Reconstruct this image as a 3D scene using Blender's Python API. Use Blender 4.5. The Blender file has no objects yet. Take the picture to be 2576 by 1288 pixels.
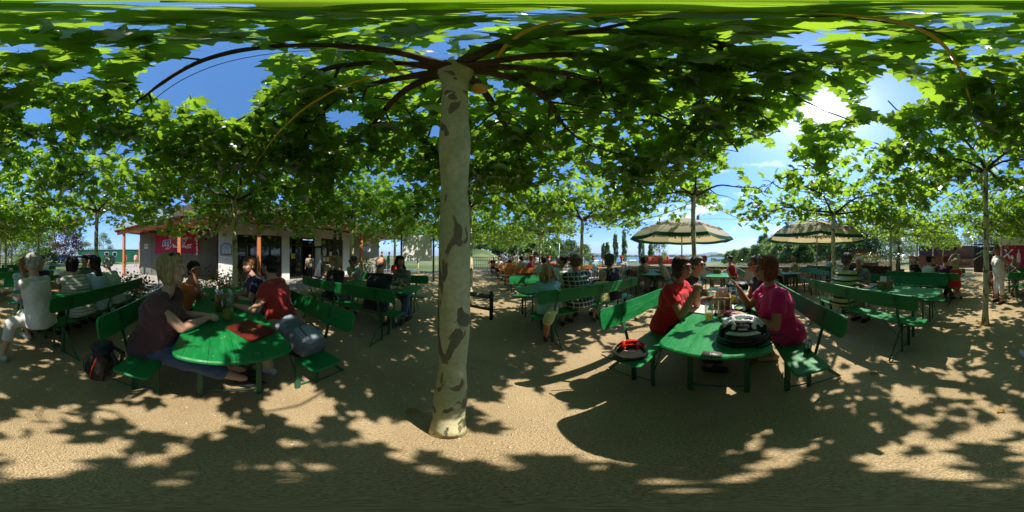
import bpy, math, random
import numpy as np
from math import radians as R, sin, cos, tan, pi, atan2, sqrt, exp
from mathutils import Vector, Matrix, Quaternion
SC = bpy.context.scene
COL = SC.collection
CAMZ = 1.35
# ---------------------------------------------------------------- camera
cam_d = bpy.data.cameras.new('camera'); cam = bpy.data.objects.new('camera', cam_d); COL.objects.link(cam)
cam_d.type = 'PANO'
try: cam_d.panorama_type = 'EQUIRECTANGULAR'
except Exception: pass
try: cam_d.cycles.panorama_type = 'EQUIRECTANGULAR'
except Exception: pass
cam.location = (0, 0, CAMZ); cam.rotation_euler = (pi/2, 0, 0)
cam_d.clip_start = 0.02; cam_d.clip_end = 60000
SC.camera = cam
# ---------------------------------------------------------------- sun, sky, exposure
SUN_AZ, SUN_EL = R(108.0), R(51.6)
sd = Vector((sin(SUN_AZ)*cos(SUN_EL), cos(SUN_AZ)*cos(SUN_EL), sin(SUN_EL)))
sl = bpy.data.lights.new('sun', 'SUN'); sl.energy = 4.0; sl.angle = R(0.53); sl.color = (1, .94, .84)
so = bpy.data.objects.new('sun', sl); COL.objects.link(so); so.rotation_euler = sd.to_track_quat('Z', 'Y').to_euler()
w = bpy.data.worlds.new('World'); SC.world = w; w.use_nodes = True
nt = w.node_tree; nt.nodes.clear()
def N(t, typ, **k):
    n = t.nodes.new(typ)
    for a, b in k.items():
        if a.startswith('i_'): n.inputs[a[2:].replace('_', ' ')].default_value = b
        else: setattr(n, a, b)
    return n
sky = N(nt, 'ShaderNodeTexSky', sky_type='NISHITA', sun_disc=False, sun_elevation=SUN_EL, sun_rotation=SUN_AZ,
        altitude=200, air_density=1.0, dust_density=.25, ozone_density=2.0)
hs = N(nt, 'ShaderNodeHueSaturation'); hs.inputs['Saturation'].default_value = 1.22; nt.links.new(sky.outputs[0], hs.inputs['Color'])
geo = N(nt, 'ShaderNodeNewGeometry')
dot = N(nt, 'ShaderNodeVectorMath', operation='DOT_PRODUCT'); dot.inputs[1].default_value = -sd
nt.links.new(geo.outputs['Incoming'], dot.inputs[0])
def ramp(t, src, pts, interp='LINEAR'):
    r = t.nodes.new('ShaderNodeValToRGB'); r.color_ramp.interpolation = interp
    while len(r.color_ramp.elements) < len(pts): r.color_ramp.elements.new(.5)
    for e, (p, c) in zip(r.color_ramp.elements, pts):
        e.position = p; e.color = (*c, 1) if len(c) == 3 else c
    t.links.new(src, r.inputs[0]); return r
# bright aureole of the sky round the sun
ac = N(nt, 'ShaderNodeMath', operation='ARCCOSINE'); nt.links.new(dot.outputs['Value'], ac.inputs[0])
dg = N(nt, 'ShaderNodeMath', operation='MULTIPLY'); dg.inputs[1].default_value = 180/pi/40; nt.links.new(ac.outputs[0], dg.inputs[0])
aur = ramp(nt, dg.outputs[0], [(0, (60, 60, 58)), (.035, (34, 33, 31)), (.065, (6, 6, 6)), (.12, (1.3, 1.5, 1.7)), (.35, (.35, .42, .5)), (1, (0, 0, 0))])
tc0 = N(nt, 'ShaderNodeTexCoord'); sep0 = N(nt, 'ShaderNodeSeparateXYZ'); nt.links.new(tc0.outputs['Generated'], sep0.inputs[0])
low = ramp(nt, sep0.outputs[2], [(0, (.40, .50, .72)), (.09, (.50, .60, .82)), (.35, (.72, .82, 1.0)), (.8, (.95, 1, 1))])
lowm = N(nt, 'ShaderNodeMixRGB', blend_type='MULTIPLY'); lowm.inputs[0].default_value = 1; nt.links.new(hs.outputs[0], lowm.inputs[1]); nt.links.new(low.outputs[0], lowm.inputs[2])
add = N(nt, 'ShaderNodeMixRGB', blend_type='ADD'); add.inputs[0].default_value = 1
nt.links.new(lowm.outputs[0], add.inputs[1]); nt.links.new(aur.outputs[0], add.inputs[2])
# fair-weather clouds, low in the sky
tc = N(nt, 'ShaderNodeTexCoord'); sep = N(nt, 'ShaderNodeSeparateXYZ'); nt.links.new(tc.outputs['Generated'], sep.inputs[0])
mp = N(nt, 'ShaderNodeMapping'); mp.inputs['Scale'].default_value = (1, 1, 3.2); nt.links.new(tc.outputs['Generated'], mp.inputs[0])
no = N(nt, 'ShaderNodeTexNoise'); no.inputs['Scale'].default_value = 4.2; no.inputs['Detail'].default_value = 9; no.inputs['Roughness'].default_value = .58
nt.links.new(mp.outputs[0], no.inputs[0])
cr = ramp(nt, no.outputs[0], [(.55, (0, 0, 0)), (.74, (.85, .85, .85))])
hz = ramp(nt, sep.outputs[2], [(0.0, (.55, .55, .55)), (.12, (1, 1, 1)), (.5, (.9, .9, .9)), (.66, (0, 0, 0))])
cm = N(nt, 'ShaderNodeMixRGB', blend_type='MULTIPLY'); cm.inputs[0].default_value = 1
nt.links.new(cr.outputs[0], cm.inputs[1]); nt.links.new(hz.outputs[0], cm.inputs[2])
# more cloud on the sun side than on the building side
sd2 = ramp(nt, dot.outputs['Value'], [(.0, (.12, .12, .12)), (.75, (1, 1, 1))])
cm2 = N(nt, 'ShaderNodeMixRGB', blend_type='MULTIPLY'); cm2.inputs[0].default_value = 1
nt.links.new(cm.outputs[0], cm2.inputs[1]); nt.links.new(sd2.outputs[0], cm2.inputs[2])
cx = N(nt, 'ShaderNodeMixRGB'); cx.inputs[2].default_value = (6.0, 6.3, 6.8, 1)
nt.links.new(cm2.outputs[0], cx.inputs[0]); nt.links.new(add.outputs[0], cx.inputs[1])
bg = N(nt, 'ShaderNodeBackground'); bg.inputs[1].default_value = .145
nt.links.new(cx.outputs[0], bg.inputs[0])
wo = N(nt, 'ShaderNodeOutputWorld'); nt.links.new(bg.outputs[0], wo.inputs[0])
SC.view_settings.view_transform = 'Standard'; SC.view_settings.look = 'None'
SC.view_settings.exposure = 0.95; SC.view_settings.gamma = 1
SC.cycles.max_bounces = 7; SC.cycles.diffuse_bounces = 3; SC.cycles.transmission_bounces = 6
SC.cycles.glossy_bounces = 3; SC.cycles.transparent_max_bounces = 8
SC.cycles.caustics_reflective = False; SC.cycles.caustics_refractive = False
SC.cycles.sample_clamp_indirect = 4
SC.cycles.use_denoising = True
# ---------------------------------------------------------------- directions
def AZ(px): return (px/2576. - .5)*2*pi           # picture column -> compass bearing
def at(azdeg, d): a = R(azdeg); return (d*sin(a), d*cos(a))
def gp(px, py, z=0.):
    dep = (py-644)*pi/1288; d = (CAMZ-z)/tan(dep); a = AZ(px); return (d*sin(a), d*cos(a))
# ---------------------------------------------------------------- mesh builder
class MB:
    def __init__(s): s.v = []; s.f = []; s.m = []; s.n = 0
    def add(s, v, f, m=0):
        v = np.asarray(v, float).reshape(-1, 3); s.v.append(v)
        s.f += [tuple(i+s.n for i in q) for q in f]; s.m += [m]*len(f); s.n += len(v); return s
    def box(s, c, sz, rz=0, m=0, mat=None, bev=0):
        x, y, z = [a/2 for a in sz]
        if bev > 0:
            b = min(bev, x*.9, y*.9, z*.9); P = []
            for sz_ in (-1, 1):
                for k, (ax, ay) in enumerate(((x, y-b), (x-b, y), (-x+b, y), (-x, y-b), (-x, -y+b), (-x+b, -y), (x-b, -y), (x, -y+b))):
                    P.append((ax, ay, sz_*(z-b)))
            for sz_ in (-1, 1):
                for ax, ay in ((x-b, y-b), (x-b, y-b), (-x+b, y-b), (-x+b, y-b), (-x+b, -y+b), (-x+b, -y+b), (x-b, -y+b), (x-b, -y+b)): P.append((ax, ay, sz_*z))
            F = [(k, (k+1) % 8, 8+(k+1) % 8, 8+k) for k in range(8)]
            F += [(8+k, 8+(k+1) % 8, 24+(k+1) % 8, 24+k) for k in range(8)]
            F += [((k+1) % 8, k, 16+k, 16+(k+1) % 8) for k in range(8)]
            F += [(24, 26, 28, 30), (22, 20, 18, 16)]
            v = np.array(P)
        else:
            v = np.array([(i*x, j*y, k*z) for k in (-1, 1) for j in (-1, 1) for i in (-1, 1)], float)
            F = [(0, 2, 3, 1), (4, 5, 7, 6), (0, 1, 5, 4), (2, 6, 7, 3), (0, 4, 6, 2), (1, 3, 7, 5)]
        if mat is not None: v = v @ np.array(mat).T
        elif rz: c_, s_ = cos(rz), sin(rz); v = v @ np.array([[c_, s_, 0], [-s_, c_, 0], [0, 0, 1]])
        return s.add(v+np.array(c), F, m)
    def bar(s, p, q, w, t, up=(0, 0, 1), m=0):         # flat bar from p to q
        p, q = Vector(p), Vector(q); d = q-p; L = d.length; d.normalize(); u = Vector(up)
        if abs(d.dot(u)) > .98: u = Vector((1, 0, 0))
        x = d.cross(u).normalized(); z = x.cross(d).normalized()
        M = np.array([[x[i], d[i], z[i]] for i in range(3)])
        return s.box((p+q)/2, (w, L, t), mat=M, m=m)
    def tube(s, pts, rad, n=8, m=0, cap=True, squash=None):
        pts = [Vector(p) for p in pts]; k = len(pts)
        if not hasattr(rad, '__len__'): rad = [rad]*k
        V = []; prev = None
        for i, p in enumerate(pts):
            t = (pts[min(i+1, k-1)]-pts[max(i-1, 0)])
            if t.length < 1e-9: t = Vector((0, 0, 1))
            t.normalize()
            if prev is None:
                a = Vector((1, 0, 0)) if abs(t.x) < .8 else Vector((0, 1, 0)); prev = (a-t*a.dot(t)).normalized()
            else:
                prev = prev-t*prev.dot(t)
                prev = prev.normalized() if prev.length > 1e-6 else t.orthogonal().normalized()
            b = t.cross(prev)
            for j in range(n):
                a = 2*pi*j/n; V.append(p+(prev*cos(a)+b*sin(a))*rad[i])
        F = [(i*n+j, i*n+(j+1) % n, (i+1)*n+(j+1) % n, (i+1)*n+j) for i in range(k-1) for j in range(n)]
        if cap: F += [tuple(range(n-1, -1, -1)), tuple((k-1)*n+j for j in range(n))]
        return s.add([tuple(v) for v in V], F, m)
    def lathe(s, prof, c=(0, 0, 0), n=20, m=0, cap=True):
        V = [(c[0]+r*cos(2*pi*j/n), c[1]+r*sin(2*pi*j/n), c[2]+z) for r, z in prof for j in range(n)]
        F = [(i*n+j, i*n+(j+1) % n, (i+1)*n+(j+1) % n, (i+1)*n+j) for i in range(len(prof)-1) for j in range(n)]
        if cap: F += [tuple(range(n-1, -1, -1)), tuple((len(prof)-1)*n+j for j in range(n))]
        return s.add(V, F, m)
    def ell(s, c, r, n=14, k=9, mat=None, m=0):
        V = [(0, 0, -1)]
        for i in range(1, k):
            a = -pi/2+pi*i/k
            V += [(cos(a)*cos(2*pi*j/n), cos(a)*sin(2*pi*j/n), sin(a)) for j in range(n)]
        V.append((0, 0, 1)); V = np.array(V)*np.array(r)
        if mat is not None: V = V @ np.array(mat).T
        F = [(0, 1+(j+1) % n, 1+j) for j in range(n)]
        F += [(1+i*n+j, 1+i*n+(j+1) % n, 1+(i+1)*n+(j+1) % n, 1+(i+1)*n+j) for i in range(k-2) for j in range(n)]
        e = len(V)-1; F += [(1+(k-2)*n+j, 1+(k-2)*n+(j+1) % n, e) for j in range(n)]
        return s.add(V+np.array(c), F, m)
    def cap(s, p, q, r0, r1, n=12, flat=False):        # tapered capsule (round or flat ends)
        p, q = Vector(p), Vector(q); d = (q-p); L = max(d.length, 1e-5); d.normalize()
        if flat: return s.tube([p, p.lerp(q, .5), q], [r0, (r0+r1)/2, r1], n)
        P = []; Rr = []
        for a in (-80, -50, -25): P.append(p+d*(r0*sin(R(a)))); Rr.append(r0*cos(R(a)))
        P.append(p); Rr.append(r0); P.append(p.lerp(q, .5)); Rr.append((r0+r1)/2); P.append(q); Rr.append(r1)
        for a in (25, 50, 80): P.append(q+d*(r1*sin(R(a)))); Rr.append(r1*cos(R(a)))
        # keep one frame along the axis
        t = d; a = Vector((1, 0, 0)) if abs(t.x) < .8 else Vector((0, 1, 0)); u = (a-t*a.dot(t)).normalized(); b = t.cross(u)
        V = [tuple(pp+(u*cos(2*pi*j/n)+b*sin(2*pi*j/n))*rr) for pp, rr in zip(P, Rr) for j in range(n)]
        k = len(P)
        F = [(i*n+j, i*n+(j+1) % n, (i+1)*n+(j+1) % n, (i+1)*n+j) for i in range(k-1) for j in range(n)]
        F += [tuple(range(n-1, -1, -1)), tuple((k-1)*n+j for j in range(n))]
        return s.add(V, F, 0)
    def loft(s, rings, n=20, m=0):                     # rings: (centre, u, v, ru, rv)
        V = []
        for c, u, v, ru, rv in rings:
            c, u, v = Vector(c), Vector(u), Vector(v)
            for j in range(n):
                a = 2*pi*j/n; ca, sa = cos(a), sin(a); e = .8
                ca = math.copysign(abs(ca)**e, ca); sa = math.copysign(abs(sa)**e, sa)
                V.append(tuple(c+u*(ru*ca)+v*(rv*sa)))
        k = len(rings)
        F = [(i*n+j, i*n+(j+1) % n, (i+1)*n+(j+1) % n, (i+1)*n+j) for i in range(k-1) for j in range(n)]
        F += [tuple(range(n-1, -1, -1)), tuple((k-1)*n+j for j in range(n))]
        return s.add(V, F, m)
    def prism(s, poly, z0, z1, m=0):
        n = len(poly); V = [(x, y, z0) for x, y in poly]+[(x, y, z1) for x, y in poly]
        F = [tuple(range(n-1, -1, -1)), tuple(range(n, 2*n))]+[(i, (i+1) % n, n+(i+1) % n, n+i) for i in range(n)]
        return s.add(V, F, m)
    def build(s, name, mats, parent=None, smooth=True, bevel=0, kind=None):
        me = bpy.data.meshes.new(name)
        V = np.concatenate(s.v) if s.v else np.zeros((0, 3))
        me.from_pydata(V.tolist(), [], s.f)
        if not isinstance(mats, (list, tuple)): mats = [mats]
        for q in mats: me.materials.append(q)
        me.polygons.foreach_set('material_index', s.m)
        if smooth: me.polygons.foreach_set('use_smooth', [True]*len(s.f))
        me.update(); o = bpy.data.objects.new(name, me); COL.objects.link(o)
        if parent: o.parent = parent
        if bevel:
            b = o.modifiers.new('bev', 'BEVEL'); b.width = bevel; b.segments = 2; b.limit_method = 'ANGLE'
        if smooth == 'auto' or bevel: pass
        if kind: o['kind'] = kind
        return o
def build_each(mb, name, mats, parent=None, smooth=True):   # every piece a part of its own
    i0 = 0; off = 0; out = []
    for v in mb.v:
        n = len(v); q = MB(); fs = [tuple(i-off for i in f) for f in mb.f if off <= f[0] < off+n]; q.add(v, fs); out.append(q.build(name, mats, parent, smooth)); off += n
    return out
def flat(o):
    me = o.data; me.polygons.foreach_set('use_smooth', [False]*len(me.polygons)); return o
def tag(o, label, cat, group=None):
    if label: o['label'] = label
    o['category'] = cat
    if group: o['group'] = group
    return o
def thing(name, label, cat, loc=(0, 0, 0), rz=0, group=None):
    o = bpy.data.objects.new(name, None); COL.objects.link(o); o.empty_display_size = .1
    if len(loc) == 2: loc = (*loc, 0)
    o.location = loc; o.rotation_euler = (0, 0, rz); return tag(o, label, cat, group)
def kids(o): return list(o.children)
def dup(src, loc=None, rz=None, label=None, group=None, scale=None):
    def rec(o, par):
        c = o.copy(); COL.objects.link(c)
        if par is not None: c.parent = par; c.matrix_parent_inverse = o.matrix_parent_inverse.copy()
        for ch in kids(o): rec(ch, c)
        return c
    r = rec(src, None)
    if loc is not None: r.location = loc if len(loc) == 3 else (*loc, src.location[2])
    if rz is not None: r.rotation_euler = (0, 0, rz)
    if label: r['label'] = label
    if group: r['group'] = group
    if scale: r.scale = scale
    return r
# ---------------------------------------------------------------- materials
_M = {}
def mat(name, col, rough=.6, metal=0, var=0, vs=8, bump=0, bs=60, spec=.4, trans=0, ior=1.45, sheen=0, emit=None, es=1, stretch=None):
    if name in _M: return _M[name]
    m = bpy.data.materials.new(name); m.use_nodes = True; t = m.node_tree; b = t.nodes['Principled BSDF']
    b.inputs['Base Color'].default_value = (*col, 1); b.inputs['Roughness'].default_value = rough
    b.inputs['Metallic'].default_value = metal; b.inputs['Specular IOR Level'].default_value = spec
    b.inputs['Transmission Weight'].default_value = trans; b.inputs['IOR'].default_value = ior
    if sheen: b.inputs['Sheen Weight'].default_value = sheen
    if emit: b.inputs['Emission Color'].default_value = (*emit, 1); b.inputs['Emission Strength'].default_value = es
    if var or bump:
        tc = N(t, 'ShaderNodeTexCoord'); src = tc.outputs['Object']
        if stretch:
            mp = N(t, 'ShaderNodeMapping'); mp.inputs['Scale'].default_value = stretch; t.links.new(src, mp.inputs[0]); src = mp.outputs[0]
    if var:
        no = N(t, 'ShaderNodeTexNoise'); no.inputs['Scale'].default_value = vs; no.inputs['Detail'].default_value = 5
        t.links.new(src, no.inputs[0])
        r = ramp(t, no.outputs[0], [(.3, tuple(c*(1-var) for c in col)), (.7, tuple(min(1, c*(1+var)) for c in col))])
        t.links.new(r.outputs[0], b.inputs['Base Color'])
    if bump:
        n2 = N(t, 'ShaderNodeTexNoise'); n2.inputs['Scale'].default_value = bs; n2.inputs['Detail'].default_value = 4
        t.links.new(src, n2.inputs[0]); bm = N(t, 'ShaderNodeBump'); bm.inputs['Strength'].default_value = min(1, bump)
        bm.inputs['Distance'].default_value = .01; t.links.new(n2.outputs[0], bm.inputs['Height']); t.links.new(bm.outputs[0], b.inputs['Normal'])
    _M[name] = m; return m
def nodes_of(m): return m.node_tree, m.node_tree.nodes['Principled BSDF']
def stripe_mat(name, c1, c2, freq=22, duty=.5, axis=2, c3=None, rough=.85, plaid=False):
    if name in _M: return _M[name]
    m = mat(name, c1, rough, bump=.3, bs=35); t, b = nodes_of(m)
    tc = N(t, 'ShaderNodeTexCoord'); sp = N(t, 'ShaderNodeSeparateXYZ'); t.links.new(tc.outputs['Object'], sp.inputs[0])
    def band(ax, f, du):
        a = N(t, 'ShaderNodeMath', operation='MULTIPLY'); a.inputs[1].default_value = f; t.links.new(sp.outputs[ax], a.inputs[0])
        fr = N(t, 'ShaderNodeMath', operation='FRACT'); t.links.new(a.outputs[0], fr.inputs[0])
        g = N(t, 'ShaderNodeMath', operation='GREATER_THAN'); g.inputs[1].default_value = 1-du; t.links.new(fr.outputs[0], g.inputs[0]); return g
    g = band(axis, freq, duty)
    mx = N(t, 'ShaderNodeMixRGB'); mx.inputs[1].default_value = (*c1, 1); mx.inputs[2].default_value = (*c2, 1); t.links.new(g.outputs[0], mx.inputs[0])
    out = mx
    if plaid:
        h = band(0, freq, duty)
        m2 = N(t, 'ShaderNodeMixRGB'); m2.inputs[2].default_value = (*c2, 1); t.links.new(out.outputs[0], m2.inputs[1])
        hh = N(t, 'ShaderNodeMath', operation='MULTIPLY'); hh.inputs[1].default_value = .75; t.links.new(h.outputs[0], hh.inputs[0]); t.links.new(hh.outputs[0], m2.inputs[0]); out = m2
    if c3:
        h = band(axis, freq/2.6, duty*.5)
        m2 = N(t, 'ShaderNodeMixRGB'); m2.inputs[2].default_value = (*c3, 1); t.links.new(out.outputs[0], m2.inputs[1]); t.links.new(h.outputs[0], m2.inputs[0]); out = m2
    t.links.new(out.outputs[0], b.inputs['Base Color']); return m
# leaf: thin blade that lets the light through
def leaf_mat(name, dark, light, trans, tw=.5, gloss=.35):
    m = bpy.data.materials.new(name); m.use_nodes = True; t = m.node_tree; t.nodes.clear()
    g = N(t, 'ShaderNodeNewGeometry')
    r = ramp(t, g.outputs['Random Per Island'], [(0, dark), (.8, light), (1, tuple(min(1, c*1.35) for c in light))])
    r2 = ramp(t, g.outputs['Random Per Island'], [(0, tuple(c*.6 for c in trans)), (1, trans)])
    d = N(t, 'ShaderNodeBsdfDiffuse'); tr = N(t, 'ShaderNodeBsdfTranslucent'); gl = N(t, 'ShaderNodeBsdfGlossy'); gl.inputs['Roughness'].default_value = .38
    t.links.new(r.outputs[0], d.inputs[0]); t.links.new(r2.outputs[0], tr.inputs[0])
    mx = N(t, 'ShaderNodeMixShader'); mx.inputs[0].default_value = tw; t.links.new(d.outputs[0], mx.inputs[1]); t.links.new(tr.outputs[0], mx.inputs[2])
    fr = N(t, 'ShaderNodeFresnel'); fr.inputs[0].default_value = 1.38
    ml = N(t, 'ShaderNodeMath', operation='MULTIPLY'); ml.inputs[1].default_value = gloss*2; t.links.new(fr.outputs[0], ml.inputs[0])
    m2 = N(t, 'ShaderNodeMixShader'); t.links.new(ml.outputs[0], m2.inputs[0]); t.links.new(mx.outputs[0], m2.inputs[1]); t.links.new(gl.outputs[0], m2.inputs[2])
    o = N(t, 'ShaderNodeOutputMaterial'); t.links.new(m2.outputs[0], o.inputs[0]); return m
LEAF = leaf_mat('plane_leaf', (.03, .075, .012), (.075, .17, .02), (.38, .62, .035), .62, .12)
def text_obj(txt, size, m, parent, M, ext=.002, name='lettering', align='CENTER', shear=0, bold=0):
    cu = bpy.data.curves.new(name, 'FONT'); cu.body = txt; cu.size = size; cu.extrude = ext; cu.align_x = align; cu.align_y = 'CENTER'; cu.shear = shear; cu.offset = bold
    cu.resolution_u = 3
    o = bpy.data.objects.new(name, cu); COL.objects.link(o)
    bpy.context.view_layer.update()
    me = bpy.data.meshes.new_from_object(o); bpy.data.objects.remove(o); me.name = name
    me.materials.clear(); me.materials.append(m); o = bpy.data.objects.new(name, me); COL.objects.link(o)
    me.transform(M)
    if parent: o.parent = parent
    return o
DEFER = []
def defer(o, vox, smooth=2, disp=0, dscale=.08, mid=.5, dec=0):
    r = o.modifiers.new('r', 'REMESH'); r.mode = 'VOXEL'; r.voxel_size = vox; r.use_smooth_shade = True
    if smooth: s_ = o.modifiers.new('s', 'SMOOTH'); s_.iterations = smooth; s_.factor = .5
    if disp:
        tn = 'c%d' % int(dscale*1000); tx = bpy.data.textures.get(tn) or bpy.data.textures.new(tn, 'CLOUDS'); tx.noise_scale = dscale; tx.noise_depth = 2
        d = o.modifiers.new('d', 'DISPLACE'); d.texture = tx; d.strength = disp; d.mid_level = mid; d.texture_coords = 'LOCAL'
    DEFER.append(o)
def bake_deferred():
    bpy.context.view_layer.update(); dg = bpy.context.evaluated_depsgraph_get()
    res = [(o, bpy.data.meshes.new_from_object(o.evaluated_get(dg))) for o in DEFER]
    for o, me in res:
        o.modifiers.clear(); nm = o.data.name; o.data = me; me.name = nm
        me.polygons.foreach_set('use_smooth', [True]*len(me.polygons))
# ================================================================ terrain
def sst(a, b, x): t = min(1, max(0, (x-a)/(b-a))); return t*t*(3-2*t)
def terr(x, y):
    d = sqrt(x*x+y*y); a = math.degrees(atan2(x, y))
    m = sst(-8, 12, a)*(1-sst(86, 125, a))
    z = -.03
    if d > 13:
        z -= m*min((d-13)*.036, 8.4)
        if m > 0 and d > 262: z -= m*min((d-262)*.02, 2.5)
    if d > 1500: z += m*min((d-1500)*.05, 17)
    z += 4.2*exp(-((a+12)/7)**2)*sst(30, 62, d)*(1-sst(120, 300, d))
    if d > 16: z += .25*sin(x*.11)*cos(y*.13)*sst(16, 60, d)*(1-sst(200, 260, d))
    return z
rad = [0, 4, 8, 11, 13, 16, 20, 25, 31, 38, 47, 58, 70, 85, 105, 130, 160, 200, 240, 262, 285, 320, 400, 600, 1000, 1490, 1560, 1700, 1900, 2600, 4500, 9000, 17000]
NA = 240; tb = MB(); V = []
for r in rad:
    for j in range(NA):
        a = 2*pi*j/NA; x, y = r*sin(a), r*cos(a); V.append((x, y, terr(x, y)))
F = [(i*NA+j, (i+1)*NA+j, (i+1)*NA+(j+1) % NA, i*NA+(j+1) % NA) for i in range(len(rad)-1) for j in range(NA)]
F = [tuple(reversed(f)) for f in F]
tb.add(V, F)
M_GRASS = mat('meadow', (.10, .125, .035), .9, var=.5, vs=.35, bump=1, bs=14)
t_, b_ = nodes_of(M_GRASS)
g1 = N(t_, 'ShaderNodeTexNoise'); g1.inputs['Scale'].default_value = .09; g1.inputs['Detail'].default_value = 8; tcx = N(t_, 'ShaderNodeTexCoord'); t_.links.new(tcx.outputs['Object'], g1.inputs[0])
gr = ramp(t_, g1.outputs[0], [(.35, (.06, .10, .022)), (.5, (.12, .15, .045)), (.66, (.24, .20, .09))]); t_.links.new(gr.outputs[0], b_.inputs['Base Color'])
tb.build('terrain', M_GRASS, kind='structure')
# gravel of the beer garden
M_GRAV = mat('gravel', (.40, .31, .19), .95, spec=.15)
t_, b_ = nodes_of(M_GRAV); tcx = N(t_, 'ShaderNodeTexCoord')
n1 = N(t_, 'ShaderNodeTexNoise'); n1.inputs['Scale'].default_value = 1.3; n1.inputs['Detail'].default_value = 6
n2 = N(t_, 'ShaderNodeTexNoise'); n2.inputs['Scale'].default_value = 95; n2.inputs['Detail'].default_value = 3; n2.inputs['Roughness'].default_value = .7
v1 = N(t_, 'ShaderNodeTexVoronoi'); v1.inputs['Scale'].default_value = 150
for q in (n1, n2, v1): t_.links.new(tcx.outputs['Object'], q.inputs[0])
ra = ramp(t_, n1.outputs[0], [(.3, (.34, .25, .14)), (.7, (.47, .36, .21))])
rb = ramp(t_, n2.outputs[0], [(.3, (.50, .47, .43)), (.52, (1, 1, 1)), (.75, (1.3, 1.28, 1.25))])
mx = N(t_, 'ShaderNodeMixRGB', blend_type='MULTIPLY'); mx.inputs[0].default_value = .85; t_.links.new(ra.outputs[0], mx.inputs[1]); t_.links.new(rb.outputs[0], mx.inputs[2])
vr = ramp(t_, v1.outputs['Color'], [(.0, (.72, .68, .62)), (.5, (1, 1, 1)), (1, (1.15, 1.12, 1.1))])
mx2 = N(t_, 'ShaderNodeMixRGB', blend_type='MULTIPLY'); mx2.inputs[0].default_value = .8; t_.links.new(mx.outputs[0], mx2.inputs[1]); t_.links.new(vr.outputs[0], mx2.inputs[2])
t_.links.new(mx2.outputs[0], b_.inputs['Base Color'])
bm = N(t_, 'ShaderNodeBump'); bm.inputs['Strength'].default_value = .9; bm.inputs['Distance'].default_value = .004; t_.links.new(v1.outputs['Distance'], bm.inputs['Height'])
bm2 = N(t_, 'ShaderNodeBump'); bm2.inputs['Strength'].default_value = .7; bm2.inputs['Distance'].default_value = .012
n3 = N(t_, 'ShaderNodeTexNoise'); n3.inputs['Scale'].default_value = 7; n3.inputs['Detail'].default_value = 5; t_.links.new(tcx.outputs['Object'], n3.inputs[0])
t_.links.new(n3.outputs[0], bm2.inputs['Height']); t_.links.new(bm.outputs[0], bm2.inputs['Normal']); t_.links.new(bm2.outputs[0], b_.inputs['Normal'])
WALL = [(1.5, 11.5), (3.4, 9.3), (6.6, 5.8), (7.9, 2.6), (8.1, -.7), (8.9, -3.2), (9.9, -6)]
gp_poly = [(-3.9, 17)]+[(1.2, 17.5)]+[(x-.02, y) for x, y in WALL]+[(10.5, -13), (11.5, -21), (4, -23), (-4, -16), (-4.6, -8), (-3.9, -4.1), (-5.0, -1.2), (-6.3, 2.2), (-7.4, 8)]
gb = MB(); n = len(gp_poly); gb.add([(x, y, 0) for x, y in gp_poly], [tuple(range(n))]); o = gb.build('gravel_ground', M_GRAV, kind='structure')
if o.data.polygons[0].normal.z < 0: o.data.flip_normals()
M_PAVE = mat('paving', (.42, .38, .32), .9, var=.2, vs=1.2, bump=.6, bs=30)
t_, b_ = nodes_of(M_PAVE); br = N(t_, 'ShaderNodeTexBrick'); tcx = N(t_, 'ShaderNodeTexCoord'); t_.links.new(tcx.outputs['Object'], br.inputs[0])
br.inputs['Scale'].default_value = 5; br.inputs['Mortar Size'].default_value = .03; br.inputs['Color1'].default_value = (.44, .40, .34, 1); br.inputs['Color2'].default_value = (.36, .33, .28, 1); br.inputs['Mortar'].default_value = (.2, .18, .14, 1)
t_.links.new(br.outputs[0], b_.inputs['Base Color'])
pv = MB(); pp = [(-3.9, -4.1), (-5.0, -1.2), (-6.3, 2.2), (-7.4, 8), (-7.9, 13), (-13, 13), (-13, -9), (-18, -14), (-24, -20), (-20, -26), (-12, -19), (-6.2, -9.4), (-4.3, -6)]
pv.add([(x, y, -.006) for x, y in pp], [tuple(range(len(pp)))]); o = pv.build('paved_path', M_PAVE, kind='structure')
if o.data.polygons[0].normal.z < 0: o.data.flip_normals()
# lake and the far bank
M_WATER = mat('water', (.035, .11, .21), .3, spec=.25, bump=1, bs=.25, ior=1.33)
wb = MB(); wp = [(r*sin(R(a)), r*cos(R(a)), -8.7) for a in range(4, 97, 6) for r in (252,)]+[(r*sin(R(a)), r*cos(R(a)), -8.7) for a in range(96, 3, -6) for r in (1640,)]
wb.add(wp, [tuple(range(len(wp)))]); o = wb.build('lake_water', M_WATER, kind='structure')
if o.data.polygons[0].normal.z < 0: o.data.flip_normals()
def ridge(name, a0, a1, d, hf, zb, m, n=90, depth=.35):
    b = MB(); V = []
    for k in range(n+1):
        a = R(a0+(a1-a0)*k/n); h = hf(a0+(a1-a0)*k/n)
        for dd, hh in ((1-.25*depth, 0), (1-.1*depth, .55), (1, 1), (1+depth*.5, .8), (1+depth, 0)): V.append((d*dd*sin(a), d*dd*cos(a), zb+(h if hh else 0)*hh-(0 if hh else 30)))
    F = [(k*5+i, k*5+i+1, (k+1)*5+i+1, (k+1)*5+i) for k in range(n) for i in range(4)]
    b.add(V, F); return b.build(name, m, kind='structure')
M_HILL = mat('forested_hill', (.045, .075, .03), .95, var=.3, vs=.002)
rng0 = random.Random(4)
def hillf(a):
    h = 60+20*sin(a*.31)+12*sin(a*.9+1)
    for c, w_, k in ((71, 4.5, 190), (91, 5, 270), (84, 3.5, 200), (101, 6, 330), (58, 6, 60), (28, 8, 110), (112, 6, 260)): h += k*exp(-((a-c)/w_)**2)
    return h
ridge('hills', 2, 135, 10500, hillf, 0, M_HILL, 160)

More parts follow.
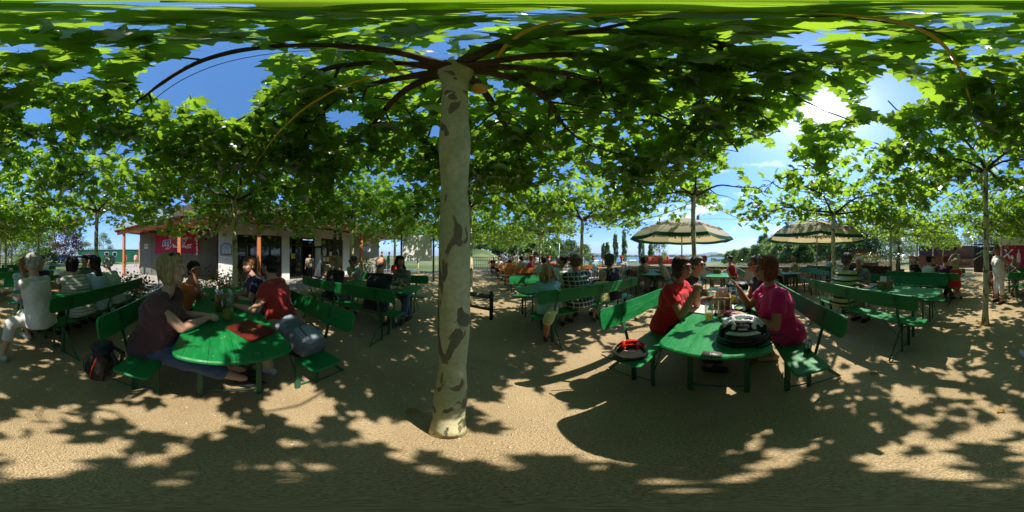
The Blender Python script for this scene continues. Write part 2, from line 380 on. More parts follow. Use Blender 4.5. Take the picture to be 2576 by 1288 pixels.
# loose grit lying on the gravel
rp = np.random.default_rng(3); n = 9000; d_ = 5.5*np.sqrt(rp.random(n))+.25; a_ = rp.random(n)*2*pi; sz = rp.uniform(.0025, .0075, n)*(1+.25*d_)
O_ = np.array([(1, 0, 0), (0, 1, 0), (-1, 0, 0), (0, -1, 0), (0, 0, .7), (0, 0, -.7)]); Vp = (O_[None]*sz[:, None, None]*rp.uniform(.6, 1.3, (n, 6, 1)))+np.stack([d_*np.sin(a_), d_*np.cos(a_), sz*.4], 1)[:, None]
Fo = np.array([(0, 1, 4), (1, 2, 4), (2, 3, 4), (3, 0, 4), (1, 0, 5), (2, 1, 5), (3, 2, 5), (0, 3, 5)])
b = MB(); b.add(Vp.reshape(-1, 3), [tuple(f) for f in (Fo[None]+(np.arange(n)*6)[:, None, None]).reshape(-1, 3).tolist()]); o = b.build('loose_gravel', mat('pebble', (.50, .42, .31), .9, var=.5, vs=40), kind='stuff', smooth=False); tag(o, 'loose grit scattered over the sandy ground', 'gravel')
# ================================================================ leaves
def leaf_template():
    half = [(.10, -.03), (.30, -.06), (.47, .08), (.36, .2), (.44, .30), (.66, .50), (.42, .52), (.27, .56), (.26, .76), (.12, .82)]
    out = [(0, .06)]+half+[(0, 1.08)]+[(-x, y) for x, y in reversed(half)]
    V = [(0, .36, .06)]+[(x, y, -.30*abs(x)**1.3-.30*(y-.4)**2+.03*math.sin(9*x+5*y)) for x, y in out]
    n = len(out); F = [(0, 1+i, 1+(i+1) % n) for i in range(n)]
    V += [(-.014, .07, 0), (.014, .07, 0), (0, -.42, .06)]; F.append((n+1, n+2, n+3))
    return np.array(V), np.array(F)
def leaf_simple():
    V = np.array([(0, 0, 0), (.45, .05, -.06), (.3, .3, 0), (.6, .5, -.08), (.22, .6, 0), (0, 1.05, -.08), (-.22, .6, 0), (-.6, .5, -.08), (-.3, .3, 0), (-.45, .05, -.06)])
    return V, np.array([(0, 1, 2), (2, 3, 4), (4, 5, 6), (6, 7, 8), (8, 9, 0), (0, 2, 8), (2, 4, 6), (2, 6, 8)])
def small_leaf():
    return np.array([(0, 0, 0), (.3, .45, .06), (0, 1, 0), (-.3, .45, .06)]), np.array([(0, 1, 2), (0, 2, 3)])
LT, LS, LB = leaf_template(), leaf_simple(), small_leaf()
def foliage(name, P, size, m, parent, tmpl, rng, tilt=.55, out=None, kind=None, updir=(0, 0, 1)):
    P = np.asarray(P, float); n = len(P); T, F = tmpl
    S = size*rng.uniform(.62, 1.2, n)
    nn = np.array(updir)+rng.normal(0, tilt, (n, 3)); nn /= np.linalg.norm(nn, axis=1)[:, None]
    d = rng.normal(0, 1, (n, 3))+(0 if out is None else out); d[:, 2] -= .5
    d -= nn*(d*nn).sum(1)[:, None]; d /= np.linalg.norm(d, axis=1)[:, None]+1e-9
    x = np.cross(d, nn)
    V = P[:, None, :]+S[:, None, None]*(T[None, :, 0:1]*x[:, None]+(T[None, :, 1:2]-.4)*d[:, None]+T[None, :, 2:3]*nn[:, None])
    k = len(T); V = V.reshape(-1, 3); FF = (F[None]+(np.arange(n)*k)[:, None, None]).reshape(-1, 3)
    me = bpy.data.meshes.new(name); me.vertices.add(len(V)); me.vertices.foreach_set('co', V.ravel())
    nf = len(FF); me.loops.add(nf*3); me.loops.foreach_set('vertex_index', FF.ravel())
    me.polygons.add(nf); me.polygons.foreach_set('loop_start', np.arange(0, nf*3, 3)); me.polygons.foreach_set('loop_total', np.full(nf, 3))
    me.materials.append(m); me.update(); me.validate()
    o = bpy.data.objects.new(name, me); COL.objects.link(o)
    if parent: o.parent = parent
    if kind: o['kind'] = kind
    return o
# bark of a plane tree: pale cream with brown-grey scales
M_BARK = mat('plane_bark', (.4, .38, .25), .85, spec=.2)
t_, b_ = nodes_of(M_BARK); tcx = N(t_, 'ShaderNodeTexCoord'); mp = N(t_, 'ShaderNodeMapping'); mp.inputs['Scale'].default_value = (1.5, 1.5, .7); t_.links.new(tcx.outputs['Object'], mp.inputs[0])
na = N(t_, 'ShaderNodeTexNoise'); na.inputs['Scale'].default_value = 7.5; na.inputs['Detail'].default_value = 3.0; na.inputs['Roughness'].default_value = .45; na.inputs['Distortion'].default_value = .6; t_.links.new(mp.outputs[0], na.inputs[0])
nb = N(t_, 'ShaderNodeTexNoise'); nb.inputs['Scale'].default_value = 3.3; nb.inputs['Detail'].default_value = 2; mp2 = N(t_, 'ShaderNodeMapping'); mp2.inputs['Location'].default_value = (5, 3, 7); mp2.inputs['Scale'].default_value = (2, 2, 1); t_.links.new(tcx.outputs['Object'], mp2.inputs[0]); t_.links.new(mp2.outputs[0], nb.inputs[0])
nc = N(t_, 'ShaderNodeTexNoise'); nc.inputs['Scale'].default_value = 45; nc.inputs['Detail'].default_value = 4; t_.links.new(tcx.outputs['Object'], nc.inputs[0])
base = ramp(t_, nb.outputs[0], [(.38, (.70, .62, .39)), (.44, (.62, .57, .33)), (.60, (.54, .53, .29)), (.66, (.72, .63, .41))])
mask = ramp(t_, na.outputs[0], [(.555, (0, 0, 0)), (.57, (1, 1, 1))])
dk = ramp(t_, nb.outputs[0], [(.4, (.21, .19, .13)), (.6, (.27, .19, .13))])
fin = ramp(t_, nc.outputs[0], [(.3, (.78, .76, .72)), (.6, (1.05, 1.05, 1.05))])
mx = N(t_, 'ShaderNodeMixRGB'); t_.links.new(mask.outputs[0], mx.inputs[0]); t_.links.new(base.outputs[0], mx.inputs[1]); t_.links.new(dk.outputs[0], mx.inputs[2])
mz = N(t_, 'ShaderNodeMixRGB', blend_type='MULTIPLY'); mz.inputs[0].default_value = .7; t_.links.new(mx.outputs[0], mz.inputs[1]); t_.links.new(fin.outputs[0], mz.inputs[2]); t_.links.new(mz.outputs[0], b_.inputs['Base Color'])
bb = N(t_, 'ShaderNodeBump'); bb.inputs['Strength'].default_value = .9; bb.inputs['Distance'].default_value = -.006; t_.links.new(mask.outputs[0], bb.inputs['Height'])
bb2 = N(t_, 'ShaderNodeBump'); bb2.inputs['Strength'].default_value = .35; bb2.inputs['Distance'].default_value = .005; t_.links.new(nc.outputs[0], bb2.inputs['Height']); t_.links.new(bb.outputs[0], bb2.inputs['Normal']); t_.links.new(bb2.outputs[0], b_.inputs['Normal'])
M_LIMB = mat('limb_bark', (.10, .075, .05), .9, var=.4, vs=14, bump=.8, bs=40)
# openings in the roof of leaves: (column, row, half width, half height) of where the sky comes through
GAPS = [(440, 200, 105, 62), (560, 170, 130, 72), (590, 255, 62, 45), (2075, 268, 62, 46), (2235, 232, 75, 58), (1905, 395, 78, 36), (1830, 470, 42, 50), (2025, 100, 85, 26),
        (870, 300, 55, 26), (95, 292, 45, 26), (60, 120, 60, 20), (190, 190, 60, 28), (2350, 120, 45, 22), (1990, 330, 26, 30), (2200, 330, 60, 24), (1100, 330, 30, 20), (1250, 90, 40, 14), (735, 128, 60, 16), (30, 215, 30, 22), (1500, 60, 50, 8)]
def gap_mask(P):
    x, y, z = P[:, 0], P[:, 1], P[:, 2]-CAMZ; d = np.hypot(x, y)
    px = (np.arctan2(x, y)/(2*pi)+.5)*2576; py = 644-np.arctan2(z, d)/pi*1288
    ok = np.ones(len(P), bool)
    for cx_, cy_, rx, ry in GAPS:
        wob = 1+.16*np.sin(px*.09+cy_)+.12*np.sin(py*.17+cx_)
        ok &= ((px-cx_)/rx)**2+((py-cy_)/ry)**2 > wob
    return ok
OPEN = [(3.45, -.15, .85), (2.9, .3, .45)]   # clearings between neighbouring crowns
DENS = .41
def plane_tree(pos, hf, Rc, seed, tr=.07, nl=6, nc=150, per=19, lsz=.18, label='', dens=None, tmpl=None, zt=1.25, drop=.55, near=False, bend=(0, 0), limb_az=None, rr=None, extra=None):
    rng = np.random.default_rng(seed)
    root = thing('plane_tree', label, 'tree', pos, 0, 'plane trees shading the beer garden')
    tb = MB(); K = 26 if near else 12; P = []; Rr = []
    for k in range(K+1):
        t = k/K; P.append((bend[0]*sin(t*pi*.5)*t+.012*sin(t*7+seed), bend[1]*t*t+.012*cos(t*9+seed), t*hf))
        r = tr*(1-.22*t)*(1+.07*sin(t*23+seed)+.05*sin(t*41))
        if t < .06: r *= 1+(.06-t)*4.5
        if t > .9: r *= 1+(t-.9)*3.2
        Rr.append(r)
    tb.tube(P, Rr, 28 if near else 12)
    if near:
        for q, (a_, r_) in enumerate(((0, 1.0), (1.9, .8), (3.6, .85), (5.1, .75))): tb.ell((P[-1][0]+.035*sin(a_), P[-1][1]+.035*cos(a_), hf-.0+.012*q), (tr*r_, tr*r_, tr*.75), 16, 10)
    tb.build('trunk', M_BARK, root)
    top = Vector(P[-1]); tips = []
    azs = limb_az if limb_az is not None else [2*pi*k/nl+rng.uniform(-.25, .25) for k in range(nl)]
    for k, a in enumerate(azs):
        lb = MB(); L = Rc*rng.uniform(.8, 1.02); rise = rng.uniform(.25, .75); pts = []; ns = 12
        wob = rng.normal(0, 1, 4)
        for i in range(ns+1):
            t = i/ns; r_ = L*t
            aa = a+.22*wob[0]*t*sin(t*4+wob[1])
            pts.append(top+Vector((r_*sin(aa), r_*cos(aa), -.05+rise*(1-(1-t)**2.2)-.35*t**3+.04*sin(t*11+wob[2]*3))))
        r0 = tr*.48 if near else tr*.5
        lb.tube(pts, [r0*(1-.78*(i/ns)**.8)*(1.35 if i == 0 else 1)*(1+.12*sin(i*2.7+wob[0]*5)) for i in range(ns+1)], 9 if near else 6)
        for i in range(3, ns+1):
            for s_ in (-1, 1):
                if rng.random() < .8:
                    bp = pts[i]; l2 = rng.uniform(.3, .75)*(1.25-.5*i/ns)
                    a2 = a+s_*rng.uniform(.5, 1.2); e = rng.uniform(-.2, .9)
                    if not gap_mask(np.array([[pos[0]+bp.x+sin(a2)*l2*f_, pos[1]+bp.y+cos(a2)*l2*f_, bp.z+e*l2*f_*.6] for f_ in (.5, 1)])).all(): continue
                    q = [bp]; 
                    for j in range(1, 5): q.append(bp+Vector((sin(a2)*l2*j/4, cos(a2)*l2*j/4, e*l2*j/4*.6+.03*sin(j*2+wob[3]))))
                    lb.tube(q, [.014, .011, .009, .006, .004], 5, cap=False); tips.append(tuple(q[-1])); tips.append(tuple(q[2]))
            tips.append(tuple(pts[i]))
        lb.build('limb', M_LIMB, root)
    tips = np.array(tips)
    # twig clumps fill the flat, umbrella-shaped crown
    u = rng.random(nc); th = rng.random(nc)*2*pi; r_ = Rc*np.sqrt(u)*1.06
    dome = (1-(r_/Rc)**2)
    z = hf+.12+zt*rng.random(nc)*(.35+.65*np.clip(dome, 0, 1))-drop*(r_/Rc)**3*rng.random(nc)
    cl = np.stack([r_*np.sin(th), r_*np.cos(th), z], 1)
    if extra is not None: cl = np.concatenate([cl, np.array(extra)-np.array([pos[0], pos[1], 0])])
    cl = np.concatenate([cl, tips[rng.permutation(len(tips))[:nc//2]]+rng.normal(0, .05, (min(len(tips), nc//2), 3))])
    per = max(4, int(per*DENS)); pp = np.repeat(cl, per, 0)+rng.normal(0, 1, (len(cl)*per, 3))*np.array([.19, .19, .12])
    W_ = pp+np.array([pos[0], pos[1], 0]); ok = gap_mask(W_) & (W_[:, 2] > 1.95)
    d = np.hypot(W_[:, 0], W_[:, 1]); ok &= ~((d < 1.6) & (W_[:, 2] < 2.85)) & ~((d < 2.6) & (W_[:, 2] < 2.5))
    for ox, oy, orr in OPEN: ok &= np.hypot(W_[:, 0]-ox, W_[:, 1]-oy) > orr*(1+.2*np.sin(np.arctan2(W_[:, 1]-oy, W_[:, 0]-ox)*5))
    if rr is not None: ok &= rr(W_)
    pp = pp[ok]; outd = pp-np.array([0, 0, hf]); outd[:, 2] = 0; outd /= np.linalg.norm(outd, axis=1)[:, None]+.3
    foliage('crown', pp, lsz, LEAF, root, tmpl or LT, rng, out=outd, tilt=.72)
    return root
TREES = {}
def T(key, azd, d, *a, **k): TREES[key] = plane_tree(at(azd, d), *a, **k)
T('main', -21.7, .725, 2.9, 2.45, 11, tr=.0735, nl=9, nc=470, per=20, near=True, bend=(.045, -.03), lsz=.165, zt=.95, drop=.05,
  label='thick mottled plane tree trunk standing alone between the two nearest tables', limb_az=[R(a) for a in (-125, -95, -70, -30, 10, 55, 80, 103, 132, 206)])
T('e', 63.9, 3.72, 2.85, 1.65, 12, tr=.062, label='plane tree with dark trunk in front of the left parasol', nc=150, zt=1.3)
rx_ = np.random.default_rng(77); EX = [(2.41+rx_.normal(0, .17), -.78+rx_.normal(0, .17), 3.2+rx_.normal(0, .12)) for _ in range(13)]
T('se', 113, 4.6, 2.6, 2.45, 13, extra=EX, tr=.07, label='plane tree rising in front of the right parasol', nc=175, zt=1.5)
T('s', 166.6, 3.04, 3.15, 2.1, 14, tr=.062, label='slim pale plane tree beside the standing woman in white', nc=175, per=22, lsz=.175, zt=1.1, drop=.35)
EW = []
for _ in range(44): a_, d_ = rx_.uniform(-112, -62), rx_.uniform(4.3, 6.0); EW.append((*at(a_, d_), rx_.uniform(2.35, 3.1)))
T('w', -97.5, 3.9, 2.8, 2.15, 15, tr=.075, label='plane tree behind the young man in navy, before the glazed front', extra=EW, nc=330, zt=1.6, drop=1.35)
T('sw', -146, 4.85, 2.7, 2.1, 16, tr=.07, label='plane tree behind the woman in the light blue t-shirt', nc=175, zt=1.5, drop=.5)
T('nw', -56.3, 5.8, 2.8, 2.1, 17, tr=.085, label='plane tree behind the man in sunglasses by the entrance', nc=250, zt=1.5, drop=1.2)
T('n', -14.7, 4.45, 2.8, 2.0, 18, tr=.07, label='plane tree half hidden by the thick mottled trunk', nc=200, zt=1.5, drop=1.0)
T('ne', 24.7, 5.75, 2.7, 1.9, 19, tr=.07, label='plane tree behind the person in the plaid shirt', nc=150, zt=1.3)
T('fa', -41.2, 8.9, 2.7, 2.1, 20, tmpl=LS, label='plane tree left of the white screen board', nc=200, zt=1.5, drop=1.0)
T('fb', 9.9, 8.9, 2.55, 1.9, 21, tmpl=LS, label='plane tree behind the blonde girl, above the orange benches', nc=150, zt=1.3, drop=.5)
T('fc', 133.2, 7.3, 2.6, 2.0, 22, tmpl=LS, label='plane tree beside the palm and the brown picket fence', nc=150, zt=1.4, drop=.5)
proto = [TREES['fa'], TREES['fb'], TREES['fc']]
for i, (a, d, lb) in enumerate([(-15.3, 8.3, 'plane tree farther back behind the thick mottled trunk, middle row'), (-15.6, 12, 'plane tree last of the middle row toward the grassy bank'), (1.96, 12.4, 'plane tree at the left end of the orange benches'),
    (-1.8, 16, 'plane tree farthest back beyond the orange benches'), (-33, 12.2, 'plane tree behind the white screen board'), (-166.4, 7.7, 'plane tree with pale trunk near the purple leaved tree'),
    (-175.8, 11.2, 'plane tree at the far left before the green bushes'), (166.3, 6.9, 'plane tree with dark trunk just behind the slim pale one'), (142.5, 10.4, 'plane tree in front of the left end of the wooden bar'),
    (148, 13.6, 'plane tree before the middle of the wooden bar'), (151.5, 17, 'thin plane tree nearest the painted bar front'), (172, 10.5, 'plane tree behind the brown dog'), (-178, 7.6, 'plane tree behind the woman on the phone'),
    (176.5, 14.5, 'plane tree beside the red drinks kiosk'), (-170, 15, 'plane tree farthest back on the lawn side')]):
    r = dup(proto[i % 3], at(a, d), rz=i*1.7, label=lb); r.location.z = 0; s_ = .94+.12*((i*37) % 10)/10; r.scale = (s_, s_, s_)
# ================================================================ other vegetation
L_WILD = leaf_mat('wild_leaf', (.07, .12, .03), (.12, .20, .05), (.30, .45, .08), .5, .12)
L_WILD2 = leaf_mat('pale_leaf', (.09, .14, .045), (.18, .25, .085), (.34, .48, .12), .5, .12)
L_DARK = leaf_mat('dark_leaf', (.05, .09, .025), (.09, .15, .04), (.20, .33, .05), .45, .12)
L_PURP = leaf_mat('purple_leaf', (.04, .01, .02), (.10, .025, .04), (.22, .03, .05), .4, .1)
M_WOOD = mat('grey_trunk', (.14, .12, .09), .9, bump=.5)
def wild_tree(name, pos, h, rc, seed, m, label, cat='tree', group=None, n=2600, sz=.22, base=.12, pointed=.5, shape=None, z=None):
    rng = np.random.default_rng(seed); zz = terr(*pos) if z is None else z
    root = thing(name, label, cat, (pos[0], pos[1], zz), 0, group)
    nb = max(14, n//60); t = rng.random(nb)**.8; th = rng.random(nb)*2*pi
    prof = np.sin(np.clip(t, .02, 1)**(pointed)*pi)**.6*(1.08-.35*t) if shape is None else shape(t)
    r_ = rc*prof*(.45+.55*np.sqrt(rng.random(nb)))
    c = np.stack([r_*np.cos(th), r_*np.sin(th), h*(base+(1-base)*t)], 1)
    per = n//nb; p = np.repeat(c, per, 0)+rng.normal(0, 1, (nb*per, 3))*np.array([rc*.17, rc*.17, h*.045])
    p = p[p[:, 2] > .02]
    foliage('crown' if cat == 'tree' else 'leaves', p, sz, m, root, LB, rng, tilt=.9)
    tb = MB(); k = 7; tb.tube([(rc*.04*sin(i*1.3), rc*.04*cos(i*1.1), h*.9*i/k) for i in range(k+1)], [max(.012, h*.012*(1-i/k*.9)) for i in range(k+1)], 7)
    for q in c[:16]: tb.tube([(0, 0, q[2]*.75), tuple(q*.6+np.array([0, 0, q[2]*.3])), tuple(q)], [h*.005, h*.003, h*.0015], 4, cap=False)
    tb.build('trunk' if cat == 'tree' else 'stem', M_WOOD, root); return root
rr_ = random.Random(8)
G1 = 'wild trees and bushes beyond the low wall'
kinds_ = [(L_WILD, 'leafy birch'), (L_DARK, 'dark dense willow'), (L_WILD2, 'pale grey-green willow')]
spots = [(76.5, 50, 2.6, 2.2), (78.5, 42, 2.8, 2.2), (82, 38, 3.0, 2.4), (86, 30, 2.9, 2.0), (89.6, 42, 5.2, 2.6), (94.3, 24, 3.0, 1.7), (97.5, 22, 2.7, 1.6), (102.5, 21, 3.0, 1.6), (80.5, 60, 3.6, 2.6), (83, 52, 3.4, 2.8), (85.5, 48, 4.3, 2.6), (87.5, 60, 8.2, 2.4), (89, 61, 8.8, 2.4), (91.3, 58, 7.6, 2.2), (88, 36, 3.6, 2.6), (91, 33, 3.4, 2.4), (93.5, 40, 4.8, 2.8), (95.5, 52, 7.0, 2.2), (96.5, 30, 3.6, 2.2), (98.5, 44, 6.2, 2.8),
         (99, 26, 4.2, 1.8), (101.5, 34, 5.8, 2.4), (103.5, 28, 5.0, 1.9), (106, 33, 6.2, 2.4), (108.5, 29, 5.6, 2.2), (111, 33, 6.6, 2.6), (113.5, 27, 5.4, 2.0), (116.5, 30, 6.4, 2.6), (119.5, 26, 5.2, 2.2), (122.5, 27, 6.3, 2.8), (126, 25, 6.0, 2.4), (129.5, 29, 7.0, 2.9), (133, 33, 7.0, 3.0), (137, 36, 7.2, 3.2), (142, 40, 7.5, 3.5), (148, 42, 8, 3.6), (154, 41, 7.6, 3.6), (160, 42, 8, 3.8), (167, 44, 8, 4), (174, 46, 8, 4)]
adj = ['slender', 'broad', 'tall', 'low', 'ragged', 'rounded', 'loose', 'bushy']
for i, (a, d, h, rc) in enumerate(spots):
    m_, nm = kinds_[(i*5+i//3) % 3]
    z0 = terr(*at(a, d)); hh = h*1.12-max(-2.5, z0)*.7 if a < 100 else h*1.0-max(-2.5, z0)*.55 if a < 110 else h*.95
    where = 'left of the wild growth behind the low wall' if a < 88 else 'between the two parasols, behind the low wall' if a < 99 else 'under the right parasol, behind the dry grass' if a < 117 else 'behind the palm and the picket fence' if a < 139 else 'rising behind the wooden bar'
    wild_tree('birch_tree' if 'birch' in nm else 'willow_tree', at(a, d), hh, rc, 100+i, m_, '%s %s %s' % (adj[i % 8], nm, where), group=G1, n=4200, sz=.30 if d < 45 else .42)
# poplars and trees toward the lake
for i, (px, top, d, rc, m_, lb) in enumerate([(1548, 592, 110, 1.7, L_WILD2, 'tall narrow poplar on the left of the pair by the lake'), (1571, 586, 112, 1.8, L_WILD2, 'tallest narrow poplar by the lake'), (1612, 596, 108, 1.6, L_WILD2, 'narrow poplar just right of a plane trunk'),
        (1528, 612, 120, 1.8, L_WILD, 'small narrow poplar left of the tall ones'), (1518, 615, 130, 1.8, L_WILD, 'smallest narrow poplar at the far left of the row'), (1637, 617, 90, 1.4, L_WILD2, 'young pale poplar right of the tall ones'),
        (1632, 603, 34, 0, L_WILD, '')]):
    if rc == 0: continue
    p = at(math.degrees(AZ(px)), d); z0 = terr(*p); h = CAMZ+d*tan((644-top)*pi/1288)-z0
    wild_tree('poplar_tree', p, h, rc, 200+i, m_, lb, n=3600, sz=.85, base=.06, shape=lambda t: np.sin(np.clip(t, .02, 1)**.7*pi)**.5*.75+.2, group='poplars by the lake')
p = at(54-2.3, 26); wild_tree('birch_tree', p, 6.2-terr(*p)*.2, 1.35, 231, L_WILD, 'single birch behind the grey post under the left parasol', n=2200, sz=.22, pointed=.45)
for i, (a, d, h, rc, m_, lb) in enumerate([(-8, 62, 6.5, 5, L_WILD, 'round tree on the grassy bank, left'), (-3, 70, 6.5, 6, L_DARK, 'wide dark tree behind the far orange benches'), (2, 66, 7.5, 5.5, L_WILD2, 'pale willow behind the orange benches'), (7, 60, 7, 5, L_WILD2, 'broad pale willow left of the wooden signpost'),
        (11, 64, 7.2, 5.5, L_WILD, 'tree left of the signpost, behind the lawn'), (15.5, 75, 9, 6, L_DARK, 'dark tree behind the wooden signpost'), (20.5, 85, 9, 6.5, L_DARK, 'dark tree right of the wooden signpost'), (25.5, 115, 9, 7, L_WILD, 'tree left of the poplars near the shore'), (-14, 60, 5.5, 5, L_WILD2, 'tree on the grassy bank beside the thick trunk')]):
    wild_tree('tree', at(a, d), h-terr(*at(a, d)) if a > 0 else h, rc, 260+i, m_, lb, n=3600, sz=1.0, group='trees beyond the lawn')
for i, (a, d, h) in enumerate([(36, 60, 2.2), (39, 50, 1.6), (66.5, 46, 2.2), (24, 62, 1.6), (50, 70, 2.4)]):
    wild_tree('sapling', at(a, d), h, .5, 290+i, L_WILD2, 'young sapling on the beach lawn', n=300, sz=.2, group='saplings on the beach lawn')
# left side: purple tree, bushes, pale tree
wild_tree('purple_tree', at(-157, 23), 6.9, 2.5, 301, L_PURP, 'purple leaved tree beside the parked cars', n=7000, sz=.24, base=.2, pointed=.75, z=0)
wild_tree('purple_tree', at(-174.5, 30), 4.4, 1.6, 302, L_PURP, 'small purple leaved tree among green bushes', n=1400, sz=.24, z=0)
wild_tree('willow_tree', at(-143.6, 52), 8.6, 2.9, 303, L_WILD2, 'pale willow rising behind the green site cabin', n=2600, sz=.35, z=0, pointed=.7)
for i, (a, d, h, rc, m_, lb) in enumerate([(-167, 25, 5.2, 2.6, L_DARK, 'dark bushy tree left of the purple tree'), (-170.5, 27, 6.4, 3.0, L_WILD, 'tall green bush tree at the left'), (-177, 30, 6, 3.0, L_WILD2, 'pale bush tree at the far left edge'), (-164, 22, 2.4, 1.8, L_DARK, 'low dark bush beside the blue cars'), (-171, 20, 1.9, 1.6, L_WILD2, 'bright low bush on the lawn'), (-160.5, 34, 4, 2.5, L_WILD2, 'pale bush behind the purple tree'), (-150, 45, 5, 3.5, L_WILD2, 'faint bush behind the site cabin roof'), (179, 32, 6, 3.2, L_WILD, 'green tree behind the drinks kiosk')]):
    wild_tree('bush', at(a, d), h, rc, 310+i, m_, lb, cat='bush', n=2600, sz=.26, z=0, group='bushes at the edge of the lawn')
# dry grass behind the wall, far wood on the opposite bank
rng = np.random.default_rng(5)
L_STRAW = leaf_mat('straw', (.30, .21, .10), (.48, .36, .17), (.35, .27, .1), .3, .1)
GT = (np.array([(-.04, 0, 0), (.04, 0, 0), (.03, .6, 0), (0, 1.0, .12)]), np.array([(0, 1, 2), (0, 2, 3)]))
def tufts(name, n, a0, a1, d0, d1, sz, m, lb, seed):
    rng = np.random.default_rng(seed); a = R(1)*rng.uniform(a0, a1, n); d = rng.uniform(d0, d1, n)
    P = np.stack([d*np.sin(a), d*np.cos(a), np.array([terr(x, y) for x, y in zip(d*np.sin(a), d*np.cos(a))])+sz*.35], 1)
    T_, F_ = GT; nS = sz*rng.uniform(.5, 1.2, n); th = rng.random(n)*2*pi; ln = rng.normal(0, .25, (n, 2))
    x = np.stack([np.cos(th), np.sin(th), 0*th], 1); u = np.stack([ln[:, 0], ln[:, 1], np.ones(n)], 1)
    V = P[:, None]+nS[:, None, None]*(T_[None, :, 0:1]*x[:, None]+(T_[None, :, 1:2]-.35)*u[:, None])
    FF = (F_[None]+(np.arange(n)*4)[:, None, None]).reshape(-1, 3)
    b = MB(); b.add(V.reshape(-1, 3), [tuple(f) for f in FF.tolist()]); o = b.build(name, m, kind='stuff'); tag(o, lb, 'grass'); return o
tufts('dry_grass', 9000, 84, 136, 10.5, 26, .75, L_STRAW, 'dry straw-coloured grass behind the low wall', 6)
tufts('green_weeds', 5000, 70, 118, 10, 22, .5, L_WILD2, 'green weeds growing just behind the low wall', 7)
tufts('lawn_grass', 5000, -178, -140, 15, 30, .12, L_WILD2, 'short lawn grass in front of the parked cars', 9)
n = 15000; a = R(1)*rng.uniform(8, 96, n); dd = rng.uniform(1560, 1760, n); a2 = np.degrees(a)
hh = rng.random(n)*(11+4*np.sin(a2*.7)+4*np.sin(a2*1.9+1)+np.where(a2 > 70, 9, 0))
P = np.stack([dd*np.sin(a), dd*np.cos(a), -6+hh+np.where(a2 > 70, 5, 0)], 1)
o = foliage('far_wood', P, 11, L_DARK, None, LB, rng, tilt=1, kind='stuff'); tag(o, 'dark wood along the far bank of the lake', 'wood')
n = 5000; a = R(1)*rng.uniform(70, 128, n); dd = rng.uniform(300, 420, n); a2 = np.degrees(a); hh = rng.random(n)*(4+1.5*np.sin(a2*1.1))
P = np.stack([dd*np.sin(a), dd*np.cos(a), np.array([terr(x, y) for x, y in zip(dd*np.sin(a), dd*np.cos(a))])+hh*1.3+np.where(a2 > 84, 6, 0)], 1)
o = foliage('shore_wood', P, 4.5, L_DARK, None, LB, rng, tilt=1, kind='stuff'); tag(o, 'band of trees on the right shore of the lake', 'wood')
# ================================================================ beer garden furniture
def paint(name, col, wear=(.35, .3, .2), rough=.42):
    m = mat(name, col, rough, spec=.45); t, b = nodes_of(m)
    tc = N(t, 'ShaderNodeTexCoord'); mp = N(t, 'ShaderNodeMapping'); mp.inputs['Scale'].default_value = (9, 1.4, 9); t.links.new(tc.outputs['Object'], mp.inputs[0])
    a = N(t, 'ShaderNodeTexNoise'); a.inputs['Scale'].default_value = 3.2; a.inputs['Detail'].default_value = 8; a.inputs['Roughness'].default_value = .72; t.links.new(mp.outputs[0], a.inputs[0])
    r = ramp(t, a.outputs[0], [(.3, tuple(c*.8 for c in col)), (.55, col), (.66, tuple(c*1.25+.008 for c in col)), (.74, tuple(.75*c+.25*w_ for c, w_ in zip(col, wear)))])
    t.links.new(r.outputs[0], b.inputs['Base Color'])
    rr = ramp(t, a.outputs[0], [(.4, (rough,)*3), (.7, (.7,)*3)]); t.links.new(rr.outputs[0], b.inputs['Roughness'])
    # joints between the boards and chipped spots
    sp = N(t, 'ShaderNodeSeparateXYZ'); t.links.new(tc.outputs['Object'], sp.inputs[0])
    j1 = N(t, 'ShaderNodeMath', operation='MULTIPLY'); j1.inputs[1].default_value = 1/.14; t.links.new(sp.outputs[0], j1.inputs[0]); j2 = N(t, 'ShaderNodeMath', operation='FRACT'); t.links.new(j1.outputs[0], j2.inputs[0]); j3 = N(t, 'ShaderNodeMath', operation='LESS_THAN'); j3.inputs[1].default_value = .022; t.links.new(j2.outputs[0], j3.inputs[0])
    ch = N(t, 'ShaderNodeTexNoise'); ch.inputs['Scale'].default_value = 34; ch.inputs['Detail'].default_value = 6; t.links.new(tc.outputs['Object'], ch.inputs[0]); cr_ = ramp(t, ch.outputs[0], [(.705, (0, 0, 0)), (.72, (1, 1, 1))])
    m1 = N(t, 'ShaderNodeMixRGB'); m1.inputs[2].default_value = (*wear, 1); t.links.new(cr_.outputs[0], m1.inputs[0]); t.links.new(r.outputs[0], m1.inputs[1])
    m2 = N(t, 'ShaderNodeMixRGB'); m2.inputs[2].default_value = (*[c*.35 for c in col], 1); t.links.new(j3.outputs[0], m2.inputs[0]); t.links.new(m1.outputs[0], m2.inputs[1]); t.links.new(m2.outputs[0], b.inputs['Base Color'])
    bm = N(t, 'ShaderNodeBump'); bm.inputs['Strength'].default_value = .25; bm.inputs['Distance'].default_value = .003; t.links.new(a.outputs[0], bm.inputs['Height']); t.links.new(bm.outputs[0], b.inputs['Normal'])
    return m
M_GREEN = paint('green_paint', (.006, .185, .042)); M_GSTEEL = paint('green_steel', (.02, .10, .045), rough=.5)
M_ORANGE = paint('varnished_wood', (.52, .17, .03), (.4, .25, .12), .5); M_TEAL = paint('bluegreen_paint', (.02, .17, .09))
M_GREY = mat('weathered_wood', (.42, .36, .28), .85, var=.25, vs=12, bump=.5)
M_SCREW = mat('screw', (.35, .27, .18), .5, .6)
